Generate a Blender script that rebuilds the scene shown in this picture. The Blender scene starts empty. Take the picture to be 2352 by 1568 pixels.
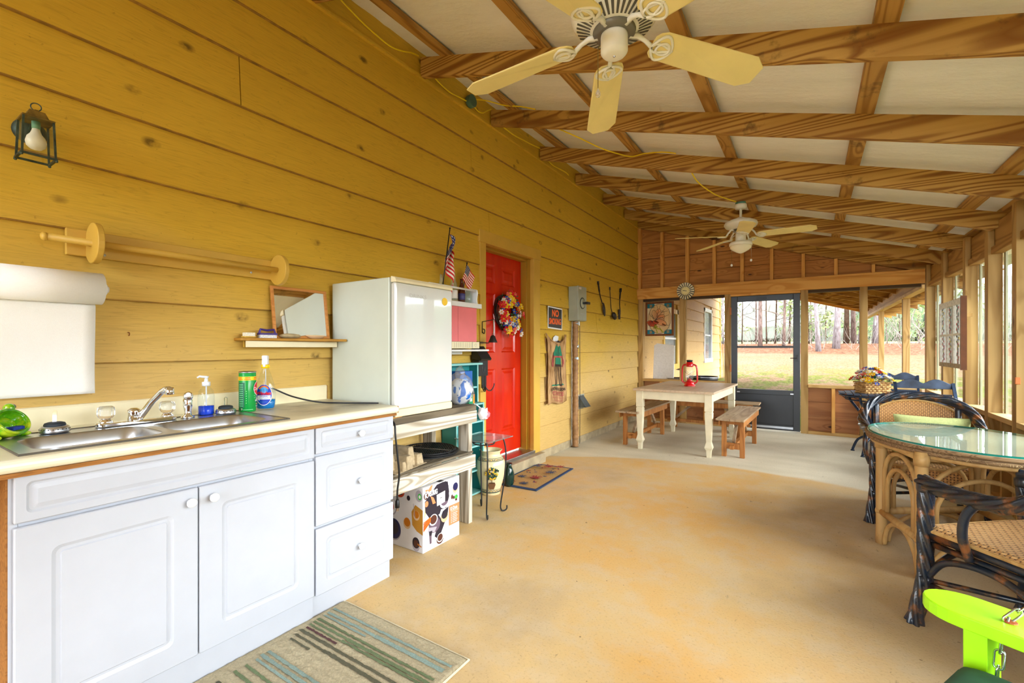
import bpy, math, random
from math import sin, cos, pi, radians, sqrt, atan2
from mathutils import Vector, Matrix, noise as mnoise
random.seed(11)
COL = bpy.context.scene.collection
SC = bpy.context.scene

# ------------------------------------------------------------------ geometry helpers
def V(*a): return Vector(a)
class MB:
    def __init__(s): s.v=[]; s.f=[]; s.m=[]; s.cur=0; s.sm=[]; s.smooth=False
    def mat(s,i): s.cur=i; return s
    def face(s,idx): s.f.append(idx); s.m.append(s.cur); s.sm.append(s.smooth)
    def add(s,vs,fs):
        o=len(s.v); s.v+= [tuple(p) for p in vs]
        for f in fs: s.face([o+i for i in f])
        return s
    def box(s,x0,y0,z0,x1,y1,z1):
        if x0>x1:x0,x1=x1,x0
        if y0>y1:y0,y1=y1,y0
        if z0>z1:z0,z1=z1,z0
        return s.add([(x0,y0,z0),(x1,y0,z0),(x1,y1,z0),(x0,y1,z0),(x0,y0,z1),(x1,y0,z1),(x1,y1,z1),(x0,y1,z1)],
            [(0,3,2,1),(4,5,6,7),(0,1,5,4),(1,2,6,5),(2,3,7,6),(3,0,4,7)])
    def obox(s,c,ax,ay,az,hx,hy,hz):
        c=Vector(c); ax=Vector(ax).normalized()*hx; ay=Vector(ay).normalized()*hy; az=Vector(az).normalized()*hz
        P=[c+a*ax+b*ay+d*az for a,b,d in ((-1,-1,-1),(1,-1,-1),(1,1,-1),(-1,1,-1),(-1,-1,1),(1,-1,1),(1,1,1),(-1,1,1))]
        return s.add(P,[(0,3,2,1),(4,5,6,7),(0,1,5,4),(1,2,6,5),(2,3,7,6),(3,0,4,7)])
    def bar(s,p,q,w,h,up=(0,0,1)):
        p=Vector(p);q=Vector(q);d=(q-p);L=d.length;d.normalize();up=Vector(up)
        sd=d.cross(up)
        if sd.length<1e-4: sd=d.cross(Vector((0,1,0)))
        sd.normalize();u=sd.cross(d)
        return s.obox((p+q)/2,d,sd,u,L/2,w/2,h/2)
    def prism(s,poly,o,ux,uy,uz,t):
        # poly 2D points in plane (ux,uy) at origin o, thickness t along uz
        o=Vector(o);ux=Vector(ux);uy=Vector(uy);uz=Vector(uz)
        n=len(poly)
        P=[o+ux*a+uy*b for a,b in poly]+[o+ux*a+uy*b+uz*t for a,b in poly]
        fl=ux.cross(uy).dot(uz)>0
        A=list(range(n));B=list(range(n,2*n))
        fs=[A[::-1] if fl else A, B if fl else B[::-1]]
        for i in range(n):
            j=(i+1)%n
            fs.append((i,j,n+j,n+i) if fl else (i,n+i,n+j,j))
        return s.add(P,fs)
    def tube(s,pts,r,seg=10,closed=False,cap=True,ry=None,twist=None,lobes=0,depth=0.0):
        pts=[Vector(p) for p in pts];n=len(pts)
        rs=r if isinstance(r,(list,tuple)) else [r]*n
        o=len(s.v);t0=None;nrm=None;L=0
        for i in range(n):
            if closed: t=(pts[(i+1)%n]-pts[i-1])
            else: t=pts[min(i+1,n-1)]-pts[max(i-1,0)]
            t.normalize()
            if nrm is None:
                a=Vector((0,0,1)) if abs(t.z)<.9 else Vector((1,0,0))
                nrm=(a-t*a.dot(t)).normalized()
            else:
                nrm=nrm-t*nrm.dot(t)
                if nrm.length<1e-6: nrm=Vector((1,0,0))
                nrm.normalize()
            b=t.cross(nrm)
            if i: L+=(pts[i]-pts[i-1]).length
            for k in range(seg):
                an=2*pi*k/seg
                rr=rs[i]
                if lobes: rr*=1-depth+depth*abs(cos(lobes*(an+twist*L)/2))*1.35
                s.v.append(tuple(pts[i]+nrm*cos(an)*rr+b*sin(an)*(rr if ry is None else rr*ry)))
        for i in range(n if closed else n-1):
            a=o+i*seg;c=o+((i+1)%n)*seg
            for k in range(seg):
                k2=(k+1)%seg
                s.face([a+k,a+k2,c+k2,c+k])
        if cap and not closed:
            s.face([o+k for k in range(seg)][::-1]); s.face([o+(n-1)*seg+k for k in range(seg)])
        return s
    def lathe(s,prof,o=(0,0,0),ax=(0,0,1),seg=24,sx=1,sy=1,a0=0,a1=2*pi,mod=None):
        o=Vector(o);ax=Vector(ax).normalized()
        h=Vector((1,0,0)) if abs(ax.x)<.9 else Vector((0,1,0))
        u=(h-ax*h.dot(ax)).normalized();w=ax.cross(u)
        full=abs(a1-a0-2*pi)<1e-6
        b=len(s.v);m=seg if full else seg+1
        for r,z in prof:
            for k in range(m):
                an=a0+(a1-a0)*k/seg; rr=r*(mod(an) if mod else 1)
                s.v.append(tuple(o+ax*z+u*(cos(an)*rr*sx)+w*(sin(an)*rr*sy)))
        for i in range(len(prof)-1):
            for k in range(seg):
                k2=(k+1)%m
                s.face([b+i*m+k,b+i*m+k2,b+(i+1)*m+k2,b+(i+1)*m+k])
        if full:
            if prof[0][0]>1e-5: s.face([b+k for k in range(m)][::-1])
            if prof[-1][0]>1e-5: s.face([b+(len(prof)-1)*m+k for k in range(m)])
        return s
    def ball(s,c,rx,ry=None,rz=None,seg=12,rings=8,mod=None):
        ry=ry or rx;rz=rz or rx;c=Vector(c);b=len(s.v)
        s.v.append(tuple(c+V(0,0,-rz)))
        for i in range(1,rings):
            ph=-pi/2+pi*i/rings
            for k in range(seg):
                an=2*pi*k/seg;d=V(cos(ph)*cos(an),cos(ph)*sin(an),sin(ph))
                m=mod(d) if mod else 1
                s.v.append(tuple(c+V(d.x*rx*m,d.y*ry*m,d.z*rz*m)))
        s.v.append(tuple(c+V(0,0,rz)))
        for k in range(seg): s.face([b,b+1+(k+1)%seg,b+1+k])
        for i in range(rings-2):
            for k in range(seg):
                k2=(k+1)%seg
                s.face([b+1+i*seg+k,b+1+i*seg+k2,b+1+(i+1)*seg+k2,b+1+(i+1)*seg+k])
        t=b+1+(rings-1)*seg;l=b+1+(rings-2)*seg
        for k in range(seg): s.face([l+k,l+(k+1)%seg,t])
        return s
    def grid(s,fn,nu,nv,cu=False):
        b=len(s.v)
        for j in range(nv+1):
            for i in range(nu+1): s.v.append(tuple(fn(i/nu,j/nv)))
        for j in range(nv):
            for i in range(nu):
                a=b+j*(nu+1)+i; s.face([a,a+1,a+nu+2,a+nu+1])
        return s
    def xf(s,M,start=0):
        for i in range(start,len(s.v)): s.v[i]=tuple(M@Vector(s.v[i]))
        return s
    def build(s,name,mats,parent=None,loc=None,bevel=0,bseg=2,smooth=None,solid=0,sub=0):
        me=bpy.data.meshes.new(name); me.from_pydata(s.v,[],s.f)
        if not isinstance(mats,(list,tuple)): mats=[mats]
        for m in mats: me.materials.append(m)
        me.polygons.foreach_set('material_index',[min(i,len(mats)-1) for i in s.m])
        me.polygons.foreach_set('use_smooth',[bool(smooth) if smooth is not None else q for q in s.sm])
        me.validate(); me.update()
        o=bpy.data.objects.new(name,me); COL.objects.link(o)
        if parent is not None:
            o.parent=parent
        if loc is not None: o.location=loc
        if solid:
            md=o.modifiers.new('thick','SOLIDIFY'); md.thickness=solid; md.offset=0
        if sub:
            md=o.modifiers.new('sub','SUBSURF'); md.levels=sub; md.render_levels=sub
        if bevel:
            md=o.modifiers.new('bev','BEVEL'); md.width=bevel; md.segments=bseg; md.limit_method='ANGLE'; md.angle_limit=radians(40)
        return o
def tag(o,label=None,cat=None,group=None,kind=None):
    if label: o['label']=label
    if cat: o['category']=cat
    if group: o['group']=group
    if kind: o['kind']=kind
    return o
def thing(name,label,cat,loc=(0,0,0),rz=0,group=None):
    o=bpy.data.objects.new(name,None); o.empty_display_size=.05; COL.objects.link(o)
    o.location=loc; o.rotation_euler=(0,0,rz)
    return tag(o,label,cat,group)
def struct(name,loc=(0,0,0)):
    o=bpy.data.objects.new(name,None); COL.objects.link(o); o.location=loc; o['kind']='structure'; return o
def dup(root,loc=None,rz=None,label=None,group=None,scale=None):
    def cp(o,par):
        c=o.copy(); COL.objects.link(c); c.parent=par
        for ch in o.children: cp(ch,c)
        return c
    r=cp(root,None)
    if loc is not None: r.location=loc
    if rz is not None: r.rotation_euler=(0,0,rz)
    if scale is not None: r.scale=(scale,)*3 if not isinstance(scale,tuple) else scale
    if label: r['label']=label
    if group: r['group']=group
    return r
def arc(c,r,a0,a1,n,ux=(1,0,0),uy=(0,1,0),r2=None):
    c=Vector(c);ux=Vector(ux);uy=Vector(uy);r2=r2 or r
    return [c+ux*cos(a0+(a1-a0)*i/n)*r+uy*sin(a0+(a1-a0)*i/n)*r2 for i in range(n+1)]
def spline(pts,n=8,closed=False):
    pts=[Vector(p) for p in pts];N=len(pts);out=[]
    for i in range(N if closed else N-1):
        if closed: p0,p1,p2,p3=pts[i-1],pts[i],pts[(i+1)%N],pts[(i+2)%N]
        else: p0,p1,p2,p3=pts[max(i-1,0)],pts[i],pts[i+1],pts[min(i+2,N-1)]
        for k in range(n):
            t=k/n
            out.append(.5*((2*p1)+(p2-p0)*t+(2*p0-5*p1+4*p2-p3)*t*t+(3*p1-p0-3*p2+p3)*t**3))
    if not closed: out.append(pts[-1])
    return out
# flat artwork on a surface: shapes stacked in thin layers, mapped by fn(a,b,lift)
class Art:
    def __init__(s,fn,sub=0,step=.0001,base=.0003): s.fn=fn; s.b=MB(); s.lift=base; s.step=step; s.sub=sub
    def _l(s): s.lift+=s.step; return s.lift
    def poly(s,pts,m):
        L=s._l(); s.b.mat(m); s.b.add([s.fn(a,b,L) for a,b in pts],[tuple(range(len(pts)))]); return s
    def rect(s,a0,b0,a1,b1,m):
        if s.sub:
            L=s._l(); s.b.mat(m); n=max(1,int(abs(a1-a0)/s.sub)+1)
            s.b.grid(lambda u,v:s.fn(a0+(a1-a0)*u,b0+(b1-b0)*v,L),n,1)
            return s
        return s.poly([(a0,b0),(a1,b0),(a1,b1),(a0,b1)],m)
    def ell(s,a,b,ra,rb,m,n=24,rot=0,a0=0,a1=2*pi):
        P=[]
        for i in range(n):
            t=a0+(a1-a0)*i/(n if abs(a1-a0-2*pi)<1e-6 else n-1);x=cos(t)*ra;y=sin(t)*rb
            P.append((a+x*cos(rot)-y*sin(rot),b+x*sin(rot)+y*cos(rot)))
        L=s._l();s.b.mat(m);o=[s.fn(a,b,L)]+[s.fn(p,q,L) for p,q in P]
        k=len(P);full=abs(a1-a0-2*pi)<1e-6
        s.b.add(o,[(0,i+1,(i+1)%k+1) for i in range(k if full else k-1)]); return s
    def line(s,pts,w,m,closed=False):
        L=s._l();s.b.mat(m)
        n=len(pts)
        for i in range(n if closed else n-1):
            (a,b),(c,d)=pts[i],pts[(i+1)%n];dx,dy=c-a,d-b;l=sqrt(dx*dx+dy*dy) or 1
            nx,ny=-dy/l*w/2,dx/l*w/2;ex,ey=dx/l*w*.3,dy/l*w*.3
            s.b.add([s.fn(a+nx-ex,b+ny-ey,L),s.fn(a-nx-ex,b-ny-ey,L),s.fn(c-nx+ex,d-ny+ey,L),s.fn(c+nx+ex,d+ny+ey,L)],[(0,1,2,3)])
        return s
    def text(s,t,a,b,size,m,wide=1,bold=0,shear=0,rot=0,align='CENTER',curve=0):
        me=text_mesh(t,size,bold,align); L=s._l(); s.b.mat(m)
        vs=[]
        for v in me.vertices:
            x=v.co.x*wide+shear*v.co.y;y=v.co.y+curve*x*x
            vs.append(s.fn(a+x*cos(rot)-y*sin(rot),b+x*sin(rot)+y*cos(rot),L))
        s.b.add(vs,[tuple(p.vertices) for p in me.polygons])
        bpy.data.meshes.remove(me); return s
    def build(s,name,mats,parent=None): return s.b.build(name,mats,parent)
def text_mesh(t,size,bold=0,align='CENTER'):
    cu=bpy.data.curves.new('t','FONT'); cu.body=t; cu.size=size; cu.align_x=align; cu.align_y='CENTER'; cu.offset=bold; cu.resolution_u=3
    ob=bpy.data.objects.new('t',cu); COL.objects.link(ob)
    dg=bpy.context.evaluated_depsgraph_get(); dg.update()
    me=bpy.data.meshes.new_from_object(ob.evaluated_get(dg))
    bpy.data.objects.remove(ob); bpy.data.curves.remove(cu)
    return me

# ------------------------------------------------------------------ materials
def srgb(r,g,b):
    f=lambda c:(c/255/12.92 if c/255<=.04045 else ((c/255+.055)/1.055)**2.4)
    return (f(r),f(g),f(b),1)
class NT:
    def __init__(s,name):
        s.m=bpy.data.materials.new(name); s.m.use_nodes=True; s.n=s.m.node_tree.nodes; s.l=s.m.node_tree.links
        s.n.clear(); s.out=s.n.new('ShaderNodeOutputMaterial'); s.p=s.n.new('ShaderNodeBsdfPrincipled'); s.l.new(s.p.outputs[0],s.out.inputs[0])
    def N(s,t,**k):
        n=s.n.new('ShaderNode'+t)
        for a,b in k.items():
            if a in n.bl_rna.properties.keys(): setattr(n,a,b)
            else: n.inputs[a].default_value=b
        return n
    def L(s,a,b): s.l.new(a,b)
    def math(s,op,a,b=None,c=None,clamp=False):
        n=s.n.new('ShaderNodeMath'); n.operation=op; n.use_clamp=clamp
        for i,x in enumerate((a,b,c)):
            if x is None: continue
            if isinstance(x,(int,float)): n.inputs[i].default_value=x
            else: s.L(x,n.inputs[i])
        return n.outputs[0]
    def mix(s,fac,a,b,bt='MIX'):
        n=s.n.new('ShaderNodeMix'); n.data_type='RGBA'; n.blend_type=bt
        for i,x in ((0,fac),(6,a),(7,b)):
            if isinstance(x,(int,float)): n.inputs[i].default_value=x
            elif isinstance(x,tuple): n.inputs[i].default_value=x
            else: s.L(x,n.inputs[i])
        return n.outputs[2]
    def ramp(s,fac,stops,interp='LINEAR'):
        n=s.n.new('ShaderNodeValToRGB'); n.color_ramp.interpolation=interp; e=n.color_ramp.elements
        while len(e)<len(stops): e.new(.5)
        for q,(p,c) in zip(e,stops): q.position=p; q.color=c if isinstance(c,tuple) else (c,c,c,1)
        s.L(fac,n.inputs[0]); return n.outputs[0]
    def obj(s,sx=1,sy=1,sz=1,rnd=False):
        t=s.N('TexCoord').outputs['Object']
        if rnd:
            oi=s.N('ObjectInfo'); k=s.math('MULTIPLY',oi.outputs['Random'],37.0)
            c=s.N('CombineXYZ'); 
            for i in range(3): s.L(k,c.inputs[i])
            a=s.N('VectorMath',operation='ADD'); s.L(t,a.inputs[0]); s.L(c.outputs[0],a.inputs[1]); t=a.outputs[0]
        m=s.N('Mapping'); m.inputs['Scale'].default_value=(sx,sy,sz); s.L(t,m.inputs[0]); return m.outputs[0]
    def noise(s,vec,scale=5,detail=3,rough=.5,dist=0):
        n=s.N('TexNoise'); n.inputs['Scale'].default_value=scale; n.inputs['Detail'].default_value=detail; n.inputs['Roughness'].default_value=rough; n.inputs['Distortion'].default_value=dist
        s.L(vec,n.inputs['Vector']); return n.outputs[0]
    def bump(s,h,strength=.3,dist=.01):
        b=s.N('Bump'); b.inputs['Strength'].default_value=strength; b.inputs['Distance'].default_value=dist
        s.L(h,b.inputs['Height']); s.L(b.outputs[0],s.p.inputs['Normal']); return b
    def set(s,**k):
        for a,b in k.items():
            nm={'color':'Base Color','rough':'Roughness','metal':'Metallic','trans':'Transmission Weight','ior':'IOR','coat':'Coat Weight','spec':'Specular IOR Level','alpha':'Alpha','sub':'Subsurface Weight','sheen':'Sheen Weight'}[a]
            if isinstance(b,(int,float,tuple)): s.p.inputs[nm].default_value=b
            else: s.L(b,s.p.inputs[nm])
        return s
def plain(name,c,rough=.5,metal=0,var=.06,scale=12,bump=0,**k):
    t=NT(name); v=t.obj(); n=t.noise(v,scale,4)
    lo=tuple(x*(1-var*1.5) for x in c[:3])+(1,); hi=tuple(min(1,x*(1+var)) for x in c[:3])+(1,)
    t.set(color=t.ramp(n,[(.3,lo),(.7,hi)]),rough=rough,metal=metal,**k)
    if bump: t.bump(t.noise(v,scale*6,3),bump,.004)
    return t.m
AX={'x':(1,0,0),'y':(0,1,0),'z':(0,0,1)}
def wood(name,light,dark,axis='x',lscale=.9,cscale=7,freq=9,contrast=1.0,knots=.5,kscale=1.6,knotcol=None,rough=.6,streak=.25,bump=.15,grey=0,greycol=None,stain=.0):
    t=NT(name); s=[cscale]*3; s['xyz'.index(axis)]=lscale
    v=t.obj(*s,rnd=True)
    ks=[kscale*2.3]*3; ks['xyz'.index(axis)]=kscale
    kv=t.obj(*ks,rnd=True)
    vo=t.N('TexVoronoi'); vo.inputs['Scale'].default_value=1.0; vo.inputs['Randomness'].default_value=1.0; t.L(kv,vo.inputs['Vector'])
    d=vo.outputs['Distance']
    n=t.noise(v,1.0,1,.4,.0)
    pull=t.math('MULTIPLY',t.math('SUBTRACT',1.0,t.math('MULTIPLY',d,3.2,clamp=True)),.22 if knots>0 else 0.0)
    nn=t.math('ADD',n,pull)
    ring=t.math('PINGPONG',t.math('MULTIPLY',nn,freq),.5)
    ring=t.math('MULTIPLY',ring,2.0)
    fs=[cscale*14]*3; fs['xyz'.index(axis)]=lscale*3
    fine=t.noise(t.obj(*fs,rnd=True),1.0,3,.6)
    rr=t.ramp(ring,[(.0,1.0),(.28,.75),(.55,.1),(1,.0)])
    f=t.math('MULTIPLY',rr,contrast,clamp=True)
    c=t.mix(f,light,dark)
    c=t.mix(t.math('MULTIPLY',fine,streak),c,dark,'MULTIPLY')
    big=t.noise(t.obj(1.1,1.1,1.1,rnd=True),1.3,3)
    c=t.mix(t.math('MULTIPLY',t.ramp(big,[(.42,0.0),(.7,1.0)]),.35),c,dark)
    if knots>0:
        kc=knotcol or tuple(x*.35 for x in dark[:3])+(1,)
        km=t.ramp(d,[(.045*knots*2,1.0),(.075*knots*2+.02,0.0)])
        c=t.mix(t.math('MULTIPLY',km,.85),c,kc)
    if grey:
        g=t.noise(t.obj(*[q*.8 for q in s],rnd=True),1.2,4)
        c=t.mix(t.math('MULTIPLY',t.ramp(g,[(.35,0.0),(.65,1.0)]),grey),c,greycol or (.4,.38,.34,1))
    if stain:
        g=t.noise(t.obj(2,2,2,rnd=True),2.2,5,.65)
        c=t.mix(t.math('MULTIPLY',t.ramp(g,[(.6,0.0),(.68,1.0)]),stain),c,(.03,.02,.012,1))
    t.set(color=c,rough=rough,spec=.3)
    t.bump(t.math('ADD',t.math('MULTIPLY',rr,.6),fine),bump,.003)
    return t.m
def thin_glass(name,tint=(1,1,1,1),refl=.06,rough=0.0,film=0.0,filmcol=(.9,.9,.9,1)):
    m=bpy.data.materials.new(name); m.use_nodes=True; n=m.node_tree.nodes; l=m.node_tree.links; n.clear()
    o=n.new('ShaderNodeOutputMaterial'); tr=n.new('ShaderNodeBsdfTransparent'); tr.inputs[0].default_value=tint
    g=n.new('ShaderNodeBsdfGlossy'); g.inputs['Roughness'].default_value=rough
    ge=n.new('ShaderNodeNewGeometry'); dt=n.new('ShaderNodeVectorMath'); dt.operation='DOT_PRODUCT'; l.new(ge.outputs['Normal'],dt.inputs[0]); l.new(ge.outputs['Incoming'],dt.inputs[1])
    def mt(op,a,b=None):
        q=n.new('ShaderNodeMath'); q.operation=op
        for i,x in enumerate((a,b)):
            if x is None: continue
            if isinstance(x,(int,float)): q.inputs[i].default_value=x
            else: l.new(x,q.inputs[i])
        return q.outputs[0]
    fres=mt('ADD',.04,mt('MULTIPLY',.80,mt('POWER',mt('SUBTRACT',1.0,mt('ABSOLUTE',dt.outputs['Value'])),5.0)))
    mx=n.new('ShaderNodeMixShader'); l.new(fres,mx.inputs[0]); l.new(tr.outputs[0],mx.inputs[1]); l.new(g.outputs[0],mx.inputs[2])
    last=mx.outputs[0]
    if film:
        df=n.new('ShaderNodeBsdfDiffuse'); df.inputs[0].default_value=filmcol
        m2=n.new('ShaderNodeMixShader'); m2.inputs[0].default_value=film; l.new(last,m2.inputs[1]); l.new(df.outputs[0],m2.inputs[2]); last=m2.outputs[0]
    l.new(last,o.inputs[0]); return m
M={}
# ---- palette
M['white']=plain('white_paint',srgb(232,236,240),.35,var=.02)
M['cream']=plain('cream_plastic',srgb(236,226,190),.4,var=.03)
M['black']=plain('black_metal',srgb(28,30,33),.4,var=.15)
M['chrome']=plain('chrome',(.85,.87,.9,1),.08,1,var=.02)
M['steel']=plain('brushed_steel',(.52,.55,.6,1),.3,1,var=.08)
M['yellow_cable']=plain('yellow_cable_jacket',srgb(245,215,10),.4,var=.03)
M['glass']=thin_glass('clear_glass',(.93,.96,.95,1))
M['plexi']=thin_glass('window_sheet',(.9,.93,.93,1))

# painted lap siding: mustard paint over sawn boards with knots
def dk_(c): return (c[0]*.55,c[1]*.5,c[2]*.6,1)
def siding_mat(name,base,low,deep,bump=.25,weather=True):
    t=NT(name)
    v=t.obj(1,1,1)
    g=t.noise(t.obj(1,.9,13),2.2,3,.5,.6)
    fine=t.noise(t.obj(1,3.5,60),2.0,4,.6)
    big=t.noise(t.obj(1,.8,1.4),.9,3)
    c=t.mix(t.ramp(big,[(.3,0.0),(.7,1.0)]),base,low)
    if weather:
        # sun and damp have faded the boards unevenly, most near the ground
        sp=t.N('SeparateXYZ'); t.L(t.N('TexCoord').outputs['Object'],sp.inputs[0])
        z=t.math('ADD',sp.outputs[2],t.math('MULTIPLY',t.math('SUBTRACT',big,.5),1.6))
        w=t.ramp(t.math('DIVIDE',z,2.6),[(.28,1.0),(.64,.0)])
        c=t.mix(t.math('MULTIPLY',w,.9),c,weather)
    c=t.mix(t.math('MULTIPLY',t.ramp(fine,[(.35,1.0),(.6,0.0)]),.10),c,deep)
    c=t.mix(t.math('MULTIPLY',t.ramp(t.math('PINGPONG',t.math('MULTIPLY',g,7.0),.5),[(0.0,1.0),(.14,0.0)]),.16),c,deep)
    kv=t.obj(1,3.6,5.4); vo=t.N('TexVoronoi'); vo.inputs['Scale'].default_value=1; t.L(kv,vo.inputs['Vector'])
    k=t.ramp(vo.outputs['Distance'],[(.06,1.0),(.15,0.0)])
    kn=t.math('MULTIPLY',k,t.ramp(t.noise(v,30,3),[(.35,0.2),(.6,1.0)]))
    c=t.mix(t.math('MULTIPLY',kn,.8),c,dk_(deep))
    spk=t.ramp(t.noise(t.obj(1,1,1),55,2),[(.70,0.0),(.76,1.0)])
    c=t.mix(t.math('MULTIPLY',spk,.25),c,deep)
    t.set(color=c,rough=.62,spec=.3)
    t.bump(t.math('ADD',fine,t.math('MULTIPLY',k,.5)),bump,.004)
    return t.m
M['siding']=siding_mat('mustard_siding',srgb(221,181,60),srgb(211,171,52),srgb(104,78,20),weather=srgb(206,172,108))
M['siding_out']=siding_mat('mustard_siding_outdoors',srgb(206,164,84),srgb(194,154,84),srgb(80,56,24),weather=srgb(204,168,112))
M['trimpaint']=plain('mustard_trim_paint',srgb(208,168,68),.5,var=.05,scale=6)
M['jambpaint']=plain('mustard_jamb_paint',srgb(178,136,34),.5,var=.05,scale=6)
M['rafter']=wood('rafter_pine',srgb(208,164,86),srgb(140,90,32),'x',.30,6.3,14,1.0,.55,.9,srgb(58,26,8),streak=.25,stain=.55)
M['purlin']=wood('purlin_pine',srgb(204,160,88),srgb(146,100,44),'y',.6,8,9,.8,.5,1.6,srgb(58,28,8),stain=.45)
M['header']=wood('header_pine',srgb(232,176,92),srgb(196,122,38),'x',.5,6,7,.55,.6,2.2,srgb(90,40,10),streak=.15)
M['gstud']=wood('stud_pine',srgb(234,178,96),srgb(190,118,40),'z',.5,8,6,.5,.5,2.0,srgb(90,40,10),streak=.15)
M['gboard']=wood('gable_cedar_board',srgb(206,144,74),srgb(158,98,42),'x',.5,6,8,.6,.7,3.0,srgb(40,14,4),streak=.2)
M['kboard']=wood('knee_cedar_board',srgb(186,130,82),srgb(136,82,48),'x',.5,5,6,.6,.8,2.6,srgb(50,20,8),streak=.2,stain=.3)
M['post']=wood('post_treated_pine',srgb(192,156,96),srgb(140,102,46),'z',.5,6,7,.6,.6,1.7,srgb(70,42,16),streak=.2)
M['beamy']=wood('beam_treated_pine',srgb(188,146,84),srgb(136,92,40),'y',.5,6,7,.7,.6,1.8,srgb(70,36,12),streak=.2)
M['sill']=wood('sill_pine',srgb(214,180,122),srgb(170,128,70),'y',.5,6,6,.5,.4,1.8,srgb(80,46,16),streak=.15)
M['sillx']=wood('sill_pine_end',srgb(206,168,104),srgb(160,116,56),'x',.5,6,6,.5,.4,1.8,srgb(80,46,16),streak=.15)

# white roof insulation sheet
t=NT('roof_insulation'); n=t.noise(t.obj(.8,2.5,1),2.5,5,.6); n2=t.noise(t.obj(1,1,1),26,4,.6)
t.set(color=t.ramp(n,[(.3,srgb(240,240,236)),(.7,srgb(250,250,248))]),rough=.5,spec=.25)
t.bump(t.math('ADD',n,t.math('MULTIPLY',n2,.35)),.55,.02); M['insul']=t.m

# concrete floor: tan painted slab near, newer grey slab at the far end
t=NT('porch_concrete'); co=t.N('TexCoord').outputs['Object']; sp=t.N('SeparateXYZ'); t.L(co,sp.inputs[0])
edge=t.noise(t.obj(1,1,1),1.6,4)
yl=t.math('ADD',sp.outputs[1],t.math('MULTIPLY',t.math('SUBTRACT',edge,.5),.22))
# joint curves gently from the house wall out to the screens
px=sp.outputs[0]
jl=t.math('ADD',4.50,t.math('SUBTRACT',t.math('MULTIPLY',px,.62),t.math('MULTIPLY',t.math('MULTIPLY',px,px),.17)))
far=t.math('MULTIPLY',t.math('SUBTRACT',yl,jl),14.0,clamp=True)
bigc=t.noise(t.obj(1,1,1),.9,5,.6); mid=t.noise(t.obj(1,1,1),5,5,.65); fine=t.noise(t.obj(1,1,1),90,3,.7)
tan=t.ramp(bigc,[(.32,srgb(190,166,128)),(.46,srgb(212,182,130)),(.62,srgb(216,172,104))])
tan=t.mix(t.math('MULTIPLY',t.ramp(mid,[(.38,1.0),(.55,0.0)]),.4),tan,srgb(204,188,160))
gry=t.ramp(t.noise(t.obj(.8,2,1),1.6,4),[(.3,srgb(204,196,172)),(.7,srgb(222,214,192))])
# weathered grey-brown zone by the screens
wr=t.math('MULTIPLY',t.ramp(t.math('DIVIDE',t.math('ADD',px,t.math('MULTIPLY',t.math('SUBTRACT',bigc,.5),2.0)),4.0),[(.55,0.0),(.78,1.0)]),.55)
tan=t.mix(wr,tan,srgb(190,176,150))
c=t.mix(far,tan,gry)
c=t.mix(t.math('MULTIPLY',t.ramp(fine,[(.55,0.0),(.78,1.0)]),.45),c,srgb(120,90,52))
sk=t.noise(t.obj(3,1.2,1),6,4,.7)
c=t.mix(t.math('MULTIPLY',t.ramp(sk,[(.66,0.0),(.73,1.0)]),.5),c,srgb(110,92,70))
sp2=t.noise(t.obj(1,1,1),34,1)
c=t.mix(t.math('MULTIPLY',t.ramp(sp2,[(.77,0.0),(.79,1.0)]),.6),c,srgb(84,62,40))
t.set(color=c,rough=.72,spec=.25); t.bump(t.math('ADD',fine,mid),.3,.004); M['floor']=t.m
M['found']=plain('foundation_concrete',srgb(176,160,128),.85,var=.16,scale=9,bump=.5)

# ================================================================= SETTING
fl=MB().box(-.3,-3.4,-.12,3.86,7.9,0).build('floor',M['floor']); fl['kind']='structure'

# -------- house wall with lap boards (left)
RZ=[.095,.359,.622,.893,1.155,1.42,1.688,1.955,2.211,2.46,2.72,2.99,3.262]
def board(mb,y0,y1,z0,z1,x=0.0,th=.024,lap=.022):
    # one sloping lap board, bottom edge proud
    prof=[(x-.02,z0+.004),(x+th,z0+.004),(x+.002,z1+lap),(x-.02,z1+lap)]
    vs=[(a,y0,z) for a,z in prof]+[(a,y1,z) for a,z in prof]
    mb.add(vs,[(0,3,2,1),(4,5,6,7),(0,1,5,4),(1,2,6,5),(2,3,7,6),(3,0,4,7)][0:0]+[(0,1,2,3),(7,6,5,4),(1,0,4,5),(2,1,5,6),(3,2,6,7),(0,3,7,4)])
wl=struct('wall_left')
wb=MB()
joints={0:[],1:[2.1],2:[],3:[],4:[2.35],5:[5.9],6:[],7:[],8:[3.39],9:[1.207,6.2],10:[3.121],11:[4.706],12:[]}
for i in range(12):
    z0=RZ[i];z1=RZ[i+1]
    cuts=[-3.2]+sorted(joints[i])+[7.79]
    if i<8: cuts=[c for c in cuts if not(3.2<c<4.35)]
    for a,b in zip(cuts[:-1],cuts[1:]):
        segs=[(a+.0025,b-.0025)]
        if i<8:   # leave the door opening
            ns=[]
            for p,q in segs:
                if q<=3.24 or p>=4.30: ns.append((p,q))
                else:
                    if p<3.24: ns.append((p,3.24))
                    if q>4.30: ns.append((4.30,q))
            segs=ns
        for p,q in segs:
            board(wb,p,q,z0,z1)
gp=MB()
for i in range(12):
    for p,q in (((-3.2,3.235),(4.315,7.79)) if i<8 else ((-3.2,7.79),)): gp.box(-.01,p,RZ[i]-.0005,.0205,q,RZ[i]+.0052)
gp.build('lap_shadow_strips',plain('lap_shadow_colour',srgb(160,122,50),.8,var=.2,scale=20),wl)  # dark strips under the laps, the shadow line put into their colour
wb.build('siding_boards',M['siding'],wl)
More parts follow.
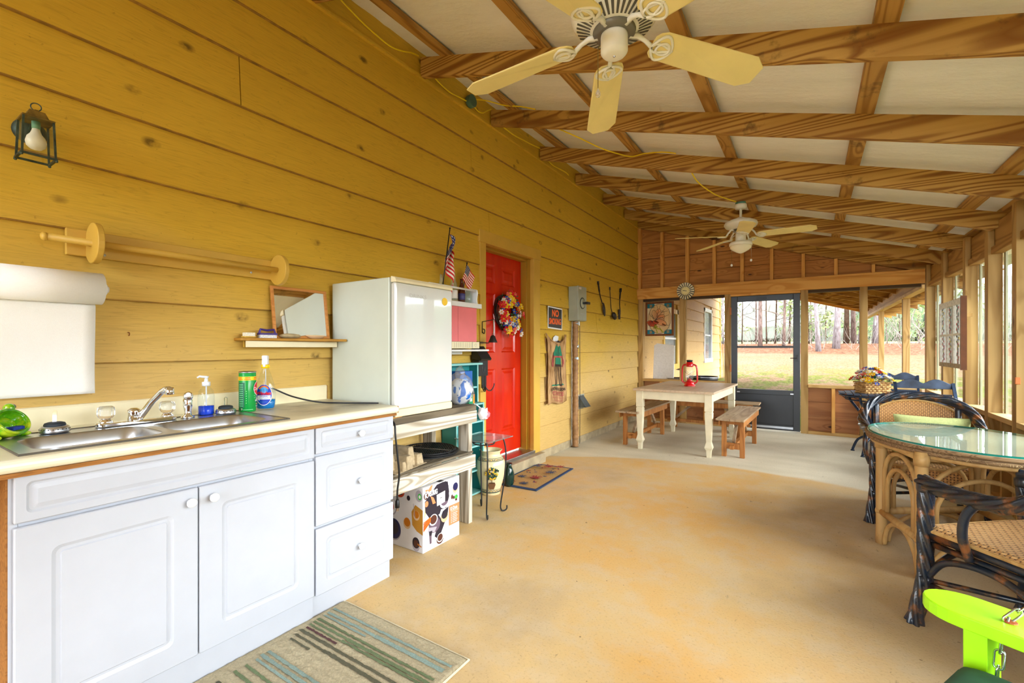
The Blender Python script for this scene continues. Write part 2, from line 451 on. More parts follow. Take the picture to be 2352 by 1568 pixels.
MB().box(-.03,-3.2,-.02,-.021,3.2,3.46).box(-.03,4.33,-.02,-.021,7.79,3.46).box(-.03,3.2,2.2,-.021,4.33,3.46).build('sheathing',plain('dark_gap',(.03,.02,.01,1)),wl)
# rafter-side frieze boards between rafters
MB().box(-.02,-3.2,3.262,.010,7.79,3.455).box(0,-3.2,3.248,.026,7.79,3.268).build('frieze_board',M['siding'],wl)
fd=MB().box(-.05,-3.2,-.1,.006,3.24,.093).box(-.05,4.31,-.1,.006,7.9,.093)
fd.build('foundation',M['found'],wl)
# house wall beyond the porch end, with its windows
we=struct('wall_outside')
wo=MB()
for i in range(14):
    z0=-.2+i*.262
    for a,b in ((7.8,9.30),(9.30,10.52),(10.52,13.5),(13.5,14.72),(14.72,16.2)):
        if (a,b)==(9.30,10.52) and .80<z0+.1<2.05: continue
        if (a,b)==(13.5,14.72) and .80<z0+.1<2.3: continue
        board(wo,a+.003,b-.003,z0,z0+.262)
wo.box(-.03,7.8,-.2,-.02,16.2,3.5); wo.build('siding_boards',M['siding_out'],we)
MB().box(-.05,16.16,-.3,.035,16.28,3.5).build('corner_board',M['trimpaint'],we)
for nm,(ya,yb,za,zb) in (('window_1',(9.30,10.52,.78,2.05)),('window_2',(13.52,14.7,.82,2.33))):
    w=struct(nm)
    f=MB().box(-.02,ya,za,.03,ya+.10,zb).box(-.02,yb-.10,za,.03,yb,zb).box(-.02,ya,zb-.10,.03,yb,zb).box(-.03,ya-.04,za-.02,.045,yb+.04,za+.09)
    f.build('window_frame',M['trimpaint'] if nm=='window_1' else M['white'],w,bevel=.004)
    MB().box(-.02,ya+.10,(za+zb)/2-.02,.0,yb-.10,(za+zb)/2+.02).build('meeting_rail',M['white'],w)
    MB().box(-.018,ya+.1,za+.09,-.012,yb-.1,zb-.1).build('pane',plain('window_pane_grey',srgb(118,128,132),.08,var=.1),w)

# -------- red door in its mustard frame
d1=struct('door_1')
mb=MB(); mb.box(-.02,3.239,.09,.026,3.325,2.16).box(-.02,4.175,.04,.026,4.311,2.16).box(-.02,3.225,2.16,.03,4.325,2.27)
mb.build('casing',M['trimpaint'],d1,bevel=.003)
mb=MB(); mb.box(-.17,3.312,.13,-.01,3.325,2.17).box(-.17,4.18,.13,-.01,4.21,2.17).box(-.17,3.312,2.155,-.01,4.21,2.175)
mb.box(-.135,3.325,.13,-.09,3.337,2.15).box(-.125,4.165,.13,-.06,4.18,2.15).box(-.125,3.325,2.135,-.06,4.18,2.155)
mb.build('jamb',M['jambpaint'],d1,bevel=.002)
red=NT('red_door_paint'); v=red.obj(1,1,1); g=red.noise(red.obj(1,6,1.2),2,4)
red.set(color=red.ramp(g,[(.3,srgb(196,26,8)),(.7,srgb(214,40,10))]),rough=.22,spec=.5,coat=.3); red.bump(red.noise(red.obj(1,40,1.5),2,3),.08,.002); M['red']=red.m
dy0,dy1,dz0,dz1=3.33,4.172,.15,2.145
mb=MB().box(-.18,dy0,dz0,-.15,dy1,dz1)
W=dy1-dy0
cols=[(dy0+.115,dy0+W/2-.055),(dy0+W/2+.055,dy1-.115)]
rows=[(dz0+.22,dz0+.86),(dz0+1.02,dz0+1.60),(dz0+1.70,dz0+1.88)]
# stiles and rails
mb.box(-.15,dy0,dz0,-.136,cols[0][0],dz1).box(-.15,cols[0][1],dz0,-.136,cols[1][0],dz1).box(-.15,cols[1][1],dz0,-.136,dy1,dz1)
zs=[dz0]+[z for r in rows for z in r]+[dz1]
for k in range(0,len(zs),2):
    for c in cols: mb.box(-.15,c[0],zs[k],-.136,c[1],zs[k+1])
mb.build('door_slab',M['red'],d1)
for c in cols:
    for r in rows:
        a0,a1=c;b0,b1=r; pm=MB()
        def ring(i,x): return [(x,a0+i,b0+i),(x,a1-i,b0+i),(x,a1-i,b1-i),(x,a0+i,b1-i)]
        L=[ring(0,-.137),ring(.016,-.149),ring(.030,-.149),ring(.055,-.139)]
        vs=[p for q in L for p in q]; fs=[]
        for k in range(3):
            for j in range(4): fs.append((k*4+j,k*4+(j+1)%4,(k+1)*4+(j+1)%4,(k+1)*4+j))
        fs.append((12,13,14,15)); pm.add(vs,fs); pm.build('door_panel',M['red'],d1)
MB().box(-.17,3.3,.10,.03,4.20,.135).build('threshold',M['steel'],d1,bevel=.004)
MB().box(-.2,3.24,-.02,.10,4.31,.10).build('door_step',M['found'],d1,bevel=.01)
MB().box(.02,3.345,.135,.027,3.5,.15).build('weather_strip',M['black'],d1) if False else None

# -------- roof: rafters, purlins, insulation
SL=.293
def rt(x): return 3.405-SL*x          # rafter top
ce=struct('ceiling')
RY=[2.5-.905*k for k in range(6,0,-1)]+[2.5,3.403,4.311,5.207,6.119,7.002]
for y in RY:
    x1=3.72
    cut=[(.022,rt(.022)),(x1+.10,rt(x1+.10)),(x1+.10,rt(x1)-.10),(x1-.02,rt(x1)-.145),(x1-.16,rt(x1-.16)-.145),(.022,rt(.022)-.145)]
    MB().prism(cut,(0,y,0),(1,0,0),(0,0,1),(0,1,0),.038).build('rafter',M['rafter'],ce)
cut=[(.0,rt(0)),(3.82,rt(3.82)),(3.82,rt(3.82)-.1),(3.6,rt(3.6)-.145),(0,rt(0)-.145)]
MB().prism(cut,(0,7.70,0),(1,0,0),(0,0,1),(0,1,0),.09).build('rafter',M['rafter'],ce)
PX=[(.215,.30),(1.02,1.105),(1.86,1.945),(2.70,2.785),(3.52,3.605)]
for a,b in PX:
    P=[(a,rt(a)),(b,rt(b)),(b,rt(b)+.038),(a,rt(a)+.038)]
    MB().prism(P,(0,-3.2,0),(1,0,0),(0,0,1),(0,1,0),10.98).build('purlin',M['purlin'],ce)
P=[(3.76,rt(3.76)),(3.83,rt(3.83)),(3.83,rt(3.83)+.038),(3.76,rt(3.76)+.038)]
MB().prism(P,(0,-3.2,0),(1,0,0),(0,0,1),(0,1,0),10.98).build('purlin',M['purlin'],ce)
def insfn(u,v):
    x=-.045+u*4.3; y=-3.2+v*10.98
    k=(y-.69)/.905; fr=abs((k%1)-.5)
    n=mnoise.noise(Vector((x*.8,y*2.4,3.1)))*.012+mnoise.noise(Vector((x*2.6,y*5,9)))*.005
    fold=.012*math.exp(-((fr-.12)/.035)**2)*(.6+.6*mnoise.noise(Vector((x*.7,y,0))))
    px=min(abs(x-(a+b)/2) for a,b in PX)
    sag=-.010*math.exp(-((px-.25)/.25)**2)
    hug=.5 if px<.07 else 1
    return (x,y,rt(x)+.055+max(-.014,(n-fold+sag))*hug)
mb=MB(); mb.grid(insfn,90,260); mb.build('insulation_sheet',M['insul'],ce,smooth=True)
MB().add([(-.05,-3.2,rt(-.05)+.1),(4.45,-3.2,rt(4.45)+.1),(4.45,7.8,rt(4.45)+.1),(-.05,7.8,rt(-.05)+.1)],[(0,1,2,3)]).build('roof_deck',M['steel'],ce,solid=.01)

# -------- far end wall: gable studs and boards, header, posts, knee walls
EY=7.70
wf=struct('wall_far')
gb=MB()
z=2.20
for k in range(6):
    za=2.205+k*.262; zb=za+.255
    xr=lambda zz:(3.405-.145-zz+.05)/SL
    xe=min(3.75,max(xr(za),0))
    if xe<=0.05: break
    xt=min(3.75,max(xr(zb),0))
    P=[(.0,za),(xe,za)]
    if xr(zb)<3.75 and xr(za)>3.75: P.append((3.75,3.31-SL*3.75))
    P+= [(xt,zb),(0,zb)]
    gb.prism(P,(0,EY+.09+(.012 if k%2 else .0),0),(1,0,0),(0,0,1),(0,1,0),.016)
gb.build('gable_boards',M['gboard'],wf)
M['dark_in']=plain('dark_board_gap',srgb(40,20,10),.9)
MB().prism([(0,2.18),(3.75,2.18),(3.75,3.31-SL*3.75),(0,3.36)],(0,EY+.119,0),(1,0,0),(0,0,1),(0,1,0),.01).build('gable_backing',M['dark_in'],wf)
for x0,x1 in ((.008,.062),(.387,.437),(.788,.838),(1.192,1.24),(1.585,1.632),(1.977,2.021),(2.371,2.411),(2.751,2.791),(3.159,3.197),(3.538,3.578)):
    zt=min(rt(x0),rt(x1))-.145
    MB().box(x0,EY+.005,2.214,x1,EY+.09,zt+.003).build('gable_stud',M['gstud'],wf,bevel=.002)
MB().box(.0,EY-.038,2.035,3.69,EY+.0,2.175).build('header_beam',M['header'],wf,bevel=.002)
MB().box(.0,EY-.03,2.176,3.69,EY+.09,2.214).build('header_plate',M['header'],wf,bevel=.002)
MB().box(.1,EY+.02,1.998,3.66,EY+.12,2.174).build('header_backing',plain('dark_header',srgb(70,48,26),.7),wf)
def fpost(x0,x1,z0=0,z1=2.035,name='post',m=None,y0=EY-.0,y1=EY+.09): return MB().box(x0,y0,z0,x1,y1,z1).build(name,m or M['post'],wf,bevel=.003)
fpost(.02,.10);fpost(.70,.795);fpost(1.367,1.452);fpost(2.362,2.45);fpost(3.034,3.117);
MB().box(1.455,EY-.02,2.0,2.358,EY+.05,2.034).build('door_head_trim',M['header'],wf)
# knee walls
for a,b in ((.10,.70),(.795,1.367),(2.45,3.034),(3.117,3.66)):
    kb=MB()
    for k in range(3): kb.box(a,EY+.095-(k%2)*.008,.04+k*.205,b,EY+.11,.04+(k+1)*.205-.004)
    kb.box(a,EY+.112,.03,b,EY+.12,.66)
    kb.build('knee_boards',M['kboard'],wf)
    MB().box(a,EY-.01,.655,b,EY+.13,.695).build('sill',M['sillx'],wf,bevel=.003)
    MB().box(a,EY,.0,b,EY+.09,.04).build('bottom_plate',M['sillx'],wf,bevel=.002)
    m=(a+b)/2
    fpost(m-.02,m+.02,.04,.655,'knee_stud',M['gstud'])

# -------- black screen door
M['blk']=plain('black_door_paint',srgb(34,37,42),.35,var=.1)
d2=struct('door_2')
X0,X1,Yd=1.462,2.355,EY-.012
MB().box(X0,Yd,.02,X0+.085,Yd+.03,1.995).box(X1-.085,Yd,.02,X1,Yd+.03,1.995).box(X0+.085,Yd,1.91,X1-.085,Yd+.03,1.995).box(X0+.085,Yd,1.215,X1-.085,Yd+.03,1.245).box(X0+.085,Yd,.53,X1-.085,Yd+.03,.60).box(X0+.085,Yd,.02,X1-.085,Yd+.03,.10).build('door_frame',M['blk'],d2,bevel=.004)
MB().box(X0+.085,Yd+.01,.10,X1-.085,Yd+.02,.53).build('kick_panel',M['blk'],d2)
MB().box(X0+.08,Yd-.006,.545,X0+.12,Yd,.56).box(X1-.12,Yd-.006,.545,X1-.08,Yd,.56).box(X0+.085,Yd-.008,.045,X1-.085,Yd,.075).build('rail_hardware',M['steel'],d2)
MB().box(X1-.055,Yd-.018,1.02,X1-.025,Yd,1.12).tube([(X1-.04,Yd-.018,1.07),(X1-.045,Yd-.05,1.07),(X1-.12,Yd-.05,1.068)],.006).build('door_handle',M['black'],d2)
for zz in (1.72,.85): MB().box(X0-.02,Yd-.008,zz,X0+.004,Yd,zz+.11).build('hinge',plain('hinge_wood',srgb(190,110,40)),d2)
MB().box(1.80,Yd-.006,1.925,1.94,Yd,1.975).build('closer_bracket',M['black'],d2)

# -------- right screen wall
XR=3.697
wr_=struct('wall_right')
PY=[(-3.2,-3.11),(-2.35,-2.26),(-1.5,-1.41),(-.7,-.61),(.1,.19),(.9,.99),(1.7,1.79),(2.5,2.59),(3.25,3.34),(3.96,4.05),(4.672,4.757),(5.287,5.376),(5.94,6.03),(6.796,6.884),(7.647,7.75)]
for a,b in PY:
    P=[(0,0),(.088,0),(.088,2.04),(.04,2.04),(.04,2.26),(0,2.26)]
    MB().prism(P,(XR,a,0),(1,0,0),(0,0,1),(0,1,0),b-a).build('post',M['post'],wr_,bevel=.003)
MB().box(XR+.042,-3.2,2.045,XR+.082,7.79,2.24).build('beam',M['beamy'],wr_,bevel=.002)
MB().box(XR+.083,-3.2,2.045,XR+.12,7.79,2.28).build('outer_beam',M['beamy'],wr_,bevel=.002)
for (a,b),(c,d) in zip(PY[:-1],PY[1:]):
    if d<.3:
        MB().box(XR+.092,b-.05,0,XR+.108,d+.0,2.2).build('light_block_boards',M['kboard'],wr_)  # unseen solid boards, added to cut the light reaching the cabinets
        continue
    MB().box(XR+.018,b+.002,1.985,XR+.086,c-.002,2.042).build('head_plate',M['beamy'],wr_,bevel=.002)
    MB().box(XR-.0,b+.001,.65,XR+.11,c-.001,.69).build('sill',M['sill'],wr_,bevel=.003)
    kb=MB()
    for k in range(3): kb.box(XR+.092,b-.02,.0+k*.22,XR+.105,c+.02,.217+k*.22)
    kb.box(XR+.107,b-.02,0,XR+.115,c+.02,.66)
    kb.build('knee_boards',M['kboard'],wr_)
    MB().box(XR+.0,b+.001,0,XR+.085,c-.001,.04).build('bottom_plate',M['sill'],wr_)
    m=(b+c)/2
    MB().box(XR+.01,m-.02,.04,XR+.09,m+.02,.65).build('knee_stud',M['post'],wr_)
    MB().box(XR+.092,b,.69,XR+.104,b+.045,2.04).box(XR+.092,c-.045,.69,XR+.104,c,2.04).build('window_stop',plain('window_stop_grey',srgb(160,160,128),.5),wr_)
    MB().add([(XR+.106,b,.69),(XR+.106,c,.69),(XR+.106,c,2.04),(XR+.106,b,2.04)],[(0,1,2,3)]).build('window_pane',M['plexi'],wr_)

# -------- pergola-like roof continuing past the end wall
ex=thing('porch_roof_extension','open timber porch roof with rafters, beam and posts beyond the far wall','porch roof')
k=0
for y in [8.61+.905*i for i in range(8)]:
    cut=[(.03,rt(.03)),(4.3,rt(4.3)),(4.3,rt(4.3)-.145),(.03,rt(.03)-.145)]
    MB().prism(cut,(0,y,0),(1,0,0),(0,0,1),(0,1,0),.038).build('rafter',M['rafter'],ex)
cut=[(.03,rt(.03)),(4.3,rt(4.3)),(4.3,rt(4.3)-.145),(.03,rt(.03)-.145)]
MB().prism(cut,(0,15.72,0),(1,0,0),(0,0,1),(0,1,0),.038).build('rafter',M['header'],ex)
MB().box(3.74,7.95,2.05,3.82,15.75,2.235).build('beam',M['beamy'],ex)
MB().box(3.70,7.95,2.0,3.80,15.75,2.045).build('plate',M['sill'],ex)
for y in (9.57,12.6): MB().box(3.72,y,-.4,3.81,y+.09,2.0).build('post',M['post'],ex,bevel=.004)
MB().prism([(-.05,rt(-.05)+.04),(4.42,rt(4.42)+.04),(4.42,rt(4.42)+.055),(-.05,rt(-.05)+.055)],(0,7.79,0),(1,0,0),(0,0,1),(0,1,0),8.1).build('roof_deck',plain('deck_underside',srgb(150,112,60),.8,var=.1),ex)
tag(MB().box(3.9,15.2,1.80,3.92,15.28,2.12).tube([(3.91,15.24,2.12),(3.91,15.24,2.19)],.002,6).build('hanging_tag',M['white']),'small white tag hanging under the outdoor eave','tag')
# ================================================================= OUTDOORS
def dk(c,k): return tuple(v*k for v in c[:3])+(1,)
def gz(x,y):
    d=max(y-8.2,(x-4.2)*1.0,0)
    z=-.13+.0465*min(d,21)
    if d>21:
        z+= .62*min(1,(d-21)/3.5)
        if d>27: z-=.45*min(1,(d-27)/4)
        if d>31: z+=.022*(min(d,110)-31)
    n=mnoise.noise(Vector((x*.06,y*.06,0)))*.25*min(1,d/15)+mnoise.noise(Vector((x*.5,y*.5,4)))*.03*min(1,d/3)
    return z+n*(.5 if d>20 else .6)
# lawn, pine-straw bank and far field
t=NT('winter_lawn'); co=t.N('TexCoord').outputs['Object']; sp=t.N('SeparateXYZ'); t.L(co,sp.inputs[0])
dd=t.math('MAXIMUM',t.math('SUBTRACT',sp.outputs[1],8.2),t.math('SUBTRACT',sp.outputs[0],4.2))
nb=t.noise(t.obj(1,1,1),.22,5,.6); nm=t.noise(t.obj(1,.5,1),1.6,5,.7); nf=t.noise(t.obj(1,.4,1),14,3,.8)
lawn=t.ramp(nf,[(.3,dk(srgb(108,84,62),0.5)),(.5,dk(srgb(152,124,96),0.5)),(.7,dk(srgb(168,144,116),0.5))])
lawn=t.mix(t.math('MULTIPLY',t.ramp(nb,[(.4,1.0),(.6,0.0)]),.35),lawn,dk(srgb(150,108,62),0.5))
gm=t.math('MULTIPLY',t.ramp(nm,[(.46,0.0),(.56,1.0)]),t.ramp(t.math('DIVIDE',dd,22.0),[(.0,1.0),(.4,.8),(.62,.0)]))
lawn=t.mix(gm,lawn,t.ramp(nf,[(.3,dk(srgb(76,88,16),0.5)),(.7,dk(srgb(128,140,36),0.5))]))
straw=t.ramp(t.noise(t.obj(1,1,1.5),6,5,.8),[(.3,dk(srgb(84,56,42),0.55)),(.5,dk(srgb(134,92,68),0.6)),(.7,dk(srgb(172,132,104),0.65))])
c=t.mix(t.math('MULTIPLY',t.math('SUBTRACT',t.math('ADD',dd,nm),21.4),5.0,clamp=True),lawn,straw)
field=t.ramp(nb,[(.35,dk(srgb(176,172,128),0.5)),(.65,dk(srgb(166,168,104),0.5))])
c=t.mix(t.math('MULTIPLY',t.math('SUBTRACT',t.math('ADD',dd,t.math('MULTIPLY',nm,2.0)),31.0),2.0,clamp=True),c,field)
t.set(color=c,rough=.95,spec=.05); t.bump(nf,.6,.04); M['lawn']=t.m
mb=MB()
xs=[-90+i*4 for i in range(18)]+[-18+i*1.2 for i in range(40)]+[30+i*4 for i in range(24)]
ys=[-30+i*3 for i in range(12)]+[6+i*.8 for i in range(50)]+[46+i*4 for i in range(22)]
idx={}
for j,y in enumerate(ys):
    for i,x in enumerate(xs):
        idx[i,j]=len(mb.v); mb.v.append((x,y,gz(x,y)))
for j in range(len(ys)-1):
    for i in range(len(xs)-1): mb.face([idx[i,j],idx[i+1,j],idx[i+1,j+1],idx[i,j+1]])
# drop the ground a little beneath the slab and house
for q,(x,y,z) in enumerate(mb.v):
    if x<4.3 and y<8.3: mb.v[q]=(x,y,-.2)
gr=mb.build('ground',M['lawn'],smooth=True); tag(gr,kind='structure')

def barkmat(name,a,b): 
    t=NT(name); n=t.noise(t.obj(6,6,1.4),2.2,5,.7); t.set(color=t.ramp(n,[(.35,b),(.65,a)]),rough=.95,spec=.05); t.bump(n,.7,.04); return t.m
BK=[barkmat('bark_pine',dk(srgb(176,150,140),0.5),dk(srgb(98,74,62),0.5)),barkmat('bark_pale',dk(srgb(196,184,186),0.5),dk(srgb(132,116,112),0.5)),barkmat('bark_dark',dk(srgb(128,100,80),0.5),dk(srgb(62,46,34),0.5))]
def leafmat(name,a,b):
    t=NT(name); n=t.noise(t.obj(1,1,1),3,3); t.set(color=t.ramp(n,[(.35,a),(.65,b)]),rough=.8,spec=.1); return t.m
LF=[leafmat('pine_needles',dk(srgb(104,130,66),0.55),dk(srgb(160,180,90),0.55)),leafmat('pale_needles',dk(srgb(140,160,100),0.55),dk(srgb(190,204,140),0.55))]
def branch(mb,p,d,L,r,depth,rnd):
    n=5;pts=[Vector(p)];rs=[r];d=Vector(d).normalized()
    for i in range(n):
        d=(d+V(rnd.uniform(-.25,.25),rnd.uniform(-.25,.25),rnd.uniform(-.12,.2))).normalized()
        pts.append(pts[-1]+d*L/n); rs.append(r*(1-(i+1)/n*.75))
    mb.tube(pts,rs,5 if depth else 4,cap=False)
    if depth:
        for q in range(4):
            i=rnd.randint(1,n); sd=(d+V(rnd.uniform(-1,1),rnd.uniform(-1,1),rnd.uniform(-.3,.8))).normalized()
            branch(mb,pts[i],sd,L*.55,rs[i]*.6,depth-1,rnd)
def tuft(mb,c,r,n,rnd):
    c=Vector(c)
    for i in range(n):
        d=V(rnd.gauss(0,1),rnd.gauss(0,1),rnd.gauss(0,.7)).normalized(); p=c+d*r*rnd.random()**.5
        a=V(rnd.uniform(-1,1),rnd.uniform(-1,1),rnd.uniform(-1,1)).normalized()*r*.16; b=a.cross(d).normalized()*r*.05
        mb.add([p-a-b,p+a-b,p+a+b,p-a+b],[(0,1,2,3)])
def tree(x,y,h,r,bk,crown,label,group,seed,lean=0,low=.35,nb=14,name='pine_tree',cat='tree'):
    rnd=random.Random(seed); z=gz(x,y)-.1
    T=thing(name,label,cat,(x,y,z),0,group)
    mb=MB(); n=10; pts=[];rs=[]
    ph=rnd.uniform(0,6)
    for i in range(n+1):
        f=i/n; pts.append(V(lean*h*f+sin(f*4+ph)*.06*h/10,cos(f*3+ph)*.05*h/10-cos(ph)*.05*h/10,h*f)); rs.append(r*(1-.62*f)+(r*.35*math.exp(-f*n*1.6)))
    mb.tube(pts,rs,12)
    mb.build('trunk',BK[bk],T,smooth=True)
    bb=MB(); cr=MB()
    for k in range(nb):
        f=low+(1-low)*(k+rnd.random())/nb; i=min(int(f*n),n-1); p=pts[i].lerp(pts[i+1],f*n-i)
        an=rnd.uniform(0,2*pi); L=(1.1-f)*h*.28*rnd.uniform(.6,1.2)+.3
        d=V(cos(an),sin(an),rnd.uniform(-.1,.7))
        branch(bb,p,d,L,r*.22*(1.15-f)+.008,2 if not crown else 1,rnd)
        if crown: 
            for q in range(3): tuft(cr,p+d.normalized()*L*(.6+.25*q)+V(0,0,.1*L),.32*L+.3,15,rnd)
    bb.build('branches',BK[bk],T)
    if crown: cr.build('needles',LF[rnd.randint(0,1)],T)
    return T
# positions from the view through each opening (x, y, height, radius, bark, crown)
TS=[(-.1,31.2,14,0.105,0,1,'tall straight pine trunk seen in the middle left of the screen door'),
 (.2,33.1,11,0.037,2,0,'slim bare dark tree just right of the big pine in the screen door'),
 (.44,35.7,12,0.050,2,0,'bare forked tree behind the thin one in the screen door view'),
 (1.2,31.6,13,0.074,0,0,'brown bare tree near the centre of the screen door view'),
 (1.25,38.6,12,0.068,2,0,'distant bare tree between the two brown trunks in the screen door'),
 (1.75,34.6,12,0.050,0,0,'leaning slender tree right of centre in the screen door'),
 (2.45,34.0,14,0.081,2,1,'dark barked pine near the right edge of the screen door'),
 (2.5,40.5,11,0.043,0,0,'thin bare tree at the right edge of the screen door view'),
 (-1.3,33.3,11,0.031,2,0,'thin sapling at the left edge of the screen door view'),
 (-.75,36,12,0.050,0,0,'crooked bare tree at the left side of the screen door'),
 (-2.25,32.7,13,0.050,1,0,'pale slim tree between the house corner and the screen door'),
 (-2.9,36.5,12,0.062,1,0,'pale tree right beside the house corner'),
 (2.85,30.0,15,0.105,1,1,'pale pine trunk first to the right of the screen door post'),
 (3.67,31.0,16,0.149,1,1,'thick pale pine trunk with flared foot, second right of the screen door'),
 (4.2,33.6,15,0.124,2,1,'dark brown pine trunk close behind the thick pale one'),
 (4.75,34.2,16,0.118,0,1,'brown pine trunk just left of the outdoor porch post'),
 (5.05,33.0,16,0.130,1,1,'pale pine trunk touching the left side of the corner stud'),
 (5.55,33.4,14,0.136,1,1,'pale pine trunk between the stud and the first outdoor post'),
 (3.5,41,11,0.043,2,0,'thin dark tree between the two pale pine trunks'),
 (2.9,44,10,0.037,0,0,'small distant bare tree right of the door post'),
 (6.9,40,7,0.037,0,1,'short bushy evergreen behind the outdoor posts'),
 (7.9,43,8,0.043,2,1,'low spreading tree left of the second outdoor post'),
 (8.9,42.5,9,0.050,0,0,'bare tree right of the second outdoor post'),
 (10.3,40,9,0.056,1,1,'airy green tree by the corner post of the screen wall'),
 (6.2,47,11,0.062,0,0,'distant bare tree seen between the outdoor posts')]
for i,(x,y,h,r,b,cr,lab) in enumerate(TS):
    tree(x,y,h,r,b,cr,lab,'trees on the straw bank',100+i,lean=random.uniform(-.03,.03),low=.3 if cr else .12,nb=10 if cr else 12,name='pine_tree' if cr else 'bare_tree')
# tangled brush on the bank
rnd=random.Random(5); mb=MB()
for i in range(330):
    x=rnd.uniform(-7,14);y=rnd.uniform(30,40)+max(0,(x-6))*0; 
    p=V(x,y,gz(x,y)-.05); d=V(rnd.gauss(0,.5),rnd.gauss(0,.4),1).normalized(); L=rnd.uniform(1,4.5)*(1 if y>33 else .35)
    branch(mb,p,d,L,.006+.0035*L,1,rnd)
tag(mb.build('underbrush',plain('brush_stems',dk(srgb(160,148,138),0.75),.9,var=.3,scale=3)),'tangle of thin bare stems and saplings on the straw bank','brush',kind='stuff')
mb=MB()
for i in range(60):
    x=rnd.uniform(-6,14);y=rnd.uniform(32,39); c=V(x,y,gz(x,y)+rnd.uniform(.3,3.0)); tuft(mb,c,rnd.uniform(.4,1.0),30,rnd)
tag(mb.build('evergreen_shrubs',LF[1]),'scattered pale green foliage among the bare stems','shrubs',kind='stuff')
# fallen needles and straw on the bank edge
# far wood on the horizon
fw=[plain('far_wood_grey',dk(srgb(168,172,160),0.6),.95,var=.12,scale=.6),plain('far_wood_green',dk(srgb(124,150,104),0.6),.95,var=.2,scale=.4)]
mb=MB()
for i in range(230):
    a=rnd.uniform(-1.2,1.7); R=rnd.uniform(95,112); x=2+sin(a)*R; y=cos(a)*R
    if y<8: y=8+rnd.uniform(0,60) ; 
    h=rnd.uniform(6.5,9.5) if a<.9 else rnd.uniform(8,11)
    mb.mat(0 if rnd.random()<.6 else 1)
    z=gz(x,y)
    mb.ball((x,y,z+h*.45),rnd.uniform(3,5),rnd.uniform(3,5),h*.55,9,7,mod=lambda d:1+.35*mnoise.noise(d*2.3+Vector((x,y,0))))
tag(mb.build('distant_woods',fw),'hazy grey green line of woods beyond the far field','woods',kind='stuff')
# things standing outside by the wall
mb=MB(); mb.xf(Matrix.Identity(4))
M['marble']=plain('speckled_white_board',srgb(250,250,246),.3,var=.05,scale=40)
mb.prism([(0,0),(.40,0),(.40,.62),(.06,.66),(0,.62)],(.16,8.10,.64),(.88,0,0),(0,.12,.99),(0,-.99,.12),.02)
tag(mb.build('stone_slab',M['marble'],bevel=.003),'speckled white stone slab leaning on the sill outside the far wall','slab')
t_=thing('outdoor_shelf','grey board shelf outside under the window','shelf')
MB().box(.08,7.85,.60,1.35,8.45,.635).build('shelf_board',M['sillx'],t_)
for x in (.15,1.25): MB().box(x,7.95,-.2,x+.06,8.35,.60).build('leg',M['post'],t_)
k=thing('kettle_grill_lid','round black metal pan lying outside behind the dining table','pan',(.98,8.15,.635))
MB().lathe([(0,.0),(.16,.0),(.22,.04),(.235,.10),(.225,.10),(.21,.05),(.15,.015),(0,.012)],seg=32).build('bowl',M['black'],k,smooth=True)
MB().tube(arc((0,0,.10),.232,0,2*pi,32)[:-1],.008,6,closed=True).build('rim',M['steel'],k)
k=thing('grey_bowl','shallow grey metal bowl outside below the house window','bowl',(.58,8.12,.635))
MB().lathe([(0,.0),(.13,.0),(.17,.05),(.18,.07),(.165,.06),(.12,.012),(0,.012)],seg=28).build('bowl',M['steel'],k,smooth=True)
k=thing('bird_figure','grey metal bird figure with a pointed beak outside the far wall','figurine',(.70,7.98,.635))
mb=MB();mb.lathe([(.07,0),(.075,.06),(.06,.12),(.045,.17),(.05,.21),(.045,.25),(.0,.275)],seg=16)
mb.build('body',plain('galvanised_grey',srgb(150,150,146),.5,.4),k,smooth=True)
MB().lathe([(.028,0),(.012,.06),(0,.10)],(-.03,0,.225),(-1,0,-.12),10).build('beak',plain('galvanised_beak',srgb(130,130,126),.5,.4),k,smooth=True)
MB().box(-.0,-.075,.02,.06,-.068,.13).build('blue_patch',plain('dark_blue_patch',srgb(30,62,96)),k)
k=thing('garden_rake','thin garden cultivator leaning against the outside corner of the house','rake')
MB().tube([(.12,16.40,-.1),(.07,16.36,1.35)],.014,8).build('handle',M['post'],k)
hd=MB()
for q in (-1,0,1): hd.tube([(.07,16.36,1.33),(.07+q*.04,16.37,1.42),(.08+q*.07,16.38,1.56)],.006,6)
hd.build('tines',M['black'],k)
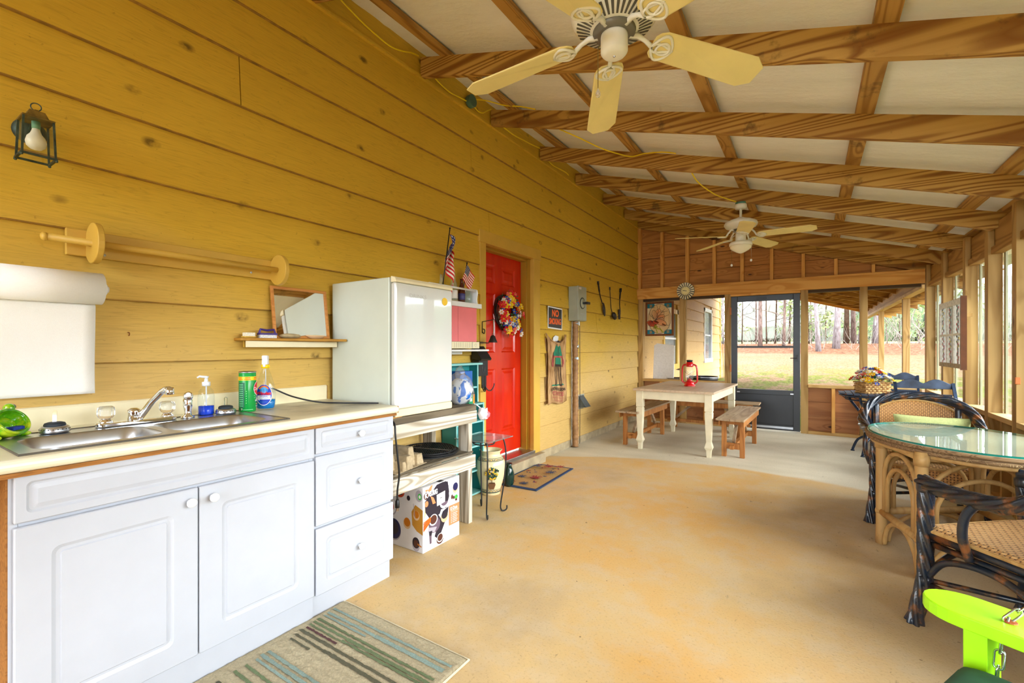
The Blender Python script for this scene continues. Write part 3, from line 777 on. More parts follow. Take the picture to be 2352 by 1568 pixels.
# ================================================================= KITCHEN SIDE
KB=plain('cabinet_white',srgb(186,191,202),.3,var=.015)
WK=KB
OSB=wood('particle_board_edge',srgb(170,116,58),srgb(120,76,34),'y',3,30,6,.5,0,rough=.8)
def panel_door(name,y0,y1,z0,z1,x,parent,i1=.075,knob=None,th=.018):
    """thermofoil front with a routed raised panel; front face at x"""
    mb=MB()
    def R(i,d,rr):
        pts=[];a0,a1,b0,b1=y0+i,y1-i,z0+i,z1-i
        for cy,cz,s in ((a0+rr,b0+rr,pi),(a1-rr,b0+rr,1.5*pi),(a1-rr,b1-rr,0),(a0+rr,b1-rr,.5*pi)):
            for k in range(5): an=s+pi/2*k/4; pts.append((x-d,cy+cos(an)*rr,cz+sin(an)*rr))
        return pts
    sm=(z1-z0)<.2; e=.012 if sm else .022
    L=[R(0,th,.004),R(0,.003,.004),R(.003,0,.004),R(i1-(.012 if sm else 0),0,.014 if sm else .022),R(i1-(.006 if sm else -.010),.005,.012 if sm else .018),R(i1-(.001 if sm else -.018),.005,.010 if sm else .014),R(i1+e,.0005,.002 if sm else .004)]
    n=len(L[0]);vs=[p for l in L for p in l];fs=[]
    for k in range(len(L)-1):
        for j in range(n): fs.append((k*n+j,k*n+(j+1)%n,(k+1)*n+(j+1)%n,(k+1)*n+j))
    fs.append(tuple((len(L)-1)*n+j for j in range(n)))
    mb.add(vs,fs); o=mb.build(name,KB,parent)
    if knob:
        ky,kz=knob
        MB().lathe([(.008,0),(.007,.010),(.013,.016),(.0165,.022),(.0155,.029),(.009,.033),(0,.034)],(x,ky,kz),(1,0,0),20).build('knob',M['white'],o,smooth=True)
    return o
XF=.622
c1=thing('sink_cabinet','white sink base cabinet with two panel doors under the double sink','cabinet',(0,0,0))
MB().box(.04,.30,.0,XF-.02,1.229,.105).box(.06,.30,.105,XF-.019,.318,.872).box(.06,1.211,.105,XF-.019,1.229,.872).box(.061,.319,.106,XF-.0195,1.210,.12).box(.04,.301,.106,.0595,1.228,.871).box(XF-.03,.319,.70,XF-.0195,1.210,.745).build('carcass',[KB],c1)
MB().box(.05,.296,.0,XF-.025,.302,.87).build('side_edge',OSB,c1)
MB().box(XF-.045,.30,.0,XF-.035,1.229,.104).build('toe_kick',plain('scuffed_toe_kick',srgb(222,220,214),.5,var=.1,scale=25),c1)
panel_door('false_drawer_front',.308,1.226,.728,.866,XF,c1,.036)
panel_door('door',.308,.764,.112,.716,XF,c1,.075,(.735,.672))
panel_door('door',.768,1.226,.112,.716,XF,c1,.075,(.808,.672))
c2=thing('drawer_cabinet','narrow white cabinet with three drawers at the right end of the counter','cabinet')
MB().box(.04,1.231,.0,XF-.03,1.686,.104).box(.04,1.231,.105,XF-.019,1.683,.872).build('carcass',[KB],c2)
MB().box(.04,1.6835,.0,XF-.04,1.688,.872).build('side_panel',OSB,c2)
for a,b in ((.742,.866),(.418,.730),(.105,.405)):
    panel_door('drawer',1.234,1.686,a,b,XF,c2,.036 if b-a<.2 else .05,(1.466,(a+b)/2))
MB().box(XF-.045,1.231,.0,XF-.035,1.66,.104).build('toe_kick',plain('scuffed_toe_kick_b',srgb(222,220,214),.5,var=.1,scale=25),c2)

# countertop with backsplash, cutout for the sink
ct=thing('countertop','cream laminate countertop with backsplash and worn dark patches','countertop')
t=NT('worn_laminate'); n=t.noise(t.obj(1,1,1),7,5,.65); n2=t.noise(t.obj(2.5,1,1),3.2,5,.7)
sp=t.N('SeparateXYZ'); t.L(t.N('TexCoord').outputs['Object'],sp.inputs[0])
yy=t.math('MULTIPLY',t.math('SUBTRACT',sp.outputs[1],1.08),5.0,clamp=True)
xx=t.math('SUBTRACT',1.0,t.math('MULTIPLY',t.math('SUBTRACT',sp.outputs[0],.53),12.0,clamp=True)); xx=t.math('MULTIPLY',xx,t.math('MULTIPLY',t.math('SUBTRACT',sp.outputs[0],.035),30.0,clamp=True))
dirt=t.math('MULTIPLY',t.math('MULTIPLY',yy,xx),t.math('ADD',.55,t.math('MULTIPLY',t.ramp(n2,[(.4,0.0),(.65,1.0)]),.45)))
c=t.mix(t.math('MULTIPLY',t.ramp(n,[(.45,0.0),(.75,1.0)]),.25),srgb(236,232,206),srgb(210,200,166))
c=t.mix(dirt,c,t.ramp(n,[(.3,srgb(120,112,94)),(.6,srgb(176,168,146))]))
t.set(color=c,rough=.38); M['lam']=t.m
mb=MB()
T=.912;Bt=.874
sx0,sx1,sy0,sy1=.175,.575,.345,1.10
mb.box(.02,-.35,Bt,sx0,1.70,T).box(sx1,-.35,Bt,.628,1.70,T).box(sx0,-.35,Bt,sx1,sy0,T).box(sx0,sy1,Bt,sx1,1.70,T)
mb.tube([(.628,-.35,(T+Bt)/2),(.628,1.70,(T+Bt)/2)],.0192,16)
mb.build('top',M['lam'],ct)
P=[(.006,T-.03),(.03,T-.03),(.03,T+.075),(.026,T+.082),(.012,T+.084),(.006,T+.082)]
MB().prism(P,(0,-.35,0),(1,0,0),(0,0,1),(0,1,0),2.05).build('backsplash',M['cream'],ct)
MB().box(.02,1.701,Bt+.001,.640,1.706,T-.002).box(.008,1.701,T-.0,.028,1.706,T+.08).build('raw_end',OSB,ct)
MB().box(.06,-.30,Bt-.014,.632,1.70,Bt-.001).build('underside_strip',OSB,ct)

# double bowl sink
sk=thing('double_sink','brushed steel double bowl drop in sink','sink')
def bowl(y0,y1,x0,x1,nm):
    mb=MB(); lv=[(0,0),(.006,-.006),(.016,-.06),(.022,-.13),(.05,-.16),(.09,-.166)]
    rings=[]
    for i,d in lv:
        r=.06-i*.25; r=max(r,.03); pts=[]
        a0,a1,b0,b1=x0+i,x1-i,y0+i,y1-i
        for cx,cy,s in ((a0+r,b0+r,pi),(a1-r,b0+r,1.5*pi),(a1-r,b1-r,0),(a0+r,b1-r,.5*pi)):
            for k in range(7): an=s+pi/2*k/6; pts.append((cx+cos(an)*r,cy+sin(an)*r,T+.002+d))
        rings.append(pts)
    n=len(rings[0]);vs=[p for r in rings for p in r];fs=[]
    for k in range(len(rings)-1):
        for j in range(n): fs.append((k*n+(j+1)%n,k*n+j,(k+1)*n+j,(k+1)*n+(j+1)%n))
    fs.append(tuple((len(rings)-1)*n+j for j in range(n)))
    mb.add(vs,fs); mb.build(nm,M['steel'],sk,smooth=True)
    MB().lathe([(.045,0),(.043,-.004),(.02,-.008),(0,-.009)],((x0+x1)/2,(y0+y1)/2,T-.160),(0,0,1),24).build('drain',M['black'],sk,smooth=True)
    return rings[0]
r1=bowl(.365,.700,.262,.545,'bowl'); r2=bowl(.735,1.075,.262,.545,'bowl')
# rim deck: outer rectangle filled around two rounded bowl openings
mb=MB()
ox0,ox1,oy0,oy1=.155,.594,.322,1.125
def deck(y0,y1,ring):
    n=len(ring); out=[]
    for (x,y,z) in ring:
        cx=(.262+.545)/2; cy=(y0+y1)/2
        # push outward to the rectangle
        dx,dy=x-cx,y-cy; hx0=(ox0-cx) if dx<0 else (ox1-cx); hy=(y1-y0)/2
        s=min(abs(hx0/dx) if abs(dx)>1e-6 else 9e9, abs(hy/dy) if abs(dy)>1e-6 else 9e9)
        out.append((cx+dx*s,cy+dy*s,T+.003))
    inn=[(x,y,T+.003) for x,y,z in ring]
    fs=[(k,(k+1)%n,n+(k+1)%n,n+k) for k in range(n)]
    mb.add(inn+out,[f[::-1] for f in fs])
    # rectangle corners
    for cxn,cyn in ((ox0,y0),(ox1,y0),(ox1,y1),(ox0,y1)):
        o2=sorted(range(n),key=lambda k:(out[k][0]-cxn)**2+(out[k][1]-cyn)**2)[:2]
        mb.add([out[o2[0]],out[o2[1]],(cxn,cyn,T+.003)],[(0,1,2)])
deck(oy0,.7175,r1); deck(.7175,oy1,r2)
mb.build('rim',M['steel'],sk)
MB().tube([(ox0,oy0,T+.002),(ox1,oy0,T+.002),(ox1,oy1,T+.002),(ox0,oy1,T+.002)],.004,8,closed=True).build('rim_edge',plain('dark_sealant',srgb(84,78,68),.6),sk)

# faucet
fc=thing('kitchen_faucet','chrome faucet with two clear acrylic knobs on the sink','faucet',(.205,.72,T+.004))
mb=MB(); prof=[(0,-.128),(.024,-.115),(.027,-.09),(.024,0),(.027,.09),(.024,.115),(0,.128)]
pl=[(a,b) for b,a in [(-.135,0.0)]]
pts=[]
for i in range(33):
    t_=2*pi*i/32; cx=cos(t_); cy=sin(t_); pts.append((.028*cx,(.105+.028*abs(cy))*(1 if cy>=0 else -1) if abs(cy)>.02 else 0*cy))
pts=[(.028*cos(a),(.105 if sin(a)>=0 else -.105)+.028*sin(a)) for a in [2*pi*i/32+pi/64 for i in range(32)]]
mb.prism(pts,(0,0,0),(1,0,0),(0,1,0),(0,0,1),.016)
mb.build('base_plate',M['chrome'],fc,bevel=.004)
for s in (-.1,.1):
    h=MB().lathe([(.024,.014),(.022,.022),(.016,.028),(.015,.034)],(0,s,0),seg=24).build('handle_seat',M['chrome'],fc,smooth=True)
    MB().lathe([(.014,.030),(.022,.036),(.027,.046),(.0275,.062),(.025,.074),(.017,.079),(0,.080)],(0,s,0),seg=48,mod=lambda a:1+.035*cos(a*12)).build('acrylic_knob',plain('acrylic',(.93,.95,.95,1),.05,trans=.92,ior=1.45,var=.01),h,smooth=True)
MB().lathe([(.021,.014),(.019,.04),(.021,.045),(.021,.055),(.010,.062),(0,.063)],(-.004,-.012,0),seg=24).build('spout_hub',M['chrome'],fc,smooth=True)
mb=MB(); mb.tube([(.0,.0,.018),(.012,.006,.03),(.055,.026,.085),(.10,.045,.128),(.118,.052,.137),(.138,.058,.137)],[.014,.014,.0125,.0125,.0135,.0135],14,ry=.8)
mb.build('spout',M['chrome'],fc,smooth=True)
MB().lathe([(.015,0),(.015,.026),(.011,.029)],(.137,.058,.146),(.1,0,-1),18).build('aerator',M['chrome'],fc,smooth=True)
sy=thing('side_sprayer','chrome side sprayer standing beside the faucet','sprayer',(.205,.895,T+.004))
MB().lathe([(.026,0),(.024,.006),(.014,.012),(.013,.03),(.017,.05),(.018,.075),(.014,.085)],seg=20).build('body',M['chrome'],sy,smooth=True)
MB().lathe([(.012,-.016),(.018,-.01),(.019,.006),(.016,.016),(0,.018)],(.004,0,.092),(.85,-.3,.45),18).build('spray_head',M['chrome'],sy,smooth=True)
MB().lathe([(.010,0),(.010,.003),(0,.003)],(.018,-.005,.100),(.85,-.3,.45),14).build('nozzle',M['white'],sy)

# sink strainers
def strainer(loc,rz,label,loop):
    s=thing('sink_strainer',label,'strainer',loc,rz,'sink strainers')
    mb=MB().lathe([(.036,0),(.042,.004),(.040,.010),(.039,.020),(.034,.024),(0,.024)],seg=32); mb.build('rim',M['steel'],s,smooth=True)
    mb=MB()
    for k in range(20):
        a=2*pi*k/20; mb.ball((.0392*cos(a),.0392*sin(a),.014),.0022,seg=6,rings=4)
    mb.build('drain_holes',M['black'],s)
    MB().lathe([(.028,.022),(.030,.028),(.027,.035),(.018,.038),(0,.038)],seg=28).build('rubber_stopper',plain('rubber_dark',srgb(30,42,52),.6),s,smooth=True)
    if loop: MB().tube([(0,-.005,.036)]+arc((0,0,.07),.006,pi,0,8,(0,1,0),(0,0,1))+[(0,.005,.036)],.0016,6).build('wire_handle',M['chrome'],s)
    else: MB().prism([(-.006,.036),(.006,.036),(.007,.078),(-.003,.078),(-.005,.074)],(0,0,0),(.5,.86,0),(0,0,1),(.86,-.5,0),.003).build('strap_handle',M['chrome'],s)
strainer((.205,.478,T+.004),0,'sink strainer with flat strap handle beside the frog at the left of the faucet',False)
strainer((.215,1.045,T+.004),0,'sink strainer with thin wire loop beside the blue soap bottle',True)

# frog sponge holder
fr=thing('frog_sponge_holder','glossy green ceramic frog with a wide open mouth on the sink edge','sponge holder',(.225,.372,T+.003),radians(38))
t=NT('frog_glaze'); n=t.noise(t.obj(1,1,1),16,4,.6); t.set(color=t.ramp(n,[(.3,srgb(16,108,10)),(.48,srgb(96,176,12)),(.66,srgb(206,220,40))]),rough=.08,coat=.6); M['frog']=t.m
fb=MB()
fb.ball((-.062,0,.036),.060,.048,.040,20,12)
ax=V(.80,.0,.48).normalized()
fb.lathe([(0,-.052),(.026,-.046),(.044,-.028),(.051,-.004),(.050,.010),(.0455,.013),(.042,.006),(.040,-.006),(.030,-.028),(.0,-.036)],(-.008,0,.052),ax,32,sx=.95,sy=1.0)
fb.tube([V(-.008,0,.052)+ax*.010+V(-.48,0,.80)*(.0475*cos(a)*1.0)+V(0,1,0)*(.049*sin(a)) for a in [2*pi*k/40 for k in range(40)]],.0052,8,closed=True)
fb.build('body',M['frog'],fr,smooth=True)
for s in (-1,1):
    e=MB().ball((-.040,s*.030,.098),.017,.014,.016,14,10).build('eye_socket',M['frog'],fr,smooth=True)
    MB().ball((-.037,s*.038,.101),.0105,.008,.010,12,8).build('eyeball',plain('frog_eye',srgb(12,24,48),.05),e,smooth=True)
    MB().ball((-.02,s*.050,.009),.032,.014,.010,12,8).build('foot',M['frog'],fr,smooth=True)
pd=thing('scouring_pad','small blue scouring pad lying in the mouth of the green frog','pad',(.222,.372,T+.031),radians(38))
MB().box(-.012,-.020,0,.022,.020,.012).build('sponge',plain('blue_scourer',srgb(36,66,160),.9,var=.25,scale=90,bump=.6),pd,bevel=.004)

# soap dispenser
so=thing('soap_dispenser','clear pump bottle with blue soap between sprayer and sink strainer','soap bottle',(.165,.985,T+.0015))
MB().lathe([(.030,0),(.033,.004),(.0325,.085),(.028,.110),(.017,.125),(.014,.13),(.014,.134)],seg=28).build('bottle',thin_glass('bottle_clear',(.94,.97,1,1)),so,smooth=True)
MB().lathe([(.028,.003),(.0305,.006),(.0303,.042),(0,.042)],seg=28).build('blue_soap',plain('blue_soap_liquid',srgb(12,70,215),.1,var=.02),so,smooth=True)
MB().lathe([(.0165,.132),(.0165,.150),(.008,.152),(.006,.168),(.010,.169),(.010,.176),(0,.178)],seg=20).build('pump_collar',M['white'],so,smooth=True)
MB().tube([(0,0,.172),(-.012,-.022,.176),(-.016,-.030,.170)],[.006,.005,.004],8).build('pump_nozzle',M['white'],so,smooth=True)
MB().tube([(0,0,.145),(.002,0,.006)],.0028,8).build('dip_tube',M['white'],so)

# green cleanser can
cn=thing('cleanser_can','green cardboard can of scouring powder with red round badge','can',(.195,1.152,T+.0015),radians(8))
MB().lathe([(.035,0),(.037,.003),(.037,.187),(.035,.190)],seg=40).build('can_body',plain('can_green',srgb(6,152,62),.25,var=.04),cn,smooth=True)
MB().lathe([(.0365,.184),(.038,.188),(.037,.192),(.034,.190),(0,.189)],seg=40).build('can_lid',M['steel'],cn,smooth=True)
def cyl(r): return lambda a,b,l:((r+l)*cos(a/r),(r+l)*sin(a/r),b)
ar=Art(cyl(.0371),sub=.004)
# a=0 faces local +x
Y,R_,W_,LG,DG=0,1,2,3,4
ar.rect(-.125,.150,.125,.168,Y)
for q in (-.09,-.055,-.02,.02,.06): ar.rect(q-.013,.161,q+.010,.1645,R_); ar.rect(q-.015,.154,q+.012,.157,R_)
for q in range(6): ar.line([(-.028,.042+q*.011),(.012,.066+q*.011)],.0026,LG)
ar.rect(-.062,.02,-.035,.14,DG)
for q in range(11): ar.rect(-.058,.028+q*.010,-.040,.031+q*.010,LG)
ar.ell(.030,.110,.027,.034,W_,28); ar.ell(.030,.110,.0245,.031,R_,28)
ar.text('Comet',.030,.108,.020,W_,bold=.0004,shear=.2)
ar.text('with',.03,.062,.008,W_); ar.text('BLEACH',.030,.052,.010,W_,bold=.0003); ar.text('Powder',.03,.036,.009,Y); ar.text('CLEANSER',.03,.026,.007,W_)
ar.rect(-.040,.010,.0,.0125,LG); ar.text('9',-.045,.013,.014,W_)
ar.build('can_label',[plain('can_yellow',srgb(255,220,0),.4),plain('can_red',srgb(214,16,22),.4),M['white'],plain('can_lightgreen',srgb(120,220,150),.4),plain('can_darkgreen',srgb(2,104,70),.4)],cn)

# glass cleaner bottle
wd=thing('spray_bottle','clear trigger spray bottle with blue cleaner and yellow collar','spray bottle',(.185,1.245,T+.0015),radians(-44))
bp=[(.036,0),(.042,.005),(.046,.03),(.047,.075),(.043,.115),(.031,.155),(.020,.188),(.015,.200),(.015,.206)]
MB().lathe(bp,seg=32,sx=.62).build('bottle',thin_glass('bottle_clear_b',(.93,.96,.98,1)),wd,smooth=True)
MB().lathe([(.034,.003),(.040,.008),(.044,.03),(.0445,.048),(0,.048)],seg=28,sx=.6).build('blue_cleaner',plain('blue_cleaner',srgb(10,120,190),.1,var=.02),wd,smooth=True)
MB().tube([(0,0,.20),(0,.002,.01)],.0025,8).build('dip_tube',M['white'],wd)
MB().lathe([(.019,.204),(.019,.220),(.015,.222)],seg=24).build('collar',plain('collar_yellow',srgb(255,214,0),.35),wd,smooth=True)
MB().prism([(-.014,.221),(.020,.221),(.016,.245),(.022,.262),(.016,.268),(-.012,.266)],(0,-.013,0),(1,0,0),(0,0,1),(0,1,0),.026).build('trigger_head',M['white'],wd,bevel=.005,bseg=3)
MB().prism([(.019,.240),(.027,.212),(.023,.210),(.014,.236)],(0,-.006,0),(1,0,0),(0,0,1),(0,1,0),.012).build('trigger',M['white'],wd,bevel=.002)
def bmap(a,b,l):
    # front (+x) face of the oval bottle
    r=.0475 if b<.08 else .0475-(b-.08)*.12
    y=a; q=max(1-(y/r)**2,0); return (.62*r*sqrt(q)+.0012+l,y,b)
ar=Art(bmap,sub=.006)
ar.ell(0,.072,.036,.052,2,32); ar.ell(0,.073,.034,.050,0,32)
ar.ell(0,.098,.022,.020,1,24,a0=.15,a1=pi-.15); ar.ell(0,.096,.017,.015,3,24)
for q in (-.014,0,.014): ar.ell(q,.094,.005,.009,5,8)
ar.rect(-.030,.050,.030,.070,2); ar.poly([(-.033,.058),(.034,.052),(.028,.040),(-.022,.046)],2)
ar.text('Windex',0,.080,.0225,4,wide=.92,bold=.0007,shear=.18)
ar.text('ORIGINAL',0,.064,.0085,0,bold=.0002); ar.text('Glass Cleaner',0,.055,.0075,5)
ar.text('Streak-free',0,.038,.008,5)
ar.build('bottle_label',[plain('label_blue',srgb(20,60,190),.35),plain('label_orange',srgb(240,120,20),.35),M['white'],plain('label_skyblue',srgb(70,170,240),.35),plain('label_red',srgb(216,20,24),.35),plain('label_cyan',srgb(40,140,220),.35)],wd)

# power cord from the backsplash to the freezer and down to the floor plug
cd=thing('power_cord','black power cord lying over the counter from backsplash to freezer','cord')
MB().tube(spline([(.035,1.285,.965),(.045,1.30,1.0),(.06,1.345,1.003),(.11,1.43,.955),(.20,1.52,.922),(.32,1.58,.918),(.42,1.64,.918),(.50,1.69,.9175)],8),.0045,8).build('cord',M['black'],cd,smooth=True)
cd=thing('power_cord','black appliance cord with three prong plug hanging past the drawer cabinet','cord')
MB().tube(spline([(.50,1.765,.828),(.56,1.750,.80),(.573,1.745,.74),(.58,1.755,.62),(.578,1.768,.52),(.575,1.758,.44),(.572,1.760,.385)],8),.0055,8).build('cord',M['black'],cd,smooth=True)
MB().lathe([(.006,.03),(.011,.018),(.013,.0),(.013,-.018),(.0,-.018)],(.572,1.760,.36),(0,0,1),12).build('plug',M['black'],cd,smooth=True)
mb=MB(); 
for q in (-.005,.005): mb.box(.570,1.760+q-.001,.322,.575,1.760+q+.001,.343)
mb.build('prongs',M['chrome'],cd)

# -------- things on the house wall
# wall lantern
sc=thing('wall_lantern','weathered brass wall lantern with clear glass and a white bulb','lantern',(0,.449,2.027)); sc.scale=(.86,.86,.86)
BR=plain('tarnished_brass',srgb(70,84,74),.55,.6,var=.4,scale=30); BR2=plain('worn_brass',srgb(138,116,58),.5,.6,var=.35,scale=30)
MB().lathe([(.056,.018),(.056,.024),(.048,.036),(.030,.046),(0,.048)],(0,0,0),(1,0,0),28).build('backplate',BR,sc,smooth=True)
LX=.125;Lz=-.02
mb=MB();mb.tube([(.04,0,0),(.075,0,.02),(LX,0,.028)],.009,10);mb.build('arm',BR,sc,smooth=True)
mb=MB()
ht,hb=.034,.05   # half widths of roof base and bottom
for a,b,c_,d,z0,z1 in ((.047,.047,.05,.05,.018,.026),): mb.box(LX-.050,-.050,.018,LX+.050,.050,.025)
def frus(mb,h0,z0,h1,z1):
    P=[(LX-h0,-h0,z0),(LX+h0,-h0,z0),(LX+h0,h0,z0),(LX-h0,h0,z0),(LX-h1,-h1,z1),(LX+h1,-h1,z1),(LX+h1,h1,z1),(LX-h1,h1,z1)]
    mb.add(P,[(0,3,2,1),(4,5,6,7),(0,1,5,4),(1,2,6,5),(2,3,7,6),(3,0,4,7)])
frus(mb,.036,.025,.024,.058); frus(mb,.010,.058,.006,.068)
mb.build('roof_cap',BR2,sc,bevel=.002)
MB().tube(arc((LX,0,.080),.016,0,2*pi,20,(.25,.97,0),(0,0,1))[:-1],.0022,6,closed=True).build('top_ring',BR,sc)
mb=MB()
for sx in(-1,1):
    for sy in (-1,1): mb.bar((LX+sx*.045,sy*.045,.018),(LX+sx*.050,sy*.050,-.135),.007,.007,(1,0,0))
for s in (-1,1):
    mb.box(LX-.0555,s*.052-.004,-.1422,LX+.0555,s*.052+.004,-.1342); mb.box(LX+s*.052-.0042,-.0475,-.1418,LX+s*.052+.0038,.0475,-.1338)
    for q in (-1,1): mb.ball((LX+s*.052,q*.052,-.144),.006,seg=8,rings=6)
mb.build('cage',BR,sc)
g=MB()
for s in (-1,1):
    g.add([(LX-.044,s*.045,.017),(LX+.044,s*.045,.017),(LX+.048,s*.049,-.134),(LX-.048,s*.049,-.134)],[(0,1,2,3)])
    g.add([(LX+s*.045,-.044,.017),(LX+s*.045,.044,.017),(LX+s*.049,.048,-.134),(LX+s*.049,-.048,-.134)],[(0,1,2,3)])
g.build('glass_panes',thin_glass('lantern_glass',(.93,.95,.9,1)),sc)
MB().lathe([(.014,.017),(.014,-.012),(.012,-.014)],(LX,0,0),(0,0,1),16).build('socket',plain('socket_green',srgb(110,160,130),.5),sc,smooth=True)
MB().lathe([(.012,-.012),(.014,-.022),(.018,-.034),(.028,-.048),(.033,-.068),(.030,-.086),(.018,-.098),(0,-.103)],(LX,0,0),(0,0,1),24).build('bulb',plain('frosted_bulb',srgb(246,240,226),.3,var=.01),sc,smooth=True)

# mustard paper roll rod with two discs
rd=thing('quilt_rod','mustard painted board with round end discs and a long dowel','rod holder')
MB().box(.018,.545,1.585,.036,1.37,1.690).build('board',M['trimpaint'],rd,bevel=.003)
for y in (.615,1.365):
    MB().lathe([(.078,0),(.080,.002),(.080,.020),(.078,.022)],(.10,y-.011,1.632),(0,1,0),36).build('disc',M['trimpaint'],rd,smooth=False,bevel=.002)
MB().tube([(.10,.475,1.632),(.10,1.38,1.632)],.0135,14).ball((.10,.472,1.632),.016,.012,.016,12,8).build('dowel',M['trimpaint'],rd,smooth=True)
MB().lathe([(.004,0),(.006,.004),(0,.006)],(.036,.66,1.60),(1,0,0),8).lathe([(.004,0),(.006,.004),(0,.006)],(.036,1.25,1.61),(1,0,0),8).build('screws',M['steel'],rd)

# paper towels
pt=thing('paper_towel_roll','white paper towel roll on the wall with a long sheet hanging down','paper towels')
PTM=plain('paper_towel',srgb(255,254,250),.9,var=.01,scale=160,bump=.4)
rx,rz,rr=.105,1.452,.062
MB().lathe([(.02,0),(rr,.0),(rr,.33),(.02,.33)],(rx,.303,rz),(0,1,0),48).build('roll',PTM,pt,smooth=True)
mb=MB()
def sheet(u,v):
    y=.315+.305*u
    if v<.25:
        a=-.5*pi-(1-v/.25)*.9*-1-.9; return (rx-.0-(rr+.002)*sin((1-v/.25)*.9+.25)+.0,y,rz-(rr+.002)*cos((1-v/.25)*.9+.25)*1.0) if False else (rx-(rr+.002)*cos(.2+v/.25*1.1),y,rz-(rr+.002)*sin(.2+v/.25*1.1))
    w=(v-.25)/.75
    x0=rx-(rr+.002)*cos(1.3); return (x0-.012*w+.006*sin(w*5+u*2)*w,y,rz-(rr+.002)*sin(1.3)-.352*w)
mb.grid(lambda u,v:sheet(u,1-v),8,30); mb.build('hanging_sheet',PTM,pt,smooth=True,solid=.0012)
MB().lathe([(.022,-.012),(.024,.0),(.020,.004)],(rx,.645,rz),(0,1,0),20).tube([(rx,.655,rz),(rx,.30,rz)],.012,10).build('spindle',M['white'],pt,smooth=True)
MB().box(.016,.270,rz-.03,rx+.01,.300,rz+.03).build('bracket',M['white'],pt,bevel=.004)

# small wall hook and screw
hk=thing('cup_hook','small rusty cup hook screwed in the wall right of the paper towels','hook',(.012,.745,1.285))
MB().tube([(0,0,.0),(.012,0,.0)]+arc((.014,0,-.007),.007,pi/2,-pi/2,8,(1,0,0),(0,0,1)),.0018,6).build('wire',plain('rusty_wire',srgb(130,70,30),.6,.5),hk)

# shelf with mirror and small things
sh=thing('wall_shelf','narrow wooden wall shelf with a white front strip','shelf')
MB().prism([(.01,1.19),(.10,1.19),(.10,1.755),(.125,1.80),(.01,1.80)][:0] or [(.012,1.175),(.085,1.175),(.115,1.205),(.125,1.30),(.20,1.715),(.16,1.715),(.012,1.715)],(0,0,1.255),(1,0,0),(0,1,0),(0,0,1),.014).build('shelf_board',wood('shelf_wood',srgb(196,146,56),srgb(150,104,34),'y',1,12,7,.5,0),sh,bevel=.003)
MB().box(.10,1.19,1.222,.112,1.712,1.254).build('front_strip',M['cream'],sh,bevel=.002)
MB().box(.015,1.22,1.222,.03,1.712,1.254).build('back_cleat',M['trimpaint'],sh)
mr=thing('framed_mirror','thin wooden framed mirror leaning on the wall shelf beside the freezer','mirror')
# leaning slightly back, bottom on shelf
o_=V(.072,1.348,1.270); ux=V(0,1,0); uz=V(-.13,-.0,.99).normalized(); un=ux.cross(uz)
mw,mh=.335,.285
def fr_bar(a0,b0,a1,b1): 
    return MB().prism([(a0,b0),(a1,b0),(a1,b1),(a0,b1)],o_,ux,uz,un,.014)
frm=MB()
for q in ((0,0,mw,.014),(0,mh-.014,mw,mh),(0,.014,.014,mh-.014),(mw-.014,.014,mw,mh-.014)):
    frm.prism([(q[0],q[1]),(q[2],q[1]),(q[2],q[3]),(q[0],q[3])],o_,ux,uz,un,.014)
frm.build('frame',wood('mirror_frame_wood',srgb(212,150,80),srgb(176,110,50),'y',2,20,6,.5,0),mr,bevel=.002)
MB().prism([(.012,.012),(mw-.012,.012),(mw-.012,mh-.012),(.012,mh-.012)],o_+un*.004,ux,uz,un,.003).build('mirror_glass',plain('mirror_silver',(.9,.92,.92,1),.02,1,var=.0),mr)
# brushes, stone, dish
b1=thing('nail_brush','small nail brush standing bristles up at the left end of the shelf','brush',(.085,1.215,1.270))
MB().box(-.018,-.03,0,.018,.03,.008).build('block',M['trimpaint'],b1,bevel=.003)
MB().box(-.015,-.024,.008,.015,.024,.026).build('bristles',plain('white_bristle',srgb(236,232,216),.9,var=.2,scale=200),b1)
b2=thing('scrub_brush','purple handled scrub brush with white bristles on the shelf','brush',(.092,1.305,1.270))
MB().box(-.018,-.045,.016,.018,.045,.026).tube([(0,-.042,.024),(0,-.036,.045),(0,0,.040),(0,.036,.045),(0,.042,.024)],.006,8).build('handle',plain('purple_plastic',srgb(58,36,120),.35),b2,smooth=False,bevel=.002)
MB().box(-.016,-.042,0,.016,.042,.016).build('bristles',plain('white_bristle_b',srgb(228,230,236),.9,var=.2,scale=200),b2)
b3=thing('flat_stone','flat oval grey tan stone lying in front of the mirror','stone',(.094,1.43,1.283))
MB().ball((0,0,0),.025,.062,.014,20,10,mod=lambda d:1+.12*mnoise.noise(d*2)).build('stone',plain('river_stone',srgb(176,158,120),.8,var=.18,scale=30),b3,smooth=True)
b4=thing('seashell_dish','shallow pink tan dish at the right of the mirror shelf','dish',(.092,1.585,1.270))
MB().lathe([(.012,0),(.026,.004),(.040,.016),(.042,.020),(.036,.017),(.02,.008),(0,.006)],seg=28,sx=.62,sy=1.55).build('dish',plain('dish_tan',srgb(226,192,150),.4,var=.06),b4,smooth=True)
MB().ball((0,.0,.018),.016,.045,.005,14,8).build('soap_bar',plain('pale_green_soap',srgb(190,200,160),.5),b4,smooth=True)

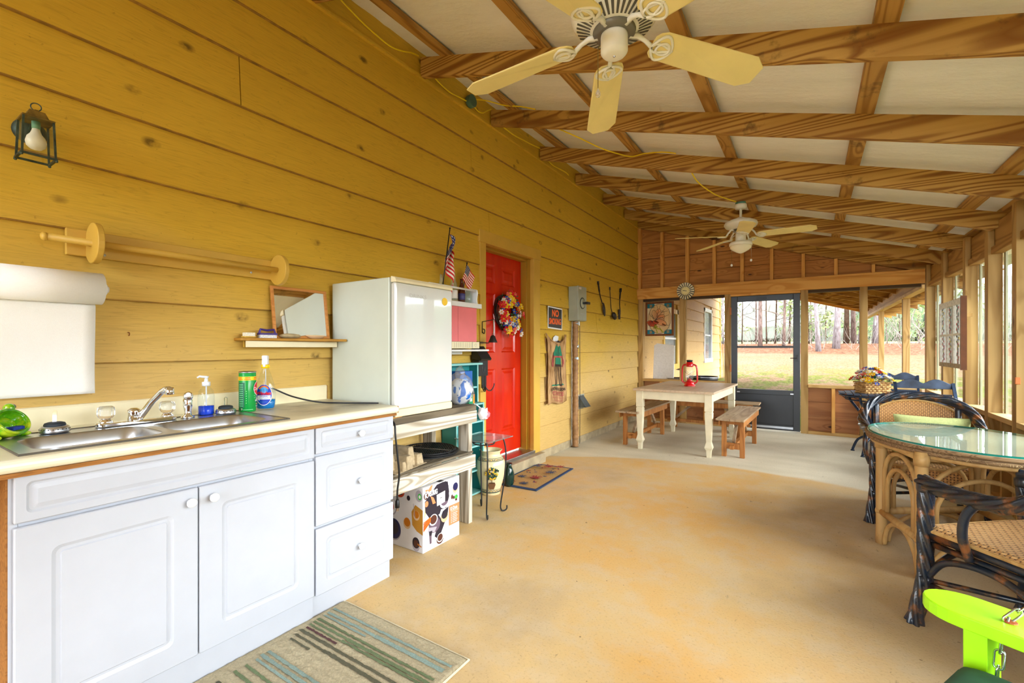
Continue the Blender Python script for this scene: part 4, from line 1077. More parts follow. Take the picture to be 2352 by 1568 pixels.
# -------- white upright freezer
fz=thing('upright_freezer','small white upright freezer standing on the weathered wood bench','freezer')
FW=plain('freezer_enamel',srgb(206,214,202),.28,var=.03,scale=5)
FD=plain('freezer_door_enamel',srgb(216,220,218),.12,var=.015,scale=5,coat=1.0)
MB().box(.05,1.722,.835,.55,2.185,1.605).build('cabinet',FW,fz,bevel=.006)
MB().box(.55,1.728,.85,.562,2.18,1.60).build('gasket',plain('gasket_grey',srgb(150,154,144),.6),fz)
mb=MB()
mb.box(.562,1.720,.885,.600,2.190,1.575); mb.build('door',FD,fz,bevel=.012,bseg=4)
P=[(.562,1.5755),(.604,1.5755),(.604,1.588),(.59,1.604),(.562,1.610)]
MB().prism(P,(0,1.720,0),(1,0,0),(0,0,1),(0,1,0),.470).build('top_trim',M['cream'],fz,bevel=.004)
MB().box(.562,1.720,.842,.600,2.190,.8845).build('bottom_trim',M['cream'],fz,bevel=.008)
MB().lathe([(.021,0),(.024,.002),(.023,.004),(0,.004)],(.600,2.115,1.50),(1,0,0),28).build('round_badge',plain('badge_yellow',srgb(250,206,60),.4),fz,smooth=False)
ar=Art(lambda a,b,l:(.6003+l,1.86+a,1.505+b))
ar.text('DRINKS',.03,.005,.030,0,wide=1.3)
ar.build('marker_lettering',[plain('faded_marker',srgb(182,184,182),.5)],fz)
for x in (.09,.5):
    for y in (1.76,2.15): MB().box(x-.02,y-.02,.826,x+.02,y+.02,.836).build('foot',M['black'],fz)

# -------- weathered work bench
bn=thing('work_bench','weathered whitewashed wood bench carrying the freezer','work bench')
WW=wood('whitewashed_pine',srgb(236,232,220),srgb(160,146,122),'y',.5,9,12,.9,.7,1.5,srgb(84,66,44),rough=.85,streak=.3,bump=.4,grey=.35,greycol=srgb(150,142,124))
WZ=wood('weathered_leg_pine',srgb(222,214,198),srgb(150,136,114),'z',.5,9,12,.9,.7,1.5,srgb(74,56,36),rough=.85,streak=.3,bump=.4,grey=.4,greycol=srgb(140,132,114))
WT=wood('grey_top_boards',srgb(132,120,100),srgb(90,80,64),'y',.6,7,9,.8,.5,1.5,rough=.85,bump=.4)
BY0,BY1=1.715,2.53
for k in range(4): MB().box(.06+k*.118,BY0,.786,.06+k*.118+.112,BY1,.825).build('top_board',WT,bn,bevel=.003)
MB().box(.492,BY0,.705,.532,BY1-.0,.785).build('top_apron',WW,bn,bevel=.003)
MB().box(.05,BY0,.70,.09,BY1,.785).build('rear_apron',WW,bn,bevel=.003)
MB().box(.50,BY0,.395,.54,BY1-.025,.485).build('shelf_apron',WW,bn,bevel=.003)
for k in range(4): MB().box(.07+k*.108,BY0,.485,.07+k*.108+.104,BY1,.500).build('shelf_board',WT,bn,bevel=.002)
for (x,y) in ((.40,BY1-.045),(.06,BY1-.045),(.40,BY0+.0),(.06,BY0)):
    MB().box(x,y,.0,x+.092,y+.042,.785).build('leg',WZ,bn,bevel=.003) if x<.2 else MB().box(x,y,.0,x+.092,y+.042,.785).build('leg',WZ,bn,bevel=.003)
# things on the bench
wp=thing('wood_offcut','short orange wood offcut on the bench edge under the freezer','offcut',(.522,1.79,.826),.1)
MB().box(-.008,-.05,0,.008,.05,.008).build('stick',M['header'],wp)
gt=[]
for i,(z,cx,cy) in enumerate(((.5015,.29,2.31),(.5135,.30,2.32),(.5255,.285,2.305))):
    g=thing('grill_grate','round black grill grate, '+('lowest of the stack' if i==0 else 'middle of the stack' if i==1 else 'top one of the stack')+' on the bench shelf','grill grate',(cx,cy,z),.3*i,'round grill grates')
    mb=MB(); mb.tube(arc((0,0,.005),.185,0,2*pi,40)[:-1],.0048,6,closed=True); mb.tube(arc((0,0,.005),.165,0,2*pi,36)[:-1],.0025,5,closed=True); mb.build('rim',M['black'],g)
    mb=MB()
    for q in range(-14,15):
        x=q*.0125; h=sqrt(max(.183**2-x*x,0)); mb.tube([(x,-h,.006),(x,h,.006)],.0022,5)
    mb.build('bars',M['black'],g)
    MB().bar((-.16,.05,.0055),(.16,-.06,.0055),.005,.005).build('cross_bar',plain('rusty_bar',srgb(150,140,126),.6,.4),g)
pk=thing('moulded_pulp_tray','tan moulded pulp packing tray on the bench shelf','packaging',(.40,1.93,.502),radians(10))
PU=plain('paper_pulp',srgb(190,170,136),.95,var=.12,scale=60,bump=.8)
mb=MB()
def pulp(u,v):
    x=-.10+.20*u; y=-.15+.30*v
    def bumpf(cx,cy,rx_,ry_,h): 
        d=max(abs((x-cx)/rx_),abs((y-cy)/ry_)); return h*max(0,min(1,(1.25-d)/.25))
    h=max(bumpf(-.03,-.11,.05,.03,.10),bumpf(.03,-.02,.06,.022,.075),bumpf(-.02,.05,.07,.022,.11),bumpf(.05,.10,.03,.025,.06),bumpf(.02,-.07,.07,.012,.05))
    edge=min(u,1-u,v,1-v); 
    return (x,y,.004+h*(1 if edge>.02 else 0)+.002*mnoise.noise(Vector((x*60,y*60,0))))
mb.grid(pulp,70,100); mb.build('tray',PU,pk,smooth=True,solid=.003)

# printed coffee maker box
kb=thing('coffee_maker_box','printed white coffee maker box under the bench shelf','cardboard box')
bx0,bx1,by0,by1,bh=.245,.555,1.975,2.31,.388
MB().box(bx0,by0,0.001,bx1,by1,bh).build('carton',plain('carton_white',srgb(226,226,230),.45,var=.03,scale=10),kb,bevel=.002)
cols_=[plain('print_black',srgb(38,34,50),.35),plain('print_orange',srgb(226,140,92),.4),plain('print_white',srgb(242,242,244),.4),plain('print_coffee',srgb(84,44,34),.4),plain('print_red',srgb(190,66,34),.4),plain('print_green',srgb(60,190,70),.4),plain('print_tan',srgb(222,190,150),.4),plain('print_grey',srgb(176,170,182),.4),plain('print_mauve',srgb(104,86,104),.4),plain('print_wood',srgb(196,140,50),.4),plain('print_navy',srgb(24,32,84),.3),plain('print_ochre',srgb(202,120,20),.4)]
BK_,OR,WH,CF,RD_,GN,TN,GY,MV,WO,NV,OC=range(12)
w_=by1-by0
ar=Art(lambda a,b,l:(bx1+l,by0+a*w_,b*bh),step=.00005)
ar.poly([(.02,.50),(.10,.62),(.22,.52),(.30,.50),(.28,.60),(.05,.72)],TN)
ar.poly([(.06,.62),(.05,.78),(.20,.88),(.36,.98),(.52,.99),(.66,.97),(.70,.80),(.66,.62),(.50,.60),(.44,.50),(.20,.46)],BK_)
ar.poly([(.42,.84),(.46,.97),(.60,.99),(.68,.90),(.70,.72),(.62,.55),(.48,.56),(.42,.66)],BK_)
ar.ell(.57,.66,.13,.10,WH,28,a0=pi,a1=2*pi); ar.ell(.57,.68,.105,.08,MV,28,a0=pi,a1=2*pi); ar.rect(.47,.66,.67,.78,BK_)
ar.poly([(.30,.18),(.36,.14),(.46,.17),(.66,.44),(.68,.56),(.52,.52),(.34,.26)],BK_)
ar.ell(.30,.40,.155,.12,BK_,32); ar.ell(.30,.36,.15,.115,MV,32); ar.ell(.27,.45,.11,.088,WH,32); ar.ell(.27,.455,.09,.07,CF,32)
ar.poly([(.12,.30),(.30,.25),(.36,.32),(.14,.36)],GY); ar.poly([(.16,.24),(.22,.24),(.22,.10),(.17,.10)],MV); ar.poly([(.15,.30),(.24,.29),(.22,.22),(.16,.23)],BK_)
ar.ell(.57,.42,.10,.085,TN,24); ar.ell(.57,.45,.085,.060,BK_,24)
for q in range(7): ar.poly([(.0,.34+q*.022),(.02,.33+q*.022),(.20,.44+q*.010),(.19,.455+q*.010)],(RD_ if q%2 else OC))
ar.poly([(.12,.94),(.20,1.0),(.25,1.0),(.19,.88)],OR); ar.poly([(.19,.84),(.27,.80),(.33,.70),(.25,.70)],OR)
ar.ell(.09,.74,.045,.045,OR,20); ar.ell(.09,.96,.035,.03,OR,20,a0=pi,a1=2*pi); ar.ell(.075,.865,.055,.055,CF,24)
ar.text('K',.078,.866,.10,WH,bold=.006); ar.text('EURIG',.27,.875,.105,WH,wide=.72,bold=.005)
ar.poly([(.35,.82),(.58,.84),(.58,.66),(.36,.64)],WH)
ar.rect(.37,.79,.45,.80,GY);ar.rect(.44,.745,.50,.755,BK_); ar.rect(.44,.725,.51,.732,GY); ar.text('10-416',.44,.68,.035,BK_,wide=.8)
ar.ell(.88,.80,.070,.065,TN,26); ar.ell(.88,.84,.072,.066,NV,26); ar.ell(.78,.69,.025,.04,CF,12); ar.ell(.83,.67,.02,.03,CF,12); ar.ell(.90,.665,.045,.036,GN,20); ar.ell(.90,.62,.03,.02,CF,12)
ar.rect(.69,.24,.99,.56,OR); ar.text('K·Duo',.83,.50,.075,WH,bold=.003)
ar.line([(.74,.465),(.96,.465)],.004,WH); ar.line([(.74,.445),(.96,.445)],.004,WH)
for q in range(6): ar.ell(.755,.415-q*.028,.010,.008,WH,10); ar.line([(.79,.415-q*.028),(.93-.02*(q%2),.415-q*.028)],.009,WH)
ar.ell(.44,.10,.088,.072,CF,28); ar.ell(.44,.125,.085,.070,WH,28); ar.ell(.44,.128,.070,.056,CF,28)
ar.build('front_print',cols_,kb)
d_=bx1-bx0
ar=Art(lambda a,b,l:(bx1-a*d_,by0-l,b*bh),step=.00005)
ar.poly([(.0,.28),(.0,.66),(.20,.72),(.30,.60),(.28,.40),(.16,.32)],WO)
ar.ell(.17,.56,.085,.075,TN,22); ar.ell(.17,.575,.07,.058,OC,22); ar.line([(.25,.73),(.20,.50)],.012,GY)
ar.ell(.42,.40,.10,.085,TN,24); ar.ell(.42,.42,.085,.07,OC,24)
ar.ell(.18,.10,.10,.09,GY,24); ar.ell(.18,.14,.095,.085,BK_,24); ar.ell(.18,.13,.06,.055,CF,24); ar.poly([(.14,.12),(.04,.09),(.03,.11),(.13,.14)],OC)
ar.ell(.78,.24,.19,.165,GY,30); ar.ell(.78,.26,.185,.16,NV,30); ar.ell(.78,.28,.12,.11,BK_,26)
ar.ell(.86,.60,.15,.14,GY,26); ar.ell(.86,.61,.13,.12,WH,26); ar.ell(.86,.60,.07,.07,RD_,20)
ar.ell(.62,.87,.13,.09,RD_,26); ar.ell(.62,.89,.10,.075,BK_,24); ar.ell(.38,.80,.045,.04,BK_,18); ar.ell(.10,.87,.09,.09,GY,20); ar.ell(.08,.86,.05,.05,GN,18); ar.ell(.08,.86,.028,.028,WH,14)
ar.build('side_print',cols_,kb)
MB().box(bx0+.002,(by0+by1)/2-.02,bh,bx1-.001,(by0+by1)/2+.02,bh+.001).build('tape',plain('black_tape',srgb(40,40,44),.4),kb)
# ================================================================= BETWEEN FREEZER AND DOOR
# white and pink wall shelf unit
pu=thing('wall_shelf_unit','white wall shelf unit with pink panel and top gallery behind the freezer','shelf unit')
MB().box(.018,2.45,1.545,.165,3.075,1.583).build('top_ledge',M['white'],pu,bevel=.003)
PK=plain('pink_panel',srgb(236,122,128),.35,var=.06,scale=4)
MB().box(.018,2.47,1.268,.145,2.79,1.545).build('pink_panel',PK,pu,bevel=.002)
MB().box(.018,2.793,1.268,.145,3.03,1.545).build('pink_panel',PK,pu,bevel=.002)
MB().box(.018,2.47,1.213,.150,3.062,1.267).build('drawer_strip',M['cream'],pu,bevel=.002)
mb=MB()
for k in range(9): mb.box(.150,2.74+k*.026,1.220,.1515,2.741+k*.026,1.262)
for y in (2.70,2.965): mb.box(.150,y,1.216,.1525,y+.004,1.265)
mb.tube(arc((.151,2.675,1.24),.012,0,2*pi,16,(0,1,0),(0,0,1))[:-1],.001,4,closed=True); mb.tube(arc((.151,3.01,1.24),.012,0,2*pi,16,(0,1,0),(0,0,1))[:-1],.001,4,closed=True)
mb.build('grooves',plain('groove_grey',srgb(176,172,156),.6),pu)
MB().box(.018,2.45,1.190,.215,3.11,1.205).build('bottom_shelf',M['white'],pu,bevel=.003)
MB().box(.06,2.5,1.165,.075,2.93,1.19).build('under_rail',M['white'],pu,bevel=.004)
MB().tube([(.145,2.46,1.690),(.145,3.02,1.690)],.008,10).build('gallery_rail',M['white'],pu,smooth=True)
MB().prism([(.018,1.583),(.155,1.583),(.150,1.62),(.158,1.67),(.150,1.70),(.10,1.712),(.018,1.70)],(0,3.018,0),(1,0,0),(0,0,1),(0,1,0),.016).build('gallery_end',M['white'],pu,bevel=.003)
# bottles on the ledge
def bottle(y,x,h,r,mat,label,liquid=None,cap=None):
    b=thing('glass_bottle',label,'bottle',(x,y,1.5845),0,'old soda bottles on the gallery shelf')
    MB().lathe([(r*.9,0),(r,.01),(r,h*.45),(r*.86,h*.58),(r*.45,h*.78),(r*.38,h*.96),(r*.46,h*.97),(r*.46,h)],seg=20).build('bottle',mat,b,smooth=True)
    if liquid: MB().lathe([(r*.905,.10*h),(r*1.02,.12*h),(r*1.02,.38*h),(r*.905,.40*h)],seg=20).build('printed_label',liquid,b,smooth=True)
    if cap: MB().lathe([(r*.5,h-.004),(r*.55,h+.01),(0,h+.012)],seg=14).build('cap',cap,b,smooth=True)
    return b
CG=thin_glass('soda_glass',(.86,.93,.9,1),film=.12,filmcol=(.8,.85,.8,1)); BG=plain('brown_glass',srgb(92,34,18),.08,trans=.3)
bottle(2.655,.09,.20,.028,CG,'clear bottle half hidden beside the freezer corner')
bottle(2.80,.09,.235,.033,CG,'tall clear glass soda bottle left of the brown one',plain('bottle_print_white',srgb(226,222,214),.4))
bottle(2.90,.09,.195,.030,BG,'brown glass bottle holding the small flag',plain('bottle_print_blue',srgb(60,60,120),.4))
bottle(2.985,.09,.155,.028,CG,'short clear bottle with yellow green cap beside the gallery end',None,plain('green_cap',srgb(170,196,40),.4))
# flags
FR,FWt,FB=plain('flag_red',srgb(206,24,34),.8),plain('flag_white',srgb(240,234,220),.8),plain('flag_navy',srgb(26,40,96),.8)
def flag(name,label,fn,pole,stars=True):
    f=thing(name,label,'flag')
    mb=MB()
    for k in range(13):
        mb.mat(k%2); v0,v1=k/13,(k+1)/13
        mb.grid(lambda u,v:fn(u,v0+(v1-v0)*v,0),24,2)
    mb.build('stripes',[FR,FWt],f,smooth=True)
    mb=MB()
    for s in (-1,1): mb.mat(0); mb.grid(lambda u,v:fn(u*.4,v*7/13,s*.0012),14,8)
    mb.mat(1)
    for s in (-1,1):
        for r in range(5):
            for q in range(6):
                u,v=(.03+q*.063),(.05+r*.105); p=[]
                for k in range(10):
                    a=2*pi*k/10+pi/2; rr=.022 if k%2==0 else .009
                    p.append(fn(u+rr*cos(a),v-rr*sin(a)*1.9,s*.0018))
                mb.add(p,[tuple(range(10))])
    mb.build('canton',[FB,FWt],f,smooth=True)
    MB().tube(pole,.0045,8).ball(pole[-1],.007).build('pole',M['black'],f,smooth=True)
    return f
p0=V(.12,2.62,1.60);p1=V(.12,2.722,2.15)
pd_=(p1-p0).normalized()
def bigflag(u,v,l):
    # furled flag: hoist along the pole, cloth falling down beside it
    hp=p1-pd_*(.05+.27*v)
    drop=.27*u; side=V(.02*sin(u*9+v*2),.075*u*(.6+v*.7)+.018*sin(v*6+u*5),-drop*.72)
    return hp+side+V(.006+l+.018*sin(u*11+v*3),0,0)
flag('american_flag','tall furled american flag standing between freezer and gallery shelf',bigflag,[p0,p1])
q0=V(.09,2.90,1.60);q1=V(.105,2.952,1.915);qd=(q1-q0).normalized(); fl_=V(.02,.52,-.85).normalized()
def smallflag(u,v,l): return q1-qd*(.015)+V(.004+l+.004*sin(u*8),0,0)+ (V(0,.085,-.075)*u)*1.15 + (V(0,-.062,-.125)*v)
flag('small_american_flag','small american stick flag stuck in the brown glass bottle',smallflag,[q0,q1])
tw=thing('twig_ornament','small tan twig ornament standing on the freezer top','ornament',(.30,2.02,1.6055))
MB().tube([(0,-.02,0),(0,-.01,.05),(0,.0,.055),(0,.012,.03),(0,.022,0)],.005,6).build('twig',plain('twig_tan',srgb(150,116,70),.8),tw,smooth=True)

# teal spice hutch
th=thing('teal_shelf','tall teal painted shelf standing between the bench and the red door','shelf')
TLt=plain('teal_light',srgb(140,206,204),.45,var=.05); TL=plain('teal_paint',srgb(38,134,136),.45,var=.06); 
y0,y1=2.738,3.10
MB().box(.018,y0-.02,1.075,.135,y1+.03,1.092).build('top_board',TLt,th,bevel=.003)
MB().box(.018,y0,.76,.105,y0+.014,1.075).build('upper_side',TL,th); MB().box(.018,y1-.014,.76,.105,y1,1.075).build('upper_side',TL,th)
MB().box(.106,y0,.76,.110,y0+.014,1.075).box(.106,y1-.014,.76,.110,y1,1.075).build('front_edges',TLt,th)
MB().box(.018,y0,.012,.165,y0+.014,.76).build('lower_side',TL,th); MB().box(.018,y1-.014,.012,.165,y1,.76).build('lower_side',TL,th)
MB().box(.166,y0,.012,.171,y0+.014,.76).box(.166,y1-.014,.012,.171,y1,.76).build('front_edges',TLt,th)
MB().box(.018,y0,.012,.022,y1,1.08).build('back_board',TL,th)
for z,x in ((.88,.105),(.745,.168),(.60,.168),(.40,.165),(.20,.165),(.012,.165)): MB().box(.022,y0+.014,z,x,y1-.014,z+.013).build('shelf_board',TLt,th)
# packages on and by it
bb=thing('blue_box','blue cardboard box on the teal shelf','box',(.085,2.90,.894),0)
MB().box(-.055,-.08,0,.055,.08,.135).build('carton',plain('blue_carton',srgb(36,104,190),.4,var=.08),bb,bevel=.002)
ar=Art(lambda a,b,l:(.055+l,a,b)); ar.rect(-.04,.06,.03,.075,0); ar.rect(0.01,.02,.045,.04,1); ar.build('print',[plain('blue_print_light',srgb(120,170,230),.4),M['white']],bb)
bg=thing('blue_white_bag','clear plastic bag of blue and white packages on the right end of the bench','bag',(.42,2.475,.8265))
mb=MB(); mb.ball((0,0,.085),.095,.075,.09,24,16,mod=lambda d:1+.16*mnoise.noise(d*2.5)); 
mb.build('bundle',(lambda t:(t.set(color=t.ramp(t.noise(t.obj(1,1,1),9,3,.5,1.0),[(.44,srgb(232,238,244)),(.5,srgb(226,232,240)),(.53,srgb(20,110,205))],'LINEAR'),rough=.3),t.m)[1])(NT('blue_white_packages')),bg,smooth=True)
mb=MB(); mb.ball((0,0,.10),.104,.086,.115,24,16,mod=lambda d:1+.22*mnoise.noise(d*3+Vector((4,0,0)))); mb.ball((.02,-.02,.215),.035,.03,.05,12,8,mod=lambda d:1+.4*mnoise.noise(d*5))
mb.build('plastic_film',thin_glass('clear_film',(.97,.98,1,1),rough=.15,film=.10),bg,smooth=True)
go=thing('green_orange_box','small green and orange tea box on the teal shelf','box',(.36,2.505,.8265),0)
MB().box(-.02,-.0,0,.02,.075,.075).build('carton',plain('tea_green',srgb(40,150,100),.4),go); go.location=(.12,2.935,.7585)
MB().box(-.0205,.052,.001,.0205,.0755,.0755).build('orange_end',plain('tea_orange',srgb(240,140,40),.4),go)
MB().box(.0200,.012,.02,.0206,.04,.045).build('pale_patch',M['white'],go)
bt=thing('battery_pack','black and lime battery pack on a low teal shelf','package',(.10,2.82,.6145)); 
MB().box(-.03,-.05,0,.03,.05,.085).build('carton',plain('pack_black',srgb(24,26,30),.4),bt)
ar=Art(lambda a,b,l:(.03+l,a,b)); ar.rect(-.05,.055,.05,.078,0); ar.rect(-.03,.02,.03,.05,1); ar.text('50',-.01,.066,.02,2); ar.build('print',[plain('lime',srgb(190,220,40),.4),plain('packgrey',srgb(120,124,130),.4),M['black']],bt)
pb=thing('plastic_bag_wad','crumpled white and pink plastic bag hanging at the bench corner','bag',(.545,2.585,.755))
mb=MB(); mb.mat(0); mb.ball((0,0,0),.034,.042,.040,20,14,mod=lambda d:1+.45*mnoise.noise(d*3.2)); mb.mat(1); mb.ball((.012,.012,-.008),.030,.030,.028,16,10,mod=lambda d:1+.4*mnoise.noise(d*4))
mb.build('wad',[plain('bag_white',srgb(236,232,236),.35),plain('bag_pink',srgb(230,130,146),.35)],pb,smooth=True)
MB().tube([(0,-.01,.03),(-.03,-.03,.06),(-.05,-.04,.07)],.004,6).build('handle',M['white'],pb)

# black letter box on the door frame
mbx=thing('black_mailbox','black metal letter box with open lids on the door frame','mailbox')
MB().box(.03,3.115,.975,.105,3.245,1.11).build('box',M['black'],mbx,bevel=.003)
MB().prism([(.028,1.232),(.05,1.232),(.135,1.122),(.125,1.108),(.028,1.12)],(0,3.11,0),(1,0,0),(0,0,1),(0,1,0),.15).build('front_flap',M['black'],mbx,bevel=.002)
MB().prism([(.028,1.275),(.115,1.262),(.115,1.256),(.028,1.262)],(0,3.11,0),(1,0,0),(0,0,1),(0,1,0),.14).build('lid',M['black'],mbx,bevel=.001)
MB().tube(arc((.106,3.18,1.04),.018,0,2*pi,20,(0,1,0),(0,0,1),r2=.035)[:-1],.0015,5,closed=True).build('embossed_oval',plain('mailbox_edge',srgb(70,78,88),.3),mbx)
MB().box(.028,3.25,.86,.034,3.285,1.11).build('back_strap',M['black'],mbx)
hk=thing('double_coat_hook','black double coat hook on the door frame','hook')
MB().box(.028,3.288,.84,.034,3.318,1.0).build('plate',M['black'],hk)
for s in (-1,1): MB().tube(spline([(.034,3.303,.87),(.05,3.303+s*.02,.838),(.06,3.303+s*.055,.836),(.065,3.303+s*.085,.87),(.066,3.303+s*.09,.895)],6),.005,8).build('prong',M['black'],hk,smooth=True)
# bell
bl=thing('wall_bell','small black iron bell hanging from a scroll bracket beside the door','bell')
MB().tube(spline([(.028,3.262,1.36),(.05,3.262,1.345),(.056,3.262,1.375),(.04,3.262,1.385)],6),.005,8).tube([(.03,3.262,1.35),(.03,3.262,1.45),(.16,3.262,1.465)],.004,8).build('bracket',M['black'],bl,smooth=True)
MB().box(.152,3.256,1.33,.156,3.268,1.465).build('strap',M['steel'],bl)
MB().lathe([(.041,0),(.038,.008),(.028,.03),(.022,.052),(.012,.062),(0,.064)],(.145,3.262,1.265),(0,0,1),24).build('bell_cup',M['black'],bl,smooth=True)
MB().tube(arc((.147,3.262,1.336),.009,0,2*pi,12,(1,0,0),(0,0,1))[:-1],.0022,6,closed=True).build('eye_loop',M['black'],bl)

# wreath on the red door
wr=thing('flower_wreath','round wreath of red blue yellow and white artificial flowers on the red door','wreath')
wc=V(-.105,3.845,1.575)
rnd=random.Random(3); mb=MB()
for k in range(9):
    rr=.165+rnd.uniform(-.02,.02); ph=rnd.uniform(0,6)
    mb.tube([wc+V(-.012+.015*sin(a*3+ph),cos(a)*(rr+.01*sin(a*5+ph)),sin(a)*(rr+.01*cos(a*4+ph))) for a in [2*pi*i/36 for i in range(36)]],.004,5,closed=True)
mb.build('vine_ring',plain('grapevine_dark',srgb(40,26,18),.8),wr)
cols_f=[plain('petal_red',srgb(224,30,36),.6),plain('petal_blue',srgb(36,90,196),.6),plain('petal_yellow',srgb(244,208,24),.6),plain('petal_white',srgb(244,240,232),.6),plain('petal_coral',srgb(240,100,100),.6)]
lf=plain('leaf_green',srgb(34,92,34),.6,var=.2)
fm={}
def flower_mesh(key,col,petals,r,cup):
    mb=MB(); mb.mat(0)
    for k in range(petals):
        a=2*pi*k/petals
        u=V(0,cos(a),sin(a)); s=V(0,-sin(a),cos(a)); n=V(1,0,0)
        mb.add([u*r*.15,u*r*.6+s*r*.34+n*cup*.6,u*r+n*cup,u*r*.6-s*r*.34+n*cup*.6],[(0,3,2,1)])
        mb.add([u*r*.15+n*.003,u*r*.5+s*r*.2+n*(cup+.004),u*r*.8+n*(cup+.006),u*r*.5-s*r*.2+n*(cup+.004)],[(0,3,2,1)])
    mb.mat(1); mb.ball((.006,0,0),r*.18,seg=8,rings=5)
    me_o=mb.build('flower',[cols_f[col],cols_f[2] if col!=2 else M['cream']]); fm[key]=me_o.data; bpy.data.objects.remove(me_o)
for c_ in range(5): flower_mesh(c_,c_,6 if c_!=1 else 5,.034 if c_ in(0,2) else .026,.010)
def place_flower(key,p,d,parent,s=1,name='flower'):
    o=bpy.data.objects.new(name,fm[key]); COL.objects.link(o); o.parent=parent; o.location=p
    o.rotation_mode='QUATERNION'; o.rotation_quaternion=Vector((1,0,0)).rotation_difference(Vector(d).normalized()); o.scale=(s,s,s); return o
seq=[0,2,4,2,1,1,2,3,0,2,1,3,2,0,4,3,1,2,1,0,2,3,1,4,3,1,0,2,3,2,0,1,3,2,1,0]
spec=[]
for k in range(86):
    a=rnd.uniform(0,2*pi); r=.05+.125*rnd.random()**.6
    spec.append((r*cos(a)+.02,r*sin(a)*1.1,seq[k%len(seq)]))
for y_,z_,c_ in [(.25,.0,4),(.21,-.02,3),(.27,-.03,0),(.20,-.17,1),(.23,-.21,3),(.17,.10,1),(.20,.07,2),(.02,.19,0),(.08,.185,4),(-.03,-.2,4),(.06,-.22,0),(.10,-.19,3)]: spec.append((y_,z_,c_))
for y_,z_,c_ in spec:
    place_flower(c_,wc+V(.022+.03*rnd.random(),y_,z_),V(1,y_*2.2+rnd.uniform(-.4,.1)-.2,z_*2+rnd.uniform(-.3,.3)),wr,rnd.uniform(.95,1.35))
mb=MB()
for k in range(170):
    a=rnd.uniform(0,2*pi); r=.03+.165*rnd.random()**.6; p=wc+V(.012+.03*rnd.random(),r*cos(a)+.01,r*sin(a)*1.05)
    d=V(rnd.uniform(.1,.8),cos(a)+rnd.uniform(-.7,.7),sin(a)+rnd.uniform(-.7,.7)).normalized(); s=d.cross(V(1,.2,.1)).normalized(); L=rnd.uniform(.02,.05)
    mb.add([p,p+d*L*.5+s*L*.22,p+d*L,p+d*L*.5-s*L*.22],[(0,1,2,3)])
mb.build('leaves',lf,wr)

# door mat with quilt star pattern
mt=thing('door_mat','coir door mat with navy border and red and blue quilt stars','door mat')
c0,c1_,c2_,c3_=V(.10,3.345,.001),V(-.0,0,0),V(.0,0,0),V(0,0,0)
A=V(.115,3.34,0.0015);B=V(.53,3.36,.0015);Cc=V(.485,4.175,.0015);Dd=V(.085,4.14,.0015)
def quad(a,b,l): return A+(B-A)*a+(Dd-A)*b+(Cc-B-(Dd-A))*a*b+V(0,0,.010+l)
MB().prism([(0,0),(1,0),(1,1),(0,1)],(0,0,0),(1,0,0),(0,1,0),(0,0,1),1)
mb=MB(); P=[quad(a,b,0) for a,b in ((0,0),(1,0),(1,1),(0,1))]; P=[p-V(0,0,.009) for p in P]+P
mb.add(P,[(0,3,2,1),(4,5,6,7),(0,1,5,4),(1,2,6,5),(2,3,7,6),(3,0,4,7)]); mb.build('border',plain('mat_navy',srgb(44,66,104),.9,var=.2,scale=120,bump=.6),mt,bevel=.002)
ar=Art(quad,step=.00025)
ar.poly([(.06,.035),(.94,.035),(.94,.965),(.06,.965)],0)
def star(a,b,s,c):
    sa,sb=s,s*.52
    ar.poly([(a-sa*.33,b-sb*.33),(a+sa*.33,b-sb*.33),(a+sa*.33,b+sb*.33),(a-sa*.33,b+sb*.33)],c)
    for sx,sy in ((1,0),(-1,0),(0,1),(0,-1)):
        for q in (-1,1):
            if sx: ar.poly([(a+sx*sa*.33,b),(a+sx*sa*.33,b+q*sb*.33),(a+sx*sa,b+q*sb*.33)],c)
            else: ar.poly([(a,b+sy*sb*.33),(a+q*sa*.33,b+sy*sb*.33),(a+q*sa*.33,b+sy*sb)],c)
    for sx in (-1,1):
        for sy in (-1,1): ar.poly([(a+sx*sa*.42,b+sy*sb*.42),(a+sx*sa*.75,b+sy*sb*.42),(a+sx*sa*.42,b+sy*sb*.75)],c)
for a,b,s,c in ((.22,.13,.13,1),(.55,.14,.12,2),(.27,.36,.12,2),(.60,.38,.16,1),(.20,.58,.07,1),(.42,.55,.05,2),(.75,.62,.15,2),(.22,.80,.14,2),(.50,.82,.14,1),(.78,.86,.12,1),(.84,.12,.06,1),(.84,.36,.06,2)): star(a,b,s,c)
for k in range(14): 
    a=.12+.8*rnd.random();b=.08+.85*rnd.random(); ar.poly([(a,b),(a+.06,b),(a,b+.035)],1+k%2)
ar.build('coir_pattern',[plain('coir_tan',srgb(196,160,96),.95,var=.2,scale=150,bump=.8),plain('mat_red',srgb(150,44,50),.95,var=.15,scale=120),plain('mat_blue',srgb(60,76,104),.95,var=.15,scale=120)],mt)

